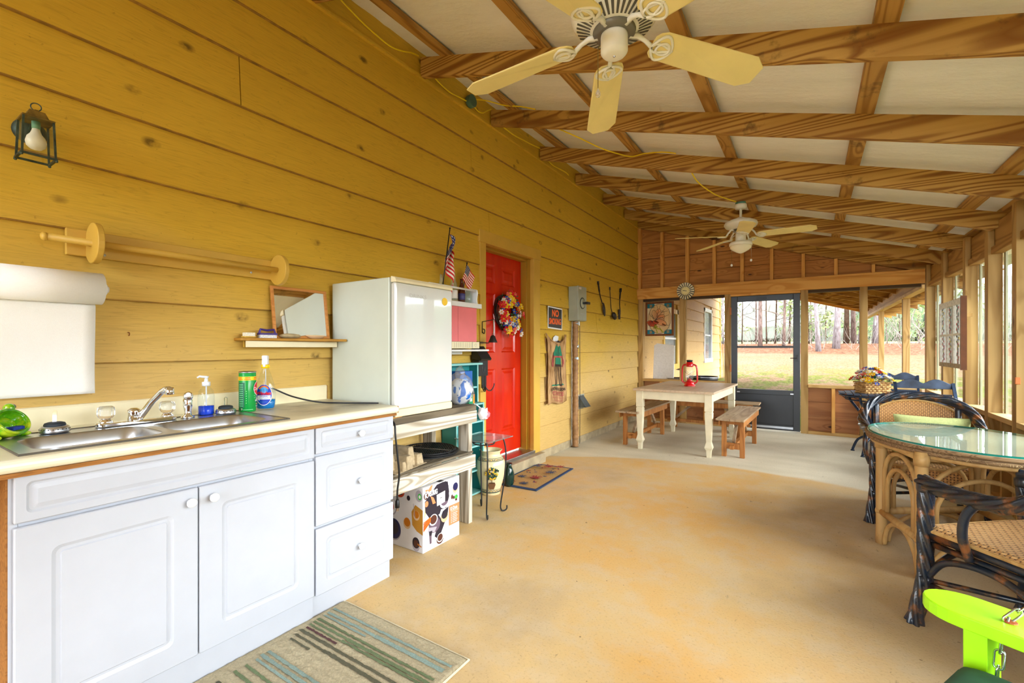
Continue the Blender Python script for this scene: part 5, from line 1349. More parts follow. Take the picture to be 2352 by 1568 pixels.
# striped rug before the sink
rg=thing('striped_rug','beige rug with blue green and brown stripes before the sink','rug')
RA,RB=V(.603,1.395,.0012),V(1.355,1.40,.0012); RL=1.05
rb=plain('rug_beige',srgb(200,186,152),.95,var=.14,scale=160,bump=1.0)
mb=MB()
def rugfn(u,v):
    x=.605+.755*u; y=1.398-RL*v
    e=min(u,1-u,v,1-v)
    n=.003*mnoise.noise(Vector((x*90,y*90,0)))+.002*mnoise.noise(Vector((x*30,y*30,5)))
    rib=.0012*(.5+.5*cos(y*2*pi/.038))
    return (x,y,.002+(.013+n+rib)*min(1,e/.012))
mb.grid(lambda u,v:rugfn(u,1-v),170,230); mb.build('pile',rb,rg,smooth=True)
MB().tube([(.606,1.398,.006),(1.359,1.398,.006),(1.359,.35,.006),(.606,.35,.006)],.005,6,closed=True).build('edge_binding',plain('rug_edge',srgb(214,204,176),.9),rg)
st=MB()
def stripe(y,x0,x1,w,m):
    st.mat(m); n=int((x1-x0)/.012)+1
    def f(u,v):
        x=x0+(x1-x0)*u; yy=y+(v-.5)*w+.0015*mnoise.noise(Vector((x*120,v*3,y*50)))
        q=rugfn((x-.605)/.755,(1.398-yy)/RL); return (x,yy,q[2]+.0032)
    st.grid(f,n,2)
for y,a,b,w,m in ((1.318,.63,1.34,.011,0),(1.285,.635,.95,.012,0),(1.285,.95,1.33,.018,0),(1.262,.64,.92,.010,0),(1.232,.64,.86,.013,1),(1.232,.86,1.33,.011,1),(1.208,.645,.87,.010,1),(1.208,.87,1.33,.014,1),(1.186,.65,.86,.009,1),(1.19,.86,1.33,.012,1),(1.166,.655,.86,.010,2),(1.142,.65,.84,.015,3),(1.142,.84,1.33,.012,3),(1.112,.66,.85,.010,3),(1.112,.85,1.33,.016,3),(1.085,.67,.80,.009,3),(.99,.67,1.3,.014,0),(.965,.67,1.3,.016,0),(.94,.68,1.3,.010,0),(.90,.68,1.3,.010,1),(.86,.68,1.3,.012,1),(.80,.68,1.3,.012,3)): stripe(y,a,b,w,m)
st.build('stripes',[plain('rug_blue',srgb(128,148,140),.95,var=.15,scale=160),plain('rug_green',srgb(98,112,78),.95,var=.15,scale=160),plain('rug_maroon',srgb(84,52,52),.95,var=.15,scale=160),plain('rug_brown',srgb(88,86,66),.95,var=.15,scale=160)],rg,smooth=True)

# glass topped plant stand
ps=thing('plant_stand','black wire plant stand with square glass top beside the bench','plant stand',(.455,2.715,0))
g=MB().prism([(-.155,-.155),(.155,-.155),(.155,.155),(-.155,.155)],(0,0,.555),(1,0,0),(0,1,0),(0,0,1),.006)
g.build('glass_top',plain('stand_glass',(.75,.88,.86,1),.03,trans=.85,ior=1.45,var=.0),ps,bevel=.001)
MB().tube(arc((0,0,.548),.115,0,2*pi,32)[:-1],.005,8,closed=True).tube(arc((0,0,.515),.075,0,2*pi,28)[:-1],.005,8,closed=True).build('ring_support',M['black'],ps,smooth=True)
for a in (45,135,225,315):
    d=V(cos(radians(a)),sin(radians(a)),0)
    MB().tube(spline([d*.075+V(0,0,.515),d*.11+V(0,0,.548),d*.145+V(0,0,.54),d*.165+V(0,0,.42),d*.15+V(0,0,.22),d*.125+V(0,0,.06),d*.13+V(0,0,.015),d*.15+V(0,0,.007),d*.17+V(0,0,.02),d*.172+V(0,0,.045)],7),.0055,8).build('leg',M['black'],ps,smooth=True)
# lemon tree jar
jr=thing('lemon_tree_jar','cream ceramic jar painted with a potted lemon tree by the door step','jar',(.225,3.12,0),radians(-50))
jp=[(.075,0),(.082,.004),(.080,.03),(.098,.09),(.118,.17),(.124,.23),(.116,.28),(.092,.315),(.078,.325),(.080,.345),(.092,.36),(.096,.366),(.090,.366),(.074,.35),(.070,.33),(.10,.26),(.10,.10),(.07,.02),(0,.02)]
MB().lathe(jp,seg=48).build('body',plain('cream_glaze',srgb(236,218,174),.15,var=.02,coat=.4),jr,smooth=True)
def jmap(a,b,l):
    pr=jp[:10]
    for (r0,z0),(r1,z1) in zip(pr[:-1],pr[1:]):
        if z0<=b<=z1 and z1>z0: r=r0+(r1-r0)*(b-z0)/(z1-z0); break
    else: r=.1
    an=a/.118; return ((r+l+.0012)*cos(an),(r+l+.0012)*sin(an),b)
ar=Art(jmap,sub=.01,step=.00006)
ar.rect(-.37,.022,.37,.030,0);ar.rect(-.37,.048,.37,.051,0);ar.rect(-.37,.288,.37,.292,0);ar.rect(-.37,.308,.37,.311,0)
for k in range(44):
    a=-.36+.72*k/43; ar.ell(a,.0385+.003*(k%2),.007,.0035,0,8,rot=(k%2)*1.2-.6); ar.ell(a,.300,.007,.003,0,8,rot=(k%2)*1.2-.6)
    if k%3==0: ar.ell(a+.004,.040,.004,.004,1,8); ar.ell(a+.004,.300,.004,.0035,1,8)
ar.rect(-.0025,.10,.0025,.16,2)
for k in range(75):
    a=rnd.uniform(0,2*pi); r=.052*sqrt(rnd.random()); ar.ell(r*cos(a),.195+r*sin(a)*.95,.010,.0045,0 if k%3 else 5,8,rot=rnd.uniform(0,3))
for k in range(16):
    a=rnd.uniform(0,2*pi); r=.052*sqrt(rnd.random()); ar.ell(r*cos(a),.195+r*sin(a)*.95,.0065,.008,1,12,rot=rnd.uniform(-.6,.6))
ar.poly([(-.020,.06),(.020,.06),(.032,.10),(.026,.116),(-.026,.116),(-.032,.10)],3); ar.ell(0,.117,.026,.006,4,18); ar.line([(-.024,.07),(-.028,.10)],.003,4)
ar.build('painted_lemon_tree',[plain('paint_darkgreen',srgb(24,52,48),.3),plain('paint_lemon',srgb(240,190,50),.3),plain('paint_trunk',srgb(80,50,30),.3),plain('paint_pot',srgb(122,86,56),.3),plain('paint_potdark',srgb(80,56,38),.3),plain('paint_green',srgb(60,104,64),.3)],jr)
vs=thing('dark_green_vase','small dark green glazed vase tucked behind the lemon jar','vase',(.12,3.30,0.0))
vs.location=(.245,3.365,0)
MB().lathe([(.03,0),(.045,.03),(.05,.10),(.035,.15),(.022,.18),(.03,.2),(.024,.2),(.0,.17)],seg=24).build('body',plain('green_glaze',srgb(16,50,44),.1),vs,smooth=True)

# -------- right of the door
ns=thing('no_smoking_sign','black and orange NO SMOKING sign on the mustard wall','sign')
nf=lambda a,b,l:(.026+.004*b/.22+l,4.86+a,1.56+b)
ar=Art(nf,base=.001)
ar.poly([(-.175,-.122),(.175,-.135),(.170,.115),(-.180,.125)],0)
ar.poly([(-.160,-.108),(.160,-.12),(.156,.102),(-.166,.112)],1)
ar.text('NO',.0,.048,.105,2,wide=1.0,bold=.004); ar.text('SMOKING',-.002,-.045,.092,2,wide=.70,bold=.003)
ar.build('sign_face',[M['white'],plain('sign_black',srgb(22,28,36),.3),plain('sign_orange',srgb(255,104,30),.5)],ns); ns.location=(0,-.20,0)
MB().prism([(-.175,-.122),(.175,-.135),(.170,.115),(-.180,.125)],(.0235,4.86,1.56),(0,1,0),(.018,0,1),(1,0,0),.002).build('sign_card',M['white'],ns)
ep=thing('disconnect_box','grey electrical disconnect box with a black rotary handle on the wall','electrical box')
EG=plain('box_grey',srgb(166,172,156),.45,.2,var=.04)
MB().box(.018,5.02,1.545,.135,5.26,1.96).build('enclosure',EG,ep,bevel=.004)
MB().box(.136,5.015,1.55,.146,5.265,1.965).build('cover',EG,ep,bevel=.004)
MB().lathe([(.062,0),(.060,.006),(.052,.012),(0,.012)],(.146,5.14,1.76),(1,0,0),32).build('dial',EG,ep,smooth=True)
MB().tube(arc((.149,5.14,1.76),.066,0,2*pi,32,(0,1,0),(0,0,1))[:-1],.004,6,closed=True).build('dial_ring',M['black'],ep)
MB().box(.158,5.12,1.748,.20,5.16,1.772).box(.19,5.12,1.745,.225,5.20,1.775).build('handle',M['black'],ep,bevel=.003)
ar=Art(lambda a,b,l:(.1463+l,5.14+a,1.76+b)); ar.rect(-.10,.165,-.03,.19,0); ar.text('DANGER',-.065,.178,.014,1); ar.rect(-.05,-.13,.05,-.125,2); ar.build('cover_labels',[M['white'],plain('lab_red',srgb(200,40,30),.4),M['steel']],ep)
MB().lathe([(.035,-.0),(.034,.004),(0,.004)],(.075,5.0195,1.62),(0,-1,0),24).build('knockout',EG,ep)
MB().box(.10,5.135,1.49,.104,5.16,1.54).build('padlock_tag',M['white'],ep)
cp=thing('wrapped_conduit','vertical pipe wrapped in brown tape from the electrical box to the floor','pipe')
CW=plain('brown_pipe_wrap',srgb(160,118,74),.6,var=.2,scale=22,bump=.4)
mb=MB(); n=90; pts=[(.062,5.12+.006*sin(i*.25),1.54-1.53*i/n) for i in range(n+1)]
rs=[.034+.004*sin(i*1.9)+(.005*abs(sin(i*1.3)) if i>58 else 0) for i in range(n+1)]
mb.tube(pts,rs,18); mb.build('wrapped_pipe',CW,cp,smooth=True)
for z,s in ((1.50,.035),(1.22,.03),(1.07,.025)): MB().lathe([(.0385,0),(.039,.005),(.039,s),(.0385,s+.005)],(.062,5.12,z),(.0,.45,1),18,a0=-1.4,a1=1.6).build('silver_patch',plain('duct_tape_silver',srgb(176,190,196),.3,.4),cp,smooth=True)
MB().tube(spline([(.10,5.165,1.54),(.10,5.168,1.2),(.102,5.165,.8),(.10,5.17,.4),(.10,5.165,.04)],8),.004,6).build('thin_cable',M['black'],cp,smooth=True)
MB().tube(spline([(.045,5.065,1.54),(.04,5.06,1.3),(.042,5.06,1.0),(.04,5.063,.5),(.04,5.06,.03)],8),.008,6).build('side_pipe',plain('pipe_grey',srgb(150,144,132),.6,var=.2),cp,smooth=True)
vt=thing('dryer_vent_hood','small grey metal vent hood low on the wall right of the pipe','vent')
MB().prism([(.016,.0),(.125,.0),(.115,.012),(.018,.145)],(0,5.30,.47),(1,0,0),(0,0,1),(0,1,0),.15).build('hood',plain('galv_vent',srgb(98,108,110),.4,.5,var=.15),vt,bevel=.002)
MB().box(.014,5.275,.44,.022,5.475,.64).build('flange',plain('galv_flange',srgb(170,168,150),.5,.3),vt)
# burlap potato sack
sk_=thing('potato_sack','burlap potato sack with printed figure hanging on the wall','sack')
BUR=(lambda t:(t.set(color=t.ramp(t.math('ADD',t.noise(t.obj(1,90,6),2,3),t.math('MULTIPLY',t.math('SUBTRACT',t.noise(t.obj(1,5,1.5),3,3),.5),.8)),[(.3,srgb(134,96,58)),(.7,srgb(206,168,120))]),rough=.95,spec=.05),t.bump(t.noise(t.obj(1,140,140),2,2),.5,.003),t.m)[2])(NT('burlap'))
SY0,SW,SZ1,SH=4.43,.47,1.375,.79
def sackx(a,b): return .044+.003*sin(a*21)+.006*sin(a*9+1)*(1-b)+.008*(1-b)
def sack(u,v,l=0):
    top=SZ1-.10*sin(pi*min(max(u,0),1))**.8 if v>=0 else 0
    a=u; w=1-.06*sin(v*3)+.03*sin(v*7)
    y=SY0+SW*(.5+(u-.5)*w); zt=SZ1-.105*sin(pi*u)**.75
    z=(SZ1-SH)+.03*sin(u*7)*.5*(1-v)+ (zt-(SZ1-SH))*v
    return (sackx(u,v)+l,y,z)
mb=MB(); mb.grid(lambda u,v:sack(u,v),30,40); mb.build('front_cloth',BUR,sk_,smooth=True,solid=.004)
mb=MB(); mb.grid(lambda u,v:(.021,sack(u,v)[1],SZ1-SH+.02+(SH-.07-.03*sin(pi*u))*v),10,10); mb.build('back_cloth',BUR,sk_,solid=.003)
MB().tube(spline([(.03,4.43,1.375),(.045,4.50,1.315),(.05,4.66,1.272),(.05,4.80,1.29),(.045,4.86,1.345),(.03,4.90,1.37)],6),.008,8).build('rolled_hem',BUR,sk_,smooth=True)
sm=lambda a,b,l:(lambda p:(p[0]+.004+l,p[1],p[2]))(sack(a,b,0))
def smap(a,b,l):
    # a metres across, b metres up from the bottom
    u=a/SW; zt=SZ1-.105*sin(pi*min(max(u,.001),.999))**.75; v=b/(zt-(SZ1-SH)); p=sack(u,v); return (p[0]+.0050+l,p[1],p[2])
ar=Art(smap,step=.0002)
ar.poly([(.08,.195),(.40,.20),(.36,.225),(.22,.215),(.12,.21)],1)
for s,pp in ((0,[(.19,.21),(.23,.21),(.225,.33),(.24,.43),(.19,.43),(.17,.33)]),(0,[(.28,.21),(.33,.22),(.31,.33),(.31,.44),(.26,.44),(.27,.33)])): ar.line(pp,.010,0,closed=True); ar.line([(pp[0][0]+.02,pp[0][1]),(pp[3][0]-.02,pp[3][1])],.006,0)
ar.ell(.20,.205,.035,.012,0,12);ar.ell(.31,.212,.035,.012,0,12)
ar.poly([(.17,.43),(.32,.43),(.31,.52),(.18,.52)],1); ar.poly([(.17,.42),(.33,.42),(.32,.445),(.17,.445)],0)
ar.poly([(.12,.54),(.36,.54),(.30,.655),(.20,.66)],1); ar.line([(.13,.54),(.09,.44),(.12,.42)],.022,2); ar.line([(.35,.54),(.39,.46),(.37,.42)],.022,2)
ar.line([(.20,.58),(.22,.52),(.20,.48)],.008,0); ar.line([(.28,.58),(.27,.52),(.29,.48)],.008,0); ar.line([(.15,.53),(.33,.53)],.014,2)
for k in range(9): ar.line([(.085+.004*k,.50-k*.008),(.14,.49-k*.006)],.004,2); ar.line([(.36,.52-k*.008),(.405,.49-k*.006)],.004,2)
ar.ell(.25,.672,.022,.028,3,14); ar.ell(.25,.695,.045,.012,0,14); ar.poly([(.22,.69),(.28,.69),(.27,.715),(.23,.715)],0); ar.line([(.24,.52),(.25,.60),(.27,.64)],.007,0); ar.line([(.12,.58),(.15,.36)],.008,0)
ar.text('NORTHERN GROWN',.235,.165,.050,0,wide=.74,bold=.0015,curve=-.5)
ar.text('POTATOES',.235,.108,.070,2,wide=.78,bold=.001); ar.text('PRODUCE OF THE U.S.A.',.235,.062,.030,2,wide=.78); ar.text('100 POUNDS NET',.235,.032,.030,2,wide=.8)
ar.build('printed_figure',[plain('sack_ink_black',srgb(46,34,28),.9),plain('sack_ink_green',srgb(36,120,90),.9),plain('sack_ink_red',srgb(168,72,72),.9),plain('sack_ink_tan',srgb(180,140,100),.9)],sk_)
tg=thing('white_wall_tag','small white rounded tag on the wall behind the sack top','tag')
MB().prism([(0,0),(.12,-.01),(.14,.065),(.06,.075),(.01,.05)],(.024,4.60,1.285),(0,1,0),(0,0,1),(1,0,0),.004).build('tag',M['white'],tg,bevel=.001)
# three long handled utensils
UT=plain('hammered_dark_metal',srgb(62,58,56),.4,.7,var=.3,scale=60)
u=thing('serving_spoon','large dark metal serving spoon, leftmost utensil hanging on the wall','spoon',(.035,5.92,2.10))
MB().tube(spline([(0,-.02,.03),(0,.0,-.03),(.0,.06,-.17),(.012,.11,-.27)],8),[.016]*7+[.012]*6+[.008]*12,10,ry=.45).build('handle',UT,u,smooth=True)
bw_=MB().ball((.0,.0,0),.014,.042,.10,16,10).build('bowl',UT,u,smooth=True); bw_.matrix_local=Matrix.Translation(V(.014,.165,-.345))@Matrix.Rotation(radians(18),4,'X')
u=thing('ladle','dark metal ladle, middle utensil hanging on the wall','ladle',(.035,6.34,2.07))
MB().tube(spline([(0,0,.03),(0,.01,-.05),(.0,.05,-.26),(.012,.07,-.34)],8),[.012]*6+[.006]*19,10,ry=.5).build('handle',UT,u,smooth=True)
bw_=MB().ball((0,0,0),.03,.075,.05,16,10).build('bowl',UT,u,smooth=True); bw_.matrix_local=Matrix.Translation(V(.02,.13,-.385))@Matrix.Rotation(radians(-30),4,'X')
u=thing('serving_fork','dark metal serving fork, rightmost utensil on the wall','fork',(.035,6.78,2.10))
MB().tube(spline([(0,.02,.03),(0,.0,-.05),(.0,-.03,-.20),(.012,-.045,-.30)],8),[.020]*7+[.012]*6+[.007]*12,10,ry=.4).build('handle',UT,u,smooth=True)
mb=MB(); mb.box(-.004,-.085,-.37,.012,-.015,-.30)
for q in (-.078,-.058,-.038,-.020): mb.box(-.002,q-.004,-.45,.008,q+.006,-.37)
mb.build('tines',UT,u,bevel=.002)
# junction box and yellow cables
jb=thing('junction_box','round blue green junction box on the wall under the rafters','junction box')
MB().lathe([(.05,0),(.052,.003),(.052,.04),(.050,.044),(0,.044)],(.022,3.085,3.325),(1,0,0),28).build('box',plain('box_teal',srgb(76,112,104),.5,var=.1),jb,smooth=False)
def cable(pts,label):
    o=MB().tube(spline(pts,8),.0055,8).build('yellow_cable',M['yellow_cable'],smooth=True); return tag(o,label,'cable',None)
x=.03
cable([(x,1.72,3.402),(x,1.797,3.378),(x,1.944,3.339),(x,2.076,3.318),(x,2.201,3.311),(x,2.30,3.335),(x,2.40,3.375),(x,2.470,3.388)],'yellow cable sagging along the wall above the kitchen, left of the first rafter')
cable([(x,2.55,3.37),(x,2.62,3.325),(x,2.70,3.30),(x,2.819,3.285),(x,2.95,3.30),(x,3.035,3.31)],'yellow cable running down the wall into the junction box')
cable([(x,3.14,3.315),(x,3.20,3.295),(x,3.27,3.31),(x,3.34,3.36),(x,3.395,3.395)],'short yellow cable leaving the junction box toward the second rafter')
cable([(.04,3.12,3.36),(.12,3.20,3.36),(.24,3.30,3.33),(.36,3.37,3.315),(.5,3.39,3.26)],'yellow cable crossing to the second rafter under the insulation')
cable([(x,3.46,3.36),(x,3.56,3.32),(x,3.70,3.31),(x,3.84,3.315),(x,3.97,3.33),(x,4.12,3.345),(x,4.30,3.37)],'yellow cable on the wall between the second and third rafters')
cable([(x,4.36,3.37),(x,4.45,3.31),(x,4.60,3.285),(x,4.78,3.30),(x,4.93,3.31),(x,5.0,3.30)],'yellow cable on the wall between the third and fourth rafters')
cable([(.68,3.45,3.075),(.81,3.6,3.02),(.928,3.8,2.976),(1.014,4.0,2.977),(1.07,4.2,3.01),(1.167,4.285,3.045),(1.33,4.29,3.022),(1.45,4.296,2.985)],'yellow cable drooping across the middle of the roof onto the third rafter')
cable([(1.575,4.36,2.80),(1.607,4.5,2.747),(1.69,4.8,2.715),(1.78,5.0,2.705),(1.84,5.14,2.705)],'yellow cable dropping to the far ceiling fan')
# ================================================================= FAR END OF THE PORCH
# dining table with square tapered legs
dt=thing('dining_table','cream painted dining table with worn brown plank top','table',(1.165,6.16,0),radians(-2.0))
TTOP=wood('worn_table_top',srgb(214,188,154),srgb(172,138,104),'y',.7,8,6,.4,.3,1.6,rough=.45,streak=.25,grey=.4,greycol=srgb(190,176,156))
CP=plain('cream_chalk_paint',srgb(226,216,184),.5,var=.05)
tx,ty=.455,.765
for k in range(5): MB().box(-tx+k*2*tx/5+.0004,-ty,.705,-tx+(k+1)*2*tx/5-.0004,ty,.730).build('top_board',TTOP,dt,bevel=.0012)
MB().box(-tx+.045,-ty+.05,.605,tx-.045,-ty+.075,.704).box(-tx+.045,ty-.075,.605,tx-.045,ty-.05,.704).box(-tx+.045,-ty+.075,.605,-tx+.07,ty-.075,.704).box(tx-.07,-ty+.075,.605,tx-.045,ty-.075,.704).build('apron',CP,dt,bevel=.002)
def sqleg(mb,x,y,prof):
    n=len(prof)
    for (h,z),(h2,z2) in zip(prof[:-1],prof[1:]):
        P=[(x-h,y-h,z),(x+h,y-h,z),(x+h,y+h,z),(x-h,y+h,z),(x-h2,y-h2,z2),(x+h2,y-h2,z2),(x+h2,y+h2,z2),(x-h2,y+h2,z2)]
        mb.add(P,[(0,1,5,4),(1,2,6,5),(2,3,7,6),(3,0,4,7)])
    h,z=prof[0]; mb.add([(x-h,y-h,z),(x+h,y-h,z),(x+h,y+h,z),(x-h,y+h,z)],[(0,3,2,1)])
    return mb
LP=[(.022,0),(.026,.075),(.040,.105),(.040,.115),(.026,.17),(.039,.46),(.039,.495),(.034,.50),(.034,.506),(.040,.512),(.040,.704)]
for sx in(-1,1):
    for sy in(-1,1): sqleg(MB(),sx*(tx-.065),sy*(ty-.075),LP).build('leg',CP,dt,bevel=.002)
# benches
BW=wood('bench_pine',srgb(196,134,70),srgb(150,88,36),'z',.8,9,7,.6,.5,1.8,srgb(70,34,12),streak=.2)
BT=wood('bench_top_weathered',srgb(186,158,122),srgb(138,106,72),'y',.7,8,7,.7,.5,1.7,srgb(70,44,24),rough=.7,streak=.3,grey=.4,greycol=srgb(170,156,134))
def bench(loc,rz,label,L=1.38):
    b=thing('bench',label,'bench',loc,rz,'wooden benches round the dining table')
    hl=L/2
    for s in(-1,1): MB().box(s*.071-.069,-hl,.425,s*.071+.069,hl,.447).build('top_board',BT,b,bevel=.003)
    for sy in(-1,1):
        y=sy*(hl-.22)
        for sx in(-1,1): MB().box(sx*.092-.024,y-.022,0,sx*.092+.024,y+.022,.424).build('leg',BW,b,bevel=.003)
        MB().box(-.068,y-.020,.365,.068,y+.020,.424).build('end_apron',BW,b,bevel=.002)
        MB().box(-.068,y-.018,.09,.068,y+.018,.155).build('cross_rail',BW,b,bevel=.002)
        MB().bar((0,y-sy*.03,.16),(0,y-sy*.30,.41),.035,.03,(1,0,0)).build('brace',BT,b)
    for s in(-1,1): MB().box(s*.122-.006,-hl+.10,.355,s*.122+.006,hl-.10,.423).build('side_apron',BW,b,bevel=.002)
    MB().box(-.02,-hl+.12,.10,.02,hl-.12,.14).build('stretcher',BW,b,bevel=.002)
    return b
b0=bench((1.77,6.09,0),radians(-2),'weathered pine bench at the right side of the dining table by the black screen door')
dup(b0,(.625,6.08,0),radians(-1.5),'pine bench left of the dining table along the mustard house wall')
dup(b0,(1.20,7.22,0),radians(90),'pine bench at the far side of the dining table under the outdoor sill')
# red lantern
rl=thing('hurricane_lantern','red hurricane oil lantern with glass globe on the dining table','lantern',(1.19,6.10,.731))
RL=plain('lantern_red',srgb(204,16,24),.2,var=.04,coat=.4)
MB().lathe([(.068,0),(.070,.006),(.066,.016),(.060,.022),(.060,.045),(.055,.055),(.04,.060),(0,.060)],seg=28).build('fuel_tank',RL,rl,smooth=True)
MB().lathe([(.035,.245),(.046,.250),(.044,.262),(.040,.30),(.034,.305),(0,.306)],seg=24).build('chimney_hood',RL,rl,smooth=True)
MB().lathe([(.034,.306),(.034,.318),(.044,.322),(.030,.332),(0,.334)],seg=24).build('top_vent',M['black'],rl,smooth=True)
MB().lathe([(.030,.075),(.048,.11),(.052,.14),(.046,.19),(.034,.245)],seg=24).build('globe',thin_glass('globe_glass',(.96,.97,.97,1),film=.10),rl,smooth=True)
for s in(-1,1): MB().tube(spline([(s*.055,s*.0,.035),(s*.088,0,.06),(s*.092,0,.10),(s*.088,0,.22),(s*.074,0,.262),(s*.042,0,.275)],6),.0105,10).build('side_tube',RL,rl,smooth=True)
mb=MB()
for s in(-1,1): mb.tube([(-.055,s*.045,.19),(0,s*.055,.15),(.055,s*.045,.11)],.0016,5).tube([(-.055,s*.045,.11),(0,s*.055,.15),(.055,s*.045,.19)],.0016,5)
mb.build('wire_guard',M['black'],rl)
MB().lathe([(.030,.060),(.032,.070),(.020,.085),(.010,.10),(0,.10)],seg=18).build('burner',RL,rl,smooth=True)

# wall clock like a windmill fan
ck=thing('windmill_clock','round clock with cream and black windmill blades hanging on the end beam','clock',(.805,EY-.06,2.125))
cf=lambda a,b,l:(a,-.0-l,b)
mb=MB();mb.lathe([(.135,0),(.135,.006),(0,.006)],(0,0.003,0),(0,-1,0),48);mb.build('back_disc',M['black'],ck)
mb=MB()
for k in range(20):
    a=2*pi*k/20; d=V(cos(a),0,sin(a)); s=V(-sin(a),0,cos(a))
    P=[d*.070-s*.0048,d*.070+s*.0048,d*.132+s*.0135,d*.132-s*.0135]; Q=[p+V(0,-.010-(.006 if i in(1,2) else 0),0) for i,p in enumerate(P)]
    Pb=[p+V(0,-.0065,0) for p in P]
    mb.add(Pb+Q,[(0,1,2,3),(4,7,6,5),(0,4,5,1),(1,5,6,2),(2,6,7,3),(3,7,4,0)])
mb.build('blades',plain('blade_cream',srgb(238,228,190),.5,var=.04),ck)
MB().lathe([(.066,.007),(.066,.016),(0,.016)],(0,0,0),(0,-1,0),40).build('dial',plain('dial_cream',srgb(240,226,160),.5,var=.03),ck)
ar=Art(lambda a,b,l:(a,-.0163-l,b))
for k in range(12):
    a=pi*k/6; d=(cos(a),sin(a)); ar.line([(d[0]*.050,d[1]*.050),(d[0]*.058,d[1]*.058)],.005,0)
ar.line([(.0,.0),(-.032,.008)],.005,0); ar.line([(.008,-.002),(-.050,.006)],.0035,0); ar.ell(-.0,0,.004,.004,0,10); ar.ell(-.02,.008,.008,.005,0,10); ar.poly([(.0,-.004),(.018,-.006),(.018,.005),(0,.004)],0)
ar.build('hands_and_marks',[M['black']],ck)

# stained glass panel: flower and butterfly, plain generic design
sg=thing('stained_glass_panel','hanging wooden framed stained glass panel with butterfly and orange flower','stained glass')
GX0,GX1,GZ0,GZ1,GY=.135,.60,1.415,1.985,EY+.035
GW,GH=GX1-GX0,GZ1-GZ0
FRM=wood('walnut_frame',srgb(128,74,32),srgb(90,48,18),'z',1,14,6,.5,0)
MB().box(GX0,GY-.012,GZ0,GX0+.032,GY+.012,GZ1).box(GX1-.032,GY-.012,GZ0,GX1,GY+.012,GZ1).box(GX0+.032,GY-.012,GZ0,GX1-.032,GY+.012,GZ0+.032).box(GX0+.032,GY-.012,GZ1-.032,GX1-.032,GY+.012,GZ1).build('frame',FRM,sg,bevel=.003)
def tg(n,c): 
    t=NT(n); t.set(color=c,rough=.3); t.p.inputs['Transmission Weight'].default_value=0
    tr=t.N('BsdfTranslucent'); tr.inputs[0].default_value=c; mx=t.N('MixShader'); mx.inputs[0].default_value=.8
    t.L(t.p.outputs[0],mx.inputs[1]); t.L(tr.outputs[0],mx.inputs[2]); t.L(mx.outputs[0],t.out.inputs[0]); return t.m
GL=[tg('glass_cream',srgb(250,242,224)),tg('glass_blue',srgb(60,150,190)),tg('glass_peach',srgb(252,206,160)),tg('glass_coral',srgb(244,136,102)),tg('glass_green',srgb(200,216,80)),tg('glass_sand',srgb(244,220,182)),M['black'],tg('glass_white',srgb(240,240,240)),tg('glass_brown',srgb(170,90,50))]
iw,ih=GW-.064,GH-.064
ar=Art(lambda a,b,l:(GX0+.032+a*iw,GY-.002-l,GZ0+.032+b*ih),step=.0002)
ar.rect(0,0,1,1,0)
for q in ((0,.0,.30,.14),(.70,0,1,.14),(0,.86,.30,1),(.70,.86,1,1)): ar.rect(*q,1)
for q in ((.10,.02,.20,.11),(.80,.03,.90,.12),(.10,.88,.20,.97),(.80,.88,.90,.97)): ar.rect(*q,2)
ar.ell(.5,.5,.46,.48,5,40); ar.line([(.5+.465*cos(2*pi*k/40),.5+.485*sin(2*pi*k/40)) for k in range(40)],.012,6,closed=True)
def petal(a,b,L,w,rot,m):
    P=[(a+L*.5*(1-cos(t))*cos(rot)-w*sin(t)*sin(rot)*(1.0),b+(L*.5*(1-cos(t))*sin(rot)+w*sin(t)*cos(rot))*.75) for t in [2*pi*k/18 for k in range(18)]]
    ar.poly(P,m); ar.line(P,.009,6,closed=True)
for rot,L,w,m in ((1.25,.52,.12,2),(.85,.50,.13,5),(.45,.42,.12,2),(1.75,.45,.11,5),(.05,.36,.10,5),(-.45,.50,.13,2)): petal(.34,.46,L,w,rot,m)
for k in range(6): petal(.22,.42,.24,.07,-2.9+k*.5,3)
petal(.30,.44,.20,.03,-.5,8); petal(.62,.34,.16,.02,-.6,8)
ar.line([(.30,.50),(.12,.62),(.08,.70)],.012,6); ar.line([(.30,.50),(.18,.66)],.012,6)
ar.line([(.34,.20),(.40,.10),(.42,.03)],.035,4); ar.line([(.40,.18),(.55,.16),(.66,.05)],.035,4)
petal(.26,.20,.18,.04,.3,4); petal(.34,.20,.16,.04,1.6,4)
for q in ((.34,.46,.55,.95),(.34,.46,.72,.82),(.34,.46,.88,.62),(.55,.70,.85,.75),(.45,.75,.40,.95),(.60,.30,.88,.28),(.50,.25,.60,.05)): ar.line([(q[0],q[1]),(q[2],q[3])],.010,6)
for x in (.30,.70): ar.line([(x,0),(x,.05)],.01,6)
ar.line([(.12,.14),(.12,.86)],.008,6); ar.line([(.90,.14),(.90,.86)],.008,6)
ar.build('glass_design',GL,sg)
MB().tube([(GX0+.06,GY,GZ1),(.36,GY,2.04),(GX1-.06,GY,GZ1)],.0015,5).build('hanging_wire',M['black'],sg)

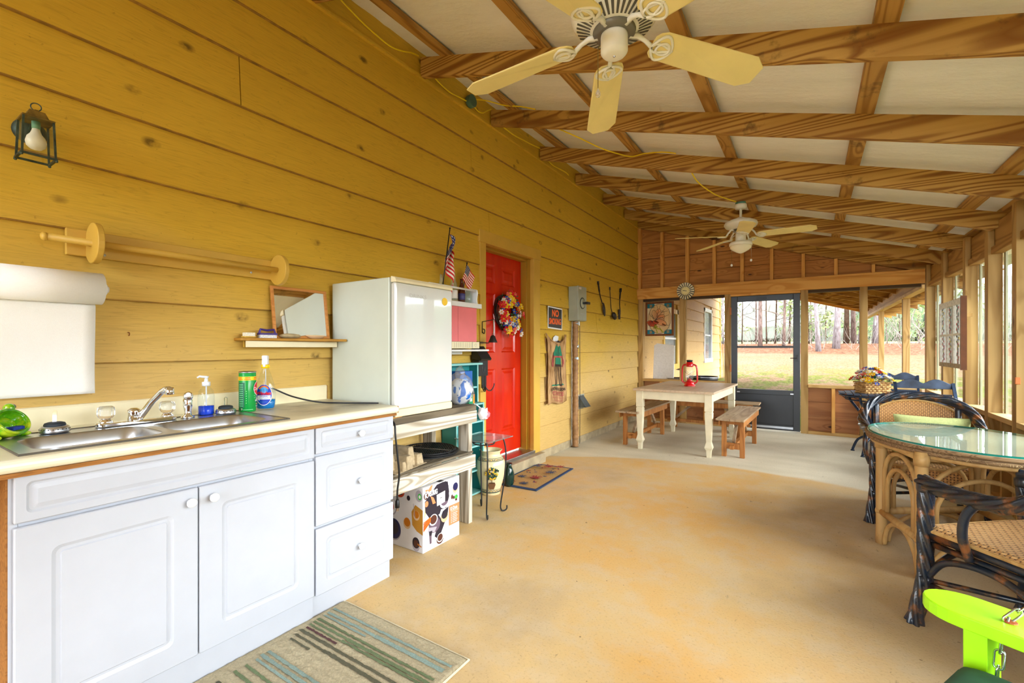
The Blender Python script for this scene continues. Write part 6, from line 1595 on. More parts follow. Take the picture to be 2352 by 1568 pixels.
# ---------------- blue black patio table and folding chairs
NB=plain('navy_patio_metal',srgb(34,52,78),.35,.3,var=.35,scale=18)
NB2=plain('navy_patio_slats',srgb(56,70,92),.5,.1,var=.3,scale=14)
pt_=thing('patio_table','round navy slatted patio table with curved metal legs in the far right corner','table',(3.10,6.62,0))
mb_r=.335
for k in range(11):
    x=-.315+k*.063; h=sqrt(max(.348**2-x*x,.01)) 
    MB().box(x-.028,-h,.688,x+.028,h,.702).build('slat',NB2,pt_,bevel=.002)
MB().tube(arc((0,0,.675),.335,0,2*pi,40)[:-1],.011,8,closed=True).tube(arc((0,0,.625),.28,0,2*pi,36)[:-1],.007,8,closed=True).build('ring',NB,pt_,smooth=True)
mb=MB()
for k in range(16):
    a=2*pi*k/16; mb.tube([(.33*cos(a),.33*sin(a),.67),(.28*cos(a+.15),.28*sin(a+.15),.628)],.0035,5)
mb.build('ring_wires',NB,pt_)
for k in range(4):
    a=pi/4+k*pi/2+.2; d=V(cos(a),sin(a),0)
    MB().tube(spline([d*.29+V(0,0,.67),d*.27+V(0,0,.60),d*.16+V(0,0,.46),d*.07+V(0,0,.33),d*.09+V(0,0,.22),d*.19+V(0,0,.14),d*.245+V(0,0,.02)],7),.0135,8,ry=.7).lathe([(.022,0),(.018,.01),(.01,.02)],d*.245+V(0,0,0),(0,0,1),12).build('leg',NB,pt_,smooth=True)
MB().tube(arc((0,0,.34),.07,0,2*pi,20)[:-1],.006,6,closed=True).build('leg_collar',NB,pt_)
def fold_chair(loc,rz,label,zt=.86):
    c=thing('folding_chair',label,'chair',loc,rz,'navy slatted folding chairs')
    # faces -y ; backrest at +y
    pts=[(-.21,.0),(.21,.0)]+[(x,.052+.040*abs(sin(pi*x/.19))**1.2*(1 if abs(x)<.19 else 0)) for x in [.21-.42*k/40 for k in range(41)]]
    MB().prism(pts,(0,.235,zt-.09),(1,0,0),(0,.12,.99),(0,.99,-.12),.016).build('crest_rail',NB2,c,bevel=.003)
    for z in (.155,.225,.30): MB().bar((-.205,.228-.0*z,zt-z),(.205,.228,zt-z),.014,.030).build('back_slat',NB2,c,bevel=.002)
    for s in(-1,1):
        MB().bar((s*.215,.25,zt-.035),(s*.215,-.22,.0),.018,.024,(1,0,0)).build('long_leg',NB,c)
        MB().bar((s*.19,-.19,.44),(s*.19,.24,.0),.018,.024,(1,0,0)).build('short_leg',NB,c)
    for k in range(6): MB().box(-.195,-.20+k*.062,.435,.195,-.20+k*.062+.052,.449).build('seat_slat',NB2,c,bevel=.002)
    return c
fc0=fold_chair((3.33,7.10,0),radians(-5),'navy slatted folding chair with wavy crest, behind the flower basket table',.915)
dup(fc0,(3.405,5.62,0),radians(4),'navy slatted folding chair with wavy crest, in front of the patio table near the screens')
# flower basket
fbk=thing('flower_basket','woven basket of artificial flowers on the patio table','flower basket',(3.065,6.60,.703),radians(30))
WK2=(lambda t:(t.set(color=t.ramp(t.noise(t.obj(30,30,60),1,3),[(.35,srgb(140,96,46)),(.65,srgb(220,176,110))]),rough=.8),t.m)[1])(NT('basket_weave'))
mb=MB(); bxw,byw=.13,.085
for r in range(6):
    z=r*.022
    P=[]
    for k in range(48):
        t_=k/48*4; s=int(t_);f=t_-s
        x,y=[(-bxw+2*bxw*f,-byw),(bxw,-byw+2*byw*f),(bxw-2*bxw*f,byw),(-bxw,byw-2*byw*f)][s]
        w=.005*(1 if (k+r)%2 else -1); n=[(0,-1),(1,0),(0,1),(-1,0)][s]
        sc_=1+z*.6
        P.append((x*sc_+n[0]*w,y*sc_+n[1]*w,z+.011))
    mb.tube(P,.0095,6,closed=True)
mb.box(-bxw,-byw,0,bxw,byw,.01); mb.build('woven_body',WK2,fbk)
MB().tube(arc((0,0,.11),.11,0,pi,20,(1,0,0),(0,0,1),r2=.17),.005,6).build('handle',plain('handle_brown',srgb(90,60,36),.7),fbk,smooth=True)
cs=[3,2,1,3,0,3,1,2,3,4,1,3,2,3]
for k in range(84):
    a=rnd.uniform(0,2*pi); r=sqrt(rnd.random()); x,y=r*.21*cos(a),r*.145*sin(a); z=.125+.15*(1-r*r)+rnd.uniform(-.02,.02)
    place_flower(cs[k%len(cs)],(x,y,z),V(x*5,y*5,.9),fbk,rnd.uniform(1.0,1.5))
mb=MB()
for k in range(120):
    a=rnd.uniform(0,2*pi); r=rnd.uniform(.4,1.0); p=V(r*.17*cos(a),r*.11*sin(a),.13+.10*(1-r)); d=V(cos(a),sin(a),rnd.uniform(-.3,1)).normalized(); s=d.cross(V(.3,.1,1)).normalized(); L=rnd.uniform(.04,.09)
    mb.mat(k%2); mb.add([p,p+d*L*.5+s*L*.16,p+d*L,p+d*L*.5-s*L*.16],[(0,1,2,3)])
mb.build('foliage',[lf,plain('white_leaf',srgb(232,226,206),.6)],fbk)

# old window sash hanging on the screen posts
sa=thing('painted_window_sash','old white six pane window sash painted with floral vines hung on the screen posts','window sash',(3.60,0,0))
OW=plain('chipped_white_paint',srgb(222,222,212),.5,var=.18,scale=40)
SY0_,SY1_,SZ0_,SZ1_=5.60,6.44,1.03,1.67
mb=MB(); mb.box(0,SY0_,SZ0_,.03,SY0_+.045,SZ1_).box(0,SY1_-.045,SZ0_,.03,SY1_,SZ1_).box(0,SY0_+.045,SZ1_-.055,.03,SY1_-.045,SZ1_)
mb.build('frame',OW,sa,bevel=.002)
MB().box(-.002,SY0_+.045,SZ0_,.034,SY1_-.045,SZ0_+.04).build('bottom_rail',plain('bottom_rail_worn',srgb(170,150,110),.6,var=.3,scale=30),sa,bevel=.002)
MB().box(-.006,SY0_-.022,SZ0_-.01,.034,SY0_,SZ1_+.01).build('wood_side',plain('sash_side_brown',srgb(112,64,28),.5,var=.15),sa)
mb=MB(); ww=(SY1_-SY0_-.09)
for k in(1,2): y=SY0_+.045+ww*k/3; mb.box(.004,y-.012,SZ0_+.04,.026,y+.012,SZ1_-.055)
zm=(SZ0_+.04+SZ1_-.055)/2; mb.box(.005,SY0_+.045,zm-.010,.025,SY1_-.045,zm+.010); mb.build('muntins',OW,sa)
MB().box(.014,SY0_+.045,SZ0_+.04,.017,SY1_-.045,SZ1_-.055).build('glass',thin_glass('sash_glass',(.97,.98,.98,1),film=.6,filmcol=(.95,.96,.97,1)),sa)
ar=Art(lambda a,b,l:(.0135-l,a,b),step=.00005)
for col in range(3):
    y=SY0_+.045+ww*(col+.5)/3
    for row in range(2):
        z0=SZ0_+.05 if row==0 else zm+.02; z1=zm-.02 if row==0 else SZ1_-.065
        for k in range(30):
            z=z0+(z1-z0)*k/29; yy=y+.022*sin(k*.9+col)+rnd.uniform(-.018,.018)
            ar.ell(yy,z,rnd.uniform(.014,.030),rnd.uniform(.008,.014),rnd.choice([1,1,1,2,2]),7,rot=rnd.uniform(0,3))
            if k%3==0: ar.ell(yy+rnd.uniform(-.02,.02),z,.017,.014,rnd.choice([0,0,0,3]),8)
ar.build('painted_vines',[plain('vine_red',srgb(190,30,40),.5),plain('vine_green',srgb(40,70,44),.5),plain('vine_dark',srgb(44,40,56),.5),plain('vine_yellow',srgb(220,200,60),.5)],sa)
MB().box(.032,SY0_+.1,1.5,.096,SY0_+.13,1.53).box(.032,SY1_-.2,1.5,.096,SY1_-.17,1.53).build('hang_blocks',M['post'],sa)
st_=thing('round_sticker','small round yellow label with dark print stuck on the nearest screen post','sticker',(3.70,4.62,1.6))
ar=Art(lambda a,b,l:(3.75+a-3.70,4.668-4.62-l,1.52-1.6+b),base=.001); ar.ell(.02,0,.030,.034,0,24)
for k in range(4): ar.line([(.0,.02-k*.013),(.04,.02-k*.013)],.005,1)
ar.build('label_print',[plain('sticker_yellow',srgb(236,190,70),.4),plain('sticker_ink',srgb(90,60,30),.5)],st_)
wc_=thing('wood_turn_button','small orange wood turn button on the nearest screen post','latch',(3.693,4.662,.985))
MB().box(-.006,-.010,-.025,.022,.006,.025).build('block',plain('button_orange',srgb(186,104,40),.5),wc_,bevel=.004)

# ================================================================= RATTAN FURNITURE
def rattan_mat():
    t=NT('blue_black_rattan'); v=t.obj(1,1,1); n=t.noise(v,14,4,.6); n2=t.noise(t.obj(1,1,1),60,3)
    c=t.ramp(n,[(.46,srgb(20,34,50)),(.56,srgb(52,46,46)),(.66,srgb(134,82,44))])
    t.set(color=c,rough=.28,coat=.3); t.bump(n2,.15,.002); return t.m
RT=rattan_mat()
CN=wood('natural_rattan',srgb(206,168,108),srgb(168,126,68),'z',1,10,5,.4,0,rough=.45,streak=.2,stain=.35)
def weave_mat(a='x',b='y',s=70,light=srgb(206,152,84),dark=srgb(150,96,44),hole=srgb(38,32,34),holes=1.0,name='wicker_weave'):
    t=NT(name); sp=t.N('SeparateXYZ'); t.L(t.N('TexCoord').outputs['Object'],sp.inputs[0])
    ch={'x':0,'y':1,'z':2}
    A=t.math('MULTIPLY',sp.outputs[ch[a]],s); B=t.math('MULTIPLY',sp.outputs[ch[b]],s)
    fa=t.math('PINGPONG',A,.5); fb=t.math('PINGPONG',B,.5)
    ca=t.math('FLOOR',A); cb=t.math('FLOOR',B)
    par=t.math('PINGPONG',t.math('ADD',ca,cb),1.0)
    ga=t.ramp(fa,[(.12,0.0),(.20,1.0)]); gb=t.ramp(fb,[(.12,0.0),(.20,1.0)])
    strand=t.math('MAXIMUM',ga,gb)
    n=t.noise(t.obj(1,1,1),40,3)
    c=t.mix(par,light,t.mix(n,light,dark))
    shade=t.mix(par,ga,gb)
    c=t.mix(t.math('MULTIPLY',t.math('SUBTRACT',1.0,shade),.55),c,dark)
    c=t.mix(t.math('MULTIPLY',t.math('SUBTRACT',1.0,strand),holes),c,hole)
    t.set(color=c,rough=.5); t.bump(t.math('MULTIPLY',strand,t.math('ADD',.5,t.math('MULTIPLY',shade,.5))),.8,.004); return t.m
WB=weave_mat('x','z',84,name='wicker_back'); WS=weave_mat('x','y',62,light=srgb(222,178,120),name='wicker_seat',holes=.85); WF=weave_mat('x','z',60,name='wicker_front')
WSL=weave_mat('x','y',62,light=srgb(226,184,126),name='wicker_seat_near',holes=.85)
TW=dict(lobes=6,twist=11.0,depth=.34)
def armchair(loc,rz,label,back=True):
    c=thing('rattan_armchair',label,'chair',loc,rz,'twisted rattan armchairs')
    # faces -y, front posts at y=-.26
    w=.29
    for s in(-1,1):
        # front leg twisted, flaring at the foot
        P=spline([(s*(w+.005),-.275,.0),(s*(w-.005),-.262,.10),(s*(w-.02),-.25,.22),(s*(w-.022),-.25,.42),(s*(w-.030),-.255,.612)],16)
        MB().tube(P,[.034-.006*min(i/8,1) for i in range(len(P))],40,**TW).build('front_leg',RT,c,smooth=True)
        P=spline([(s*.25,.30,.0),(s*.245,.28,.2),(s*.245,.27,.43)],8)
        MB().tube(P,.022,12).build('rear_leg',RT,c,smooth=True)
        # arm support curve and stretchers
        MB().tube(spline([(s*.300,-.02,.618),(s*.312,-.06,.55),(s*.312,-.07,.46),(s*.285,-.065,.37)],8),.0165,12).build('arm_support',RT,c,smooth=True)
        MB().tube(spline([(s*(w-.02),-.235,.225),(s*(w-.02),-.16,.315),(s*(w-.02),.0,.345),(s*(w-.02),.15,.29),(s*.255,.27,.15)],8),.0135,10).build('side_arch',RT,c,smooth=True)
        MB().tube([(s*(w-.02),-.24,.19),(s*.25,.28,.17)],.012,10).build('side_stretcher',RT,c,smooth=True)
        MB().tube([(s*(w-.03),-.25,.40),(s*.25,.28,.40)],.018,10).tube([(s*(w-.03),-.25,.365),(s*.25,.28,.365)],.013,10).build('side_rail',RT,c,smooth=True)
        MB().lathe([(.030,-.022),(.033,-.01),(.033,.012),(.028,.02)],(s*(w-.03),-.256,.605),(0,0,1),16).build('leg_binding',RT,c,smooth=True)
        MB().lathe([(.028,-.02),(.029,0),(.028,.02)],(s*(w-.02),-.25,.20),(0,0,1),14).build('leg_binding',RT,c,smooth=True)
    MB().tube([(-w+.02,-.25,.40),(w-.02,-.25,.40)],.018,10).tube([(-w+.02,-.255,.365),(w-.02,-.255,.365)],.013,10).tube([(-.245,.28,.40),(.245,.28,.40)],.016,10).build('seat_rails',RT,c,smooth=True)
    MB().tube(spline([(-w+.02,-.245,.215),(-.17,-.235,.30),(0,-.23,.335),(.17,-.235,.30),(w-.02,-.245,.215)],8),.0135,10).build('front_arch',RT,c,smooth=True)
    MB().tube([(-w+.02,-.245,.20),(w-.02,.27,.18)],.011,10).tube([(w-.02,-.245,.205),(-w+.02,.27,.185)],.011,10).build('cross_stretcher',RT,c,smooth=True)
    # top rail: arm - back - arm in one twisted loop
    P=spline([(-w+.032,-.275,.628),(-.292,-.12,.618),(-.325,.10,.645),(-.30,.25,.745),(-.19,.335,.825),(0,.365,.85),(.19,.335,.825),(.30,.25,.745),(.325,.10,.645),(.292,-.12,.618),(w-.032,-.275,.628)],16)
    MB().tube(P,.030,40,**TW).build('top_rail',RT,c,smooth=True)
    for s in(-1,1): MB().tube(spline([(s*.24,.27,.40),(s*.235,.275,.60),(s*.235,.30,.775)],6),.020,12).build('back_post',RT,c,smooth=True)
    # woven back panel, gently curved
    def bk(u,v):
        x=-.225+.45*u; k=(1-(x/.25)**2); zt=.70+.115*max(k,0)**.6
        z=.43+(zt-.43)*v
        return (x,.285+.045*v+.02*k-.0,z)
    mb=MB(); mb.grid(bk,30,14); mb.build('woven_back',WB,c,smooth=True,solid=.008)
    MB().tube([bk(0,0)]+[bk(0,k/8) for k in range(1,8)]+[bk(k/24,1) for k in range(25)]+[bk(1,1-k/8) for k in range(1,9)],.008,8).build('back_edge',CN,c,smooth=True)
    def st__(u,v):
        x=-.265+.53*u; y=-.27+.55*v
        e=min(min(u,1-u)/.05,min(v,1-v)/.05,1)
        return (x,y,.425+.015*e-.008*(1-((u-.5)**2+(v-.5)**2)*2)*e)
    mb=MB(); mb.grid(st__,20,20); mb.build('woven_seat',WS,c,smooth=True,solid=.008)
    MB().box(-.262,-.276,.33,.262,-.270,.425).build('woven_front_apron',WF,c)
    MB().tube([(-.268,-.275,.422),(.268,-.275,.422),(.268,.28,.422),(-.268,.28,.422)],.008,8,closed=True).build('seat_edge',CN,c)
    return c
ac=armchair((3.13,4.30,0),radians(-3),'blue black twisted rattan armchair behind the glass table holding green pillows')
ac2=dup(ac,(3.262,2.662,0),radians(221),'blue black twisted rattan armchair in front of the glass table by the lime swing')
PLM=plain('sage_linen',srgb(186,194,128),.9,var=.08,scale=90,bump=.5)
def pillow(name,label,loc,rot,sx,sy,sz):
    p=thing(name,label,'pillow',loc,0,'sage pillows on the rattan armchair'); p.rotation_euler=rot
    mb=MB()
    def f(u,v,s):
        a=2*u-1;b=2*v-1; h=((1-abs(a)**2.6)*(1-abs(b)**2.6))**.5 if abs(a)<1 and abs(b)<1 else 0
        pin=1-.07*(1-abs(b))**1.0*abs(a)**3; pin2=1-.07*(1-abs(a))*abs(b)**3
        return (a*sx*pin,s*h*sy+.002*s,b*sz*pin2+.004*mnoise.noise(Vector((a*3,b*3,s*2))))
    mb.grid(lambda u,v:f(u,v,-1),24,18); mb.grid(lambda u,v:f(1-u,v,1),24,18); mb.build('cover',PLM,p,smooth=True); return p
pillow('throw_pillow','sage green lumbar pillow leaning against the wicker chair back',(3.22,4.505,.60),(radians(-14),0,radians(-3)),.215,.045,.115)
pillow('throw_pillow','sage green pillow lying flat on the wicker seat under the glass table edge',(3.20,4.30,.478),(radians(82),0,radians(4)),.22,.04,.17)

# natural rattan glass topped table
rt_=thing('rattan_table','natural rattan table with oval glass top in front of the screens','table',(0,0,0))
tc=V(3.205,3.60,0); ang=atan2(.95,-.30); ta,tb=.53,.41
def ov(a,k=1.0,z=0,off=0): 
    x=(ta*k+off)*cos(a);y=(tb*k+off)*sin(a); return tc+V(x*cos(ang)-y*sin(ang),x*sin(ang)+y*cos(ang),z)
TG=thin_glass('table_glass',(.90,.96,.94,1))
mb=MB(); n=72
vs=[ov(2*pi*k/n,1,z) for z in(.700,.710) for k in range(n)]
mb.mat(0).add(vs,[tuple(range(n))[::-1],tuple(range(n,2*n))]); mb.mat(1); 
for k in range(n): mb.face([k,(k+1)%n,n+(k+1)%n,n+k])
mb.build('glass_top',[TG,plain('glass_edge_teal',srgb(30,130,116),.1,var=.02)],rt_)
CL=plain('pale_woven_top',srgb(238,234,216),.7,var=.05,scale=70,bump=.2)
mb=MB(); vs=[ov(2*pi*k/n,.985,z,.0) for z in(.672,.698) for k in range(n)]
mb.add(vs,[tuple(range(n))[::-1],tuple(range(n,2*n))]+[(k,(k+1)%n,n+(k+1)%n,n+k) for k in range(n)]); mb.build('top_panel',CL,rt_)
for q,(z,r_,o_) in enumerate(((.690,.011,.008),(.668,.013,.0),(.645,.013,-.02))): MB().tube([ov(2*pi*k/n,1,z,o_) for k in range(n)],r_,8,closed=True).build('edge_binding' if q<2 else 'apron_hoop',CN if q==2 else wood('frayed_rattan_%d'%q,srgb(172,142,104),srgb(112,86,62),'x',2,30,8,.8,0,rough=.9,streak=.5),rt_,smooth=True)
mb=MB()
for k in range(150):
    a=rnd.uniform(2.2,5.2); p=ov(a,1,.672,.012); d=V(rnd.uniform(-1,1),rnd.uniform(-1,1),rnd.uniform(-1.2,.3)).normalized(); L=rnd.uniform(.008,.028)
    mb.tube([p,p+d*L*.5+V(0,0,-.002),p+d*L],.0006,3)
for k in range(60):
    a=rnd.uniform(-.15,.15)+.0; p=ov(a,1,.682,.010); d=V(rnd.uniform(-1,.2),rnd.uniform(-.6,.6),rnd.uniform(-.3,.3)).normalized(); L=rnd.uniform(.02,.05); mb.tube([p,p+d*L],.001,3)
fb_=mb.build('frayed_fibres',plain('fibre_straw',srgb(206,180,130),.9),rt_); fb_['kind']='stuff'
LG=[(2.845,3.655),(2.965,3.205),(3.36,4.02),(3.50,3.58)]
LG=[V(x,y,0) for x,y in LG]
for p in LG:
    P=[p+V(0,0,z) for z in (0,.08,.2,.35,.5,.6,.668)]
    MB().tube(P,[.030,.029,.028,.029,.028,.029,.029],16).build('leg',CN,rt_,smooth=True)
    MB().lathe([(.033,-.03),(.035,0),(.033,.03)],p+V(0,0,.625),(0,0,1),16).build('leg_binding',CN,rt_,smooth=True)
    MB().lathe([(.031,-.012),(.033,0),(.031,.012)],p+V(0,0,.20),(0,0,1),16).build('leg_binding',CN,rt_,smooth=True)
def between(p,q,f,z): return p.lerp(q,f)+V(0,0,z)
for a,b in ((0,1),(1,3),(3,2),(2,0)):
    p,q=LG[a],LG[b]; d=(q-p).normalized(); L=(q-p).length; o=.045/L
    MB().tube([between(p,q,.0,.20),between(p,q,1,.20)],.022,12).build('stretcher',CN,rt_,smooth=True)
    MB().tube([between(p,q,.0,.635),between(p,q,1,.635)],.020,12).build('top_bar',CN,rt_,smooth=True)
    def archp(o,zb,zt,m=14): 
        A_=p+d*o*L; B_=q-d*o*L; c_=(A_+B_)/2; r_=(B_-A_).length/2
        rz_=min(r_,.16)
        return [A_+V(0,0,zb)]+[c_-d*r_*cos(t)+V(0,0,zt-rz_+rz_*sin(t)) for t in [pi*k/m for k in range(m+1)]]+[B_+V(0,0,zb)]
    MB().tube(archp(o,.21,.60),.0125,10).build('outer_arch',CN,rt_,smooth=True)
    MB().tube(archp(o*1.75,.21,.51),.0125,10).build('inner_arch',CN,rt_,smooth=True)
    MB().tube(archp(o,.01,.185),.0125,10).build('foot_arch',CN,rt_,smooth=True)

# ================================================================= CEILING FANS
FWm=plain('fan_white_enamel',srgb(238,236,224),.3,var=.02)
FBm=plain('fan_blade_yellowed',srgb(240,222,150),.5,var=.05,scale=6)
FBd=plain('fan_blade_edge',srgb(120,104,50),.8,var=.3)
def fan(loc,top,th0,label,light,droop,tilt=0,R=.60,group='white ceiling fans'):
    f=thing('ceiling_fan',label,'ceiling fan',loc,0,group)
    MB().lathe([(.052,-.045),(.058,-.02),(.056,0),(0,0)],(0,0,top),(0,0,1),24).build('canopy',FWm,f,smooth=True)
    MB().tube([(0,0,top-.04),(0,0,.14)],.0125,12).build('downrod',FWm,f,smooth=True)
    zb=.085 if light else .045
    MB().lathe([(.03,zb+.115),(.05,zb+.105),(.11,zb+.085),(.150,zb+.065),(.158,zb+.045),(.152,zb+.03),(.140,zb+.015),(.075,zb-.008),(.07,zb-.008)],seg=48).build('motor_housing',FWm,f,smooth=True)
    if not light:
        mb=MB()
        for k in range(40):
            a=2*pi*k/40; d=V(cos(a),sin(a),0); s=V(-sin(a),cos(a),0)
            p0=d*.088+V(0,0,zb-.0055);p1=d*.137+V(0,0,zb+.0125)
            mb.add([p0-s*.0035,p1-s*.0055,p1+s*.0055,p0+s*.0035],[(0,3,2,1)])
        mb.build('vent_slots',plain('slot_dark',srgb(86,82,72),.6),f)
    MB().lathe([(.076,zb-.006),(.078,zb-.012),(.074,zb-.022),(.05,zb-.024)],seg=32).build('flywheel',plain('flywheel_grey_metal',srgb(120,116,104),.5,.4),f,smooth=True)  # plain grey metal ring below the motor
    sw=MB().lathe([(.047,zb-.02),(.049,zb-.03),(.049,zb-.085),(.046,zb-.09),(.040,zb-.097),(.03,zb-.10),(0,zb-.101)] if not light else [(.05,zb-.02),(.05,-.045),(.045,-.05)],seg=36).build('switch_housing',FWm,f,smooth=True)
    if not light: MB().lathe([(.005,0),(.004,.003),(0,.004)],(0,0,zb-.101),(0,0,-1),12).build('screw',M['steel'],sw)
    if light:
        MB().lathe([(.045,-.045),(.10,-.055),(.108,-.065),(.108,-.085),(.102,-.09)],seg=40).build('light_fitter',FWm,f,smooth=True)
        MB().lathe([(.100,-.088),(.104,-.095),(.098,-.115),(.075,-.135),(.04,-.155),(.015,-.166),(0,-.168)],seg=40).build('glass_bowl',plain('opal_glass',srgb(244,238,214),.15,var=.01),f,smooth=True)
    for k in range(5):
        a=radians(th0-72*k); d=V(cos(a),sin(a),0); s=V(-sin(a),cos(a),0)
        z0,z1=droop
        tl=radians(-12)
        def pt(r,w,h=0):
            z=z0+(z1-z0)*(r-.2)/(R-.2) if r>.2 else z0+.0*(r)
            return d*r+s*w*cos(tl)+V(0,0,z+w*sin(tl)+h)
        # arm
        arm=MB(); arm.tube([d*.060+V(0,0,zb-.015),d*.095+V(0,0,zb-.012),d*.125+V(0,0,(zb+z0)/2-.006),pt(.150,0,-.006)],[.011,.010,.0085,.009],8)
        ao=arm.build('blade_arm',FWm,f,smooth=True)
        # ornamental medallion: two interlocking leaf loops and a ring
        md=MB()
        for sg_ in(-1,1):
            L=[pt(.148+.085*t_,sg_*(.052*sin(pi*min(t_*1.0,1))**.8),-.007) for t_ in [q/10 for q in range(11)]]
            B=[pt(.148+.085*(1-t_)-.02*sin(pi*t_),sg_*(.018*sin(pi*t_)),-.007) for t_ in [q/8 for q in range(1,8)]]
            md.tube(L+B,.0055,6,closed=True)
        md.tube([pt(.195+.026*cos(t_),.024*sin(t_),-.009) for t_ in [2*pi*q/20 for q in range(20)]],.005,6,closed=True)
        md.build('blade_bracket',FWm,ao,smooth=True)
        # blade
        n=[(.150,-.035),(.165,-.052),(.19,-.060),(R-.045,-.070),(R,-.038),(R,.038),(R-.045,.070),(.19,.060),(.165,.052),(.150,.035)]
        bl=MB(); T_=[pt(r,w,.004) for r,w in n];B_=[pt(r,w,-.002) for r,w in n];m=len(n)
        bl.add(B_+T_,[tuple(range(m))[::-1],tuple(range(m,2*m))]+[(q,(q+1)%m,m+(q+1)%m,m+q) for q in range(m)])
        o=bl.build('fan_blade',[FBm],f,bevel=.0015)
    ch=[] 
    if light:
        for (x,y,l) in ((-.085,.0,.27),(.095,.0,.235)):
            c_=MB().tube([(x*.55,y,zb-.06),(x*.8,y,zb-.07),(x,y,zb-.10),(x,y,-.0-l)],.0016,5).build('pull_chain',M['chrome'],f)
            MB().ball((x,y,-l-.012),.011,.011,.014,12,8).build('pull_knob',M['white'],c_,smooth=True)
    else:
        x,y=-.052,-.012
        c_=MB().tube([(x*.9,y,zb-.05),(x*1.1,y,zb-.055),(x*1.12,y,zb-.08),(x*1.12,y,-.170)],.0018,6).build('pull_chain',plain('brass_bead_chain',srgb(150,130,80),.3,.8),f)
        MB().lathe([(.0,.024),(.003,.018),(.009,.004),(.010,-.003),(.006,-.011),(0,-.013)],(x*1.12,y,-.182),(0,0,1),14).build('pull_drop',plain('crystal_drop',(.9,.88,.8,1),.05,trans=.8,var=0),c_,smooth=True)
    return f
f1=fan((1.868,1.612,2.345),.375,188.9,'large white ceiling fan close overhead with yellowed blades and no lamp',False,(.005,-.052))
f2=fan((1.875,5.22,2.355),.335,210,'smaller looking ceiling fan with bowl lamp over the far end of the porch',True,(.005,-.008),R=.655)
fx=thing('fan_ceiling_box','round teal electrical box on the rafter above the far fan','junction box',(1.875,5.225,2.692))
MB().lathe([(.052,-.003),(.052,.022),(0,.022)],seg=24).build('box',plain('box_teal_b',srgb(70,130,112),.5,var=.1),fx); fx.location=(1.875,5.226,2.688)

# ================================================================= LIME SWING
LM=plain('lime_paint',srgb(168,242,14),.4,var=.04)
sw=thing('porch_swing','lime green porch swing arm with post and chain at the bottom right','swing')
d=V(.89,-.455,0).normalized(); s=V(-d.y,d.x,0); tip=V(2.708,1.512,.588)
P=[]; W2=.066
for k in range(13):
    a=pi/2+pi*k/12; P.append((.085+.085*cos(a),W2*sin(a)))
P=[(.75,W2)]+P+[(.75,-W2)]
MB().prism(P,tip,d,s,(0,0,1),.030).build('arm_board',LM,sw,bevel=.003)
pc=tip+d*.105+s*(-.003)
MB().obox(pc+V(0,0,-.215),d,s,(0,0,1),.020,.046,.213).build('arm_post',LM,sw,bevel=.002)
MB().obox(tip+d*.42+s*-.2+V(0,0,-.20),d,s,(0,0,1),.36,.20,.012).build('seat_slats',LM,sw,bevel=.003)
MB().obox(pc+d*.55+V(0,0,-.215),d,s,(0,0,1),.020,.046,.213).build('arm_post',LM,sw,bevel=.002)
chn=MB(); base=V(2.838,1.435,.62)
cpts=[base+V(.0,.0,-.01)+V(.030,.014,.020)*k for k in range(9)]
def link(mb,c,dr,al,L=.021,w=.0085,r=.0024):
    dr=Vector(dr).normalized(); al=(Vector(al)-dr*Vector(al).dot(dr)).normalized()
    pts=[]
    for k in range(20):
        t_=2*pi*k/20; x=cos(t_);y=sin(t_)
        pts.append(Vector(c)+dr*((L-w)*(1 if x>0 else -1)*(1 if abs(x)>.0 else 0)+w*x)+al*(w*y))
    mb.tube(pts,r,6,closed=True)
ZN=plain('zinc_chain',(.62,.68,.66,1),.25,1,var=.1)
cpart=MB()
dirn=V(.62,.22,.66).normalized(); c0_=V(2.842,1.437,.632)
for k in range(7):
    link(cpart,c0_+dirn*(.034*k),dirn,s if k%2 else V(0,0,1).cross(dirn).cross(dirn))
c1__=V(2.822,1.425,.570)
for k in range(8):
    link(cpart,c1__+V(-.004,-.002,-.034)*k,V(-.1,-.05,-1),d if k%2 else s)
cpart.tube([(2.836,1.434,.630),(2.824,1.426,.585)],.0025,6)
cpart.build('chain',ZN,sw,smooth=True)
MB().lathe([(.013,0),(.012,.002),(.004,.003),(0,.003)],(2.838,1.436,.6185),(0,0,1),14).build('washer',plain('rusty_washer',srgb(170,90,40),.6,.5),sw)
cu=thing('green_cushion','dark green cushion on the porch swing seat at the bottom right','cushion',(2.80,1.385,.47))
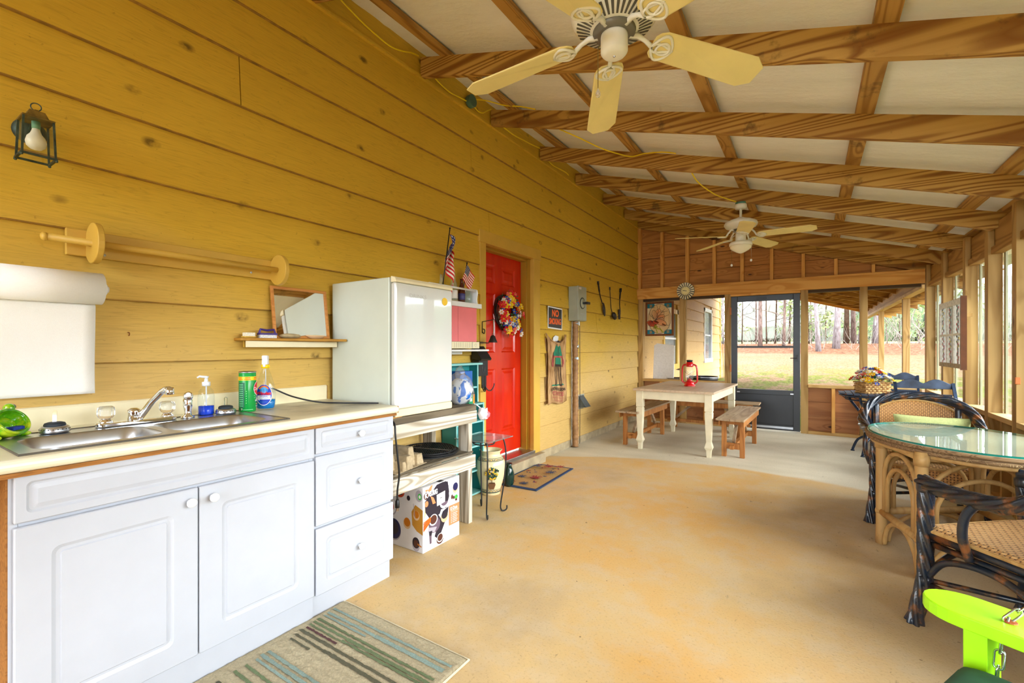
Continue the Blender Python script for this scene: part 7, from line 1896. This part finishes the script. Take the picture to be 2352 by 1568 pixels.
mb=MB(); mb.grid(lambda u,v:V(0,0,0),1,1); mb=MB()
def cush(u,v,sg):
    a=2*u-1;b=2*v-1;h=(max(0,(1-abs(a)**6))*max(0,(1-abs(b)**6)))**.5
    return d*(a*.17+.17)+s*(b*.15-.13)+V(0,0,-.09+sg*(.012+.045*h))
mb.grid(lambda u,v:cush(u,v,1),20,20); mb.grid(lambda u,v:cush(1-u,v,-1),20,20); mb.build('cover',plain('cushion_green',srgb(40,92,70),.7,var=.15,scale=20),cu,smooth=True)
MB().tube([cush(t_[0],t_[1],.0) for t_ in [(k/10,0) for k in range(10)]+[(1,k/10) for k in range(10)]+[(1-k/10,1) for k in range(10)]+[(0,1-k/10) for k in range(10)]],.005,6,closed=True).build('piping',plain('piping_green',srgb(70,120,96),.6),cu,smooth=True)
cu.location=(2.746,1.417,.562)
# ================================================================= LIGHT AND CAMERA
w=bpy.data.worlds.new('overcast'); SC.world=w; w.use_nodes=True
nt=w.node_tree; nt.nodes.clear(); o=nt.nodes.new('ShaderNodeOutputWorld'); b=nt.nodes.new('ShaderNodeBackground'); nt.links.new(b.outputs[0],o.inputs[0])
b.inputs[0].default_value=(.84,.92,1.0,1); b.inputs[1].default_value=1.0
sd=bpy.data.lights.new('hazy_sun','SUN'); sd.energy=1.1; sd.angle=radians(50); sd.color=(1,.98,.94)
so_=bpy.data.objects.new('hazy_sun',sd); COL.objects.link(so_); so_.rotation_euler=Vector((-1,.05,-.42)).to_track_quat('-Z','Y').to_euler()
cam=bpy.data.cameras.new('camera'); co_=bpy.data.objects.new('camera',cam); COL.objects.link(co_)
cam.sensor_width=36; cam.sensor_fit='HORIZONTAL'; cam.lens=36*1050/2352; cam.clip_start=.02; cam.clip_end=500
cam.shift_y=(798-784)/2352
co_.location=(2.47,0,1.22); co_.rotation_euler=(pi/2,0,atan2(1860-1176,1050))
SC.camera=co_
SC.view_settings.view_transform='Standard'; SC.view_settings.look='None'; SC.view_settings.gamma=1
SC.view_settings.exposure=3.3
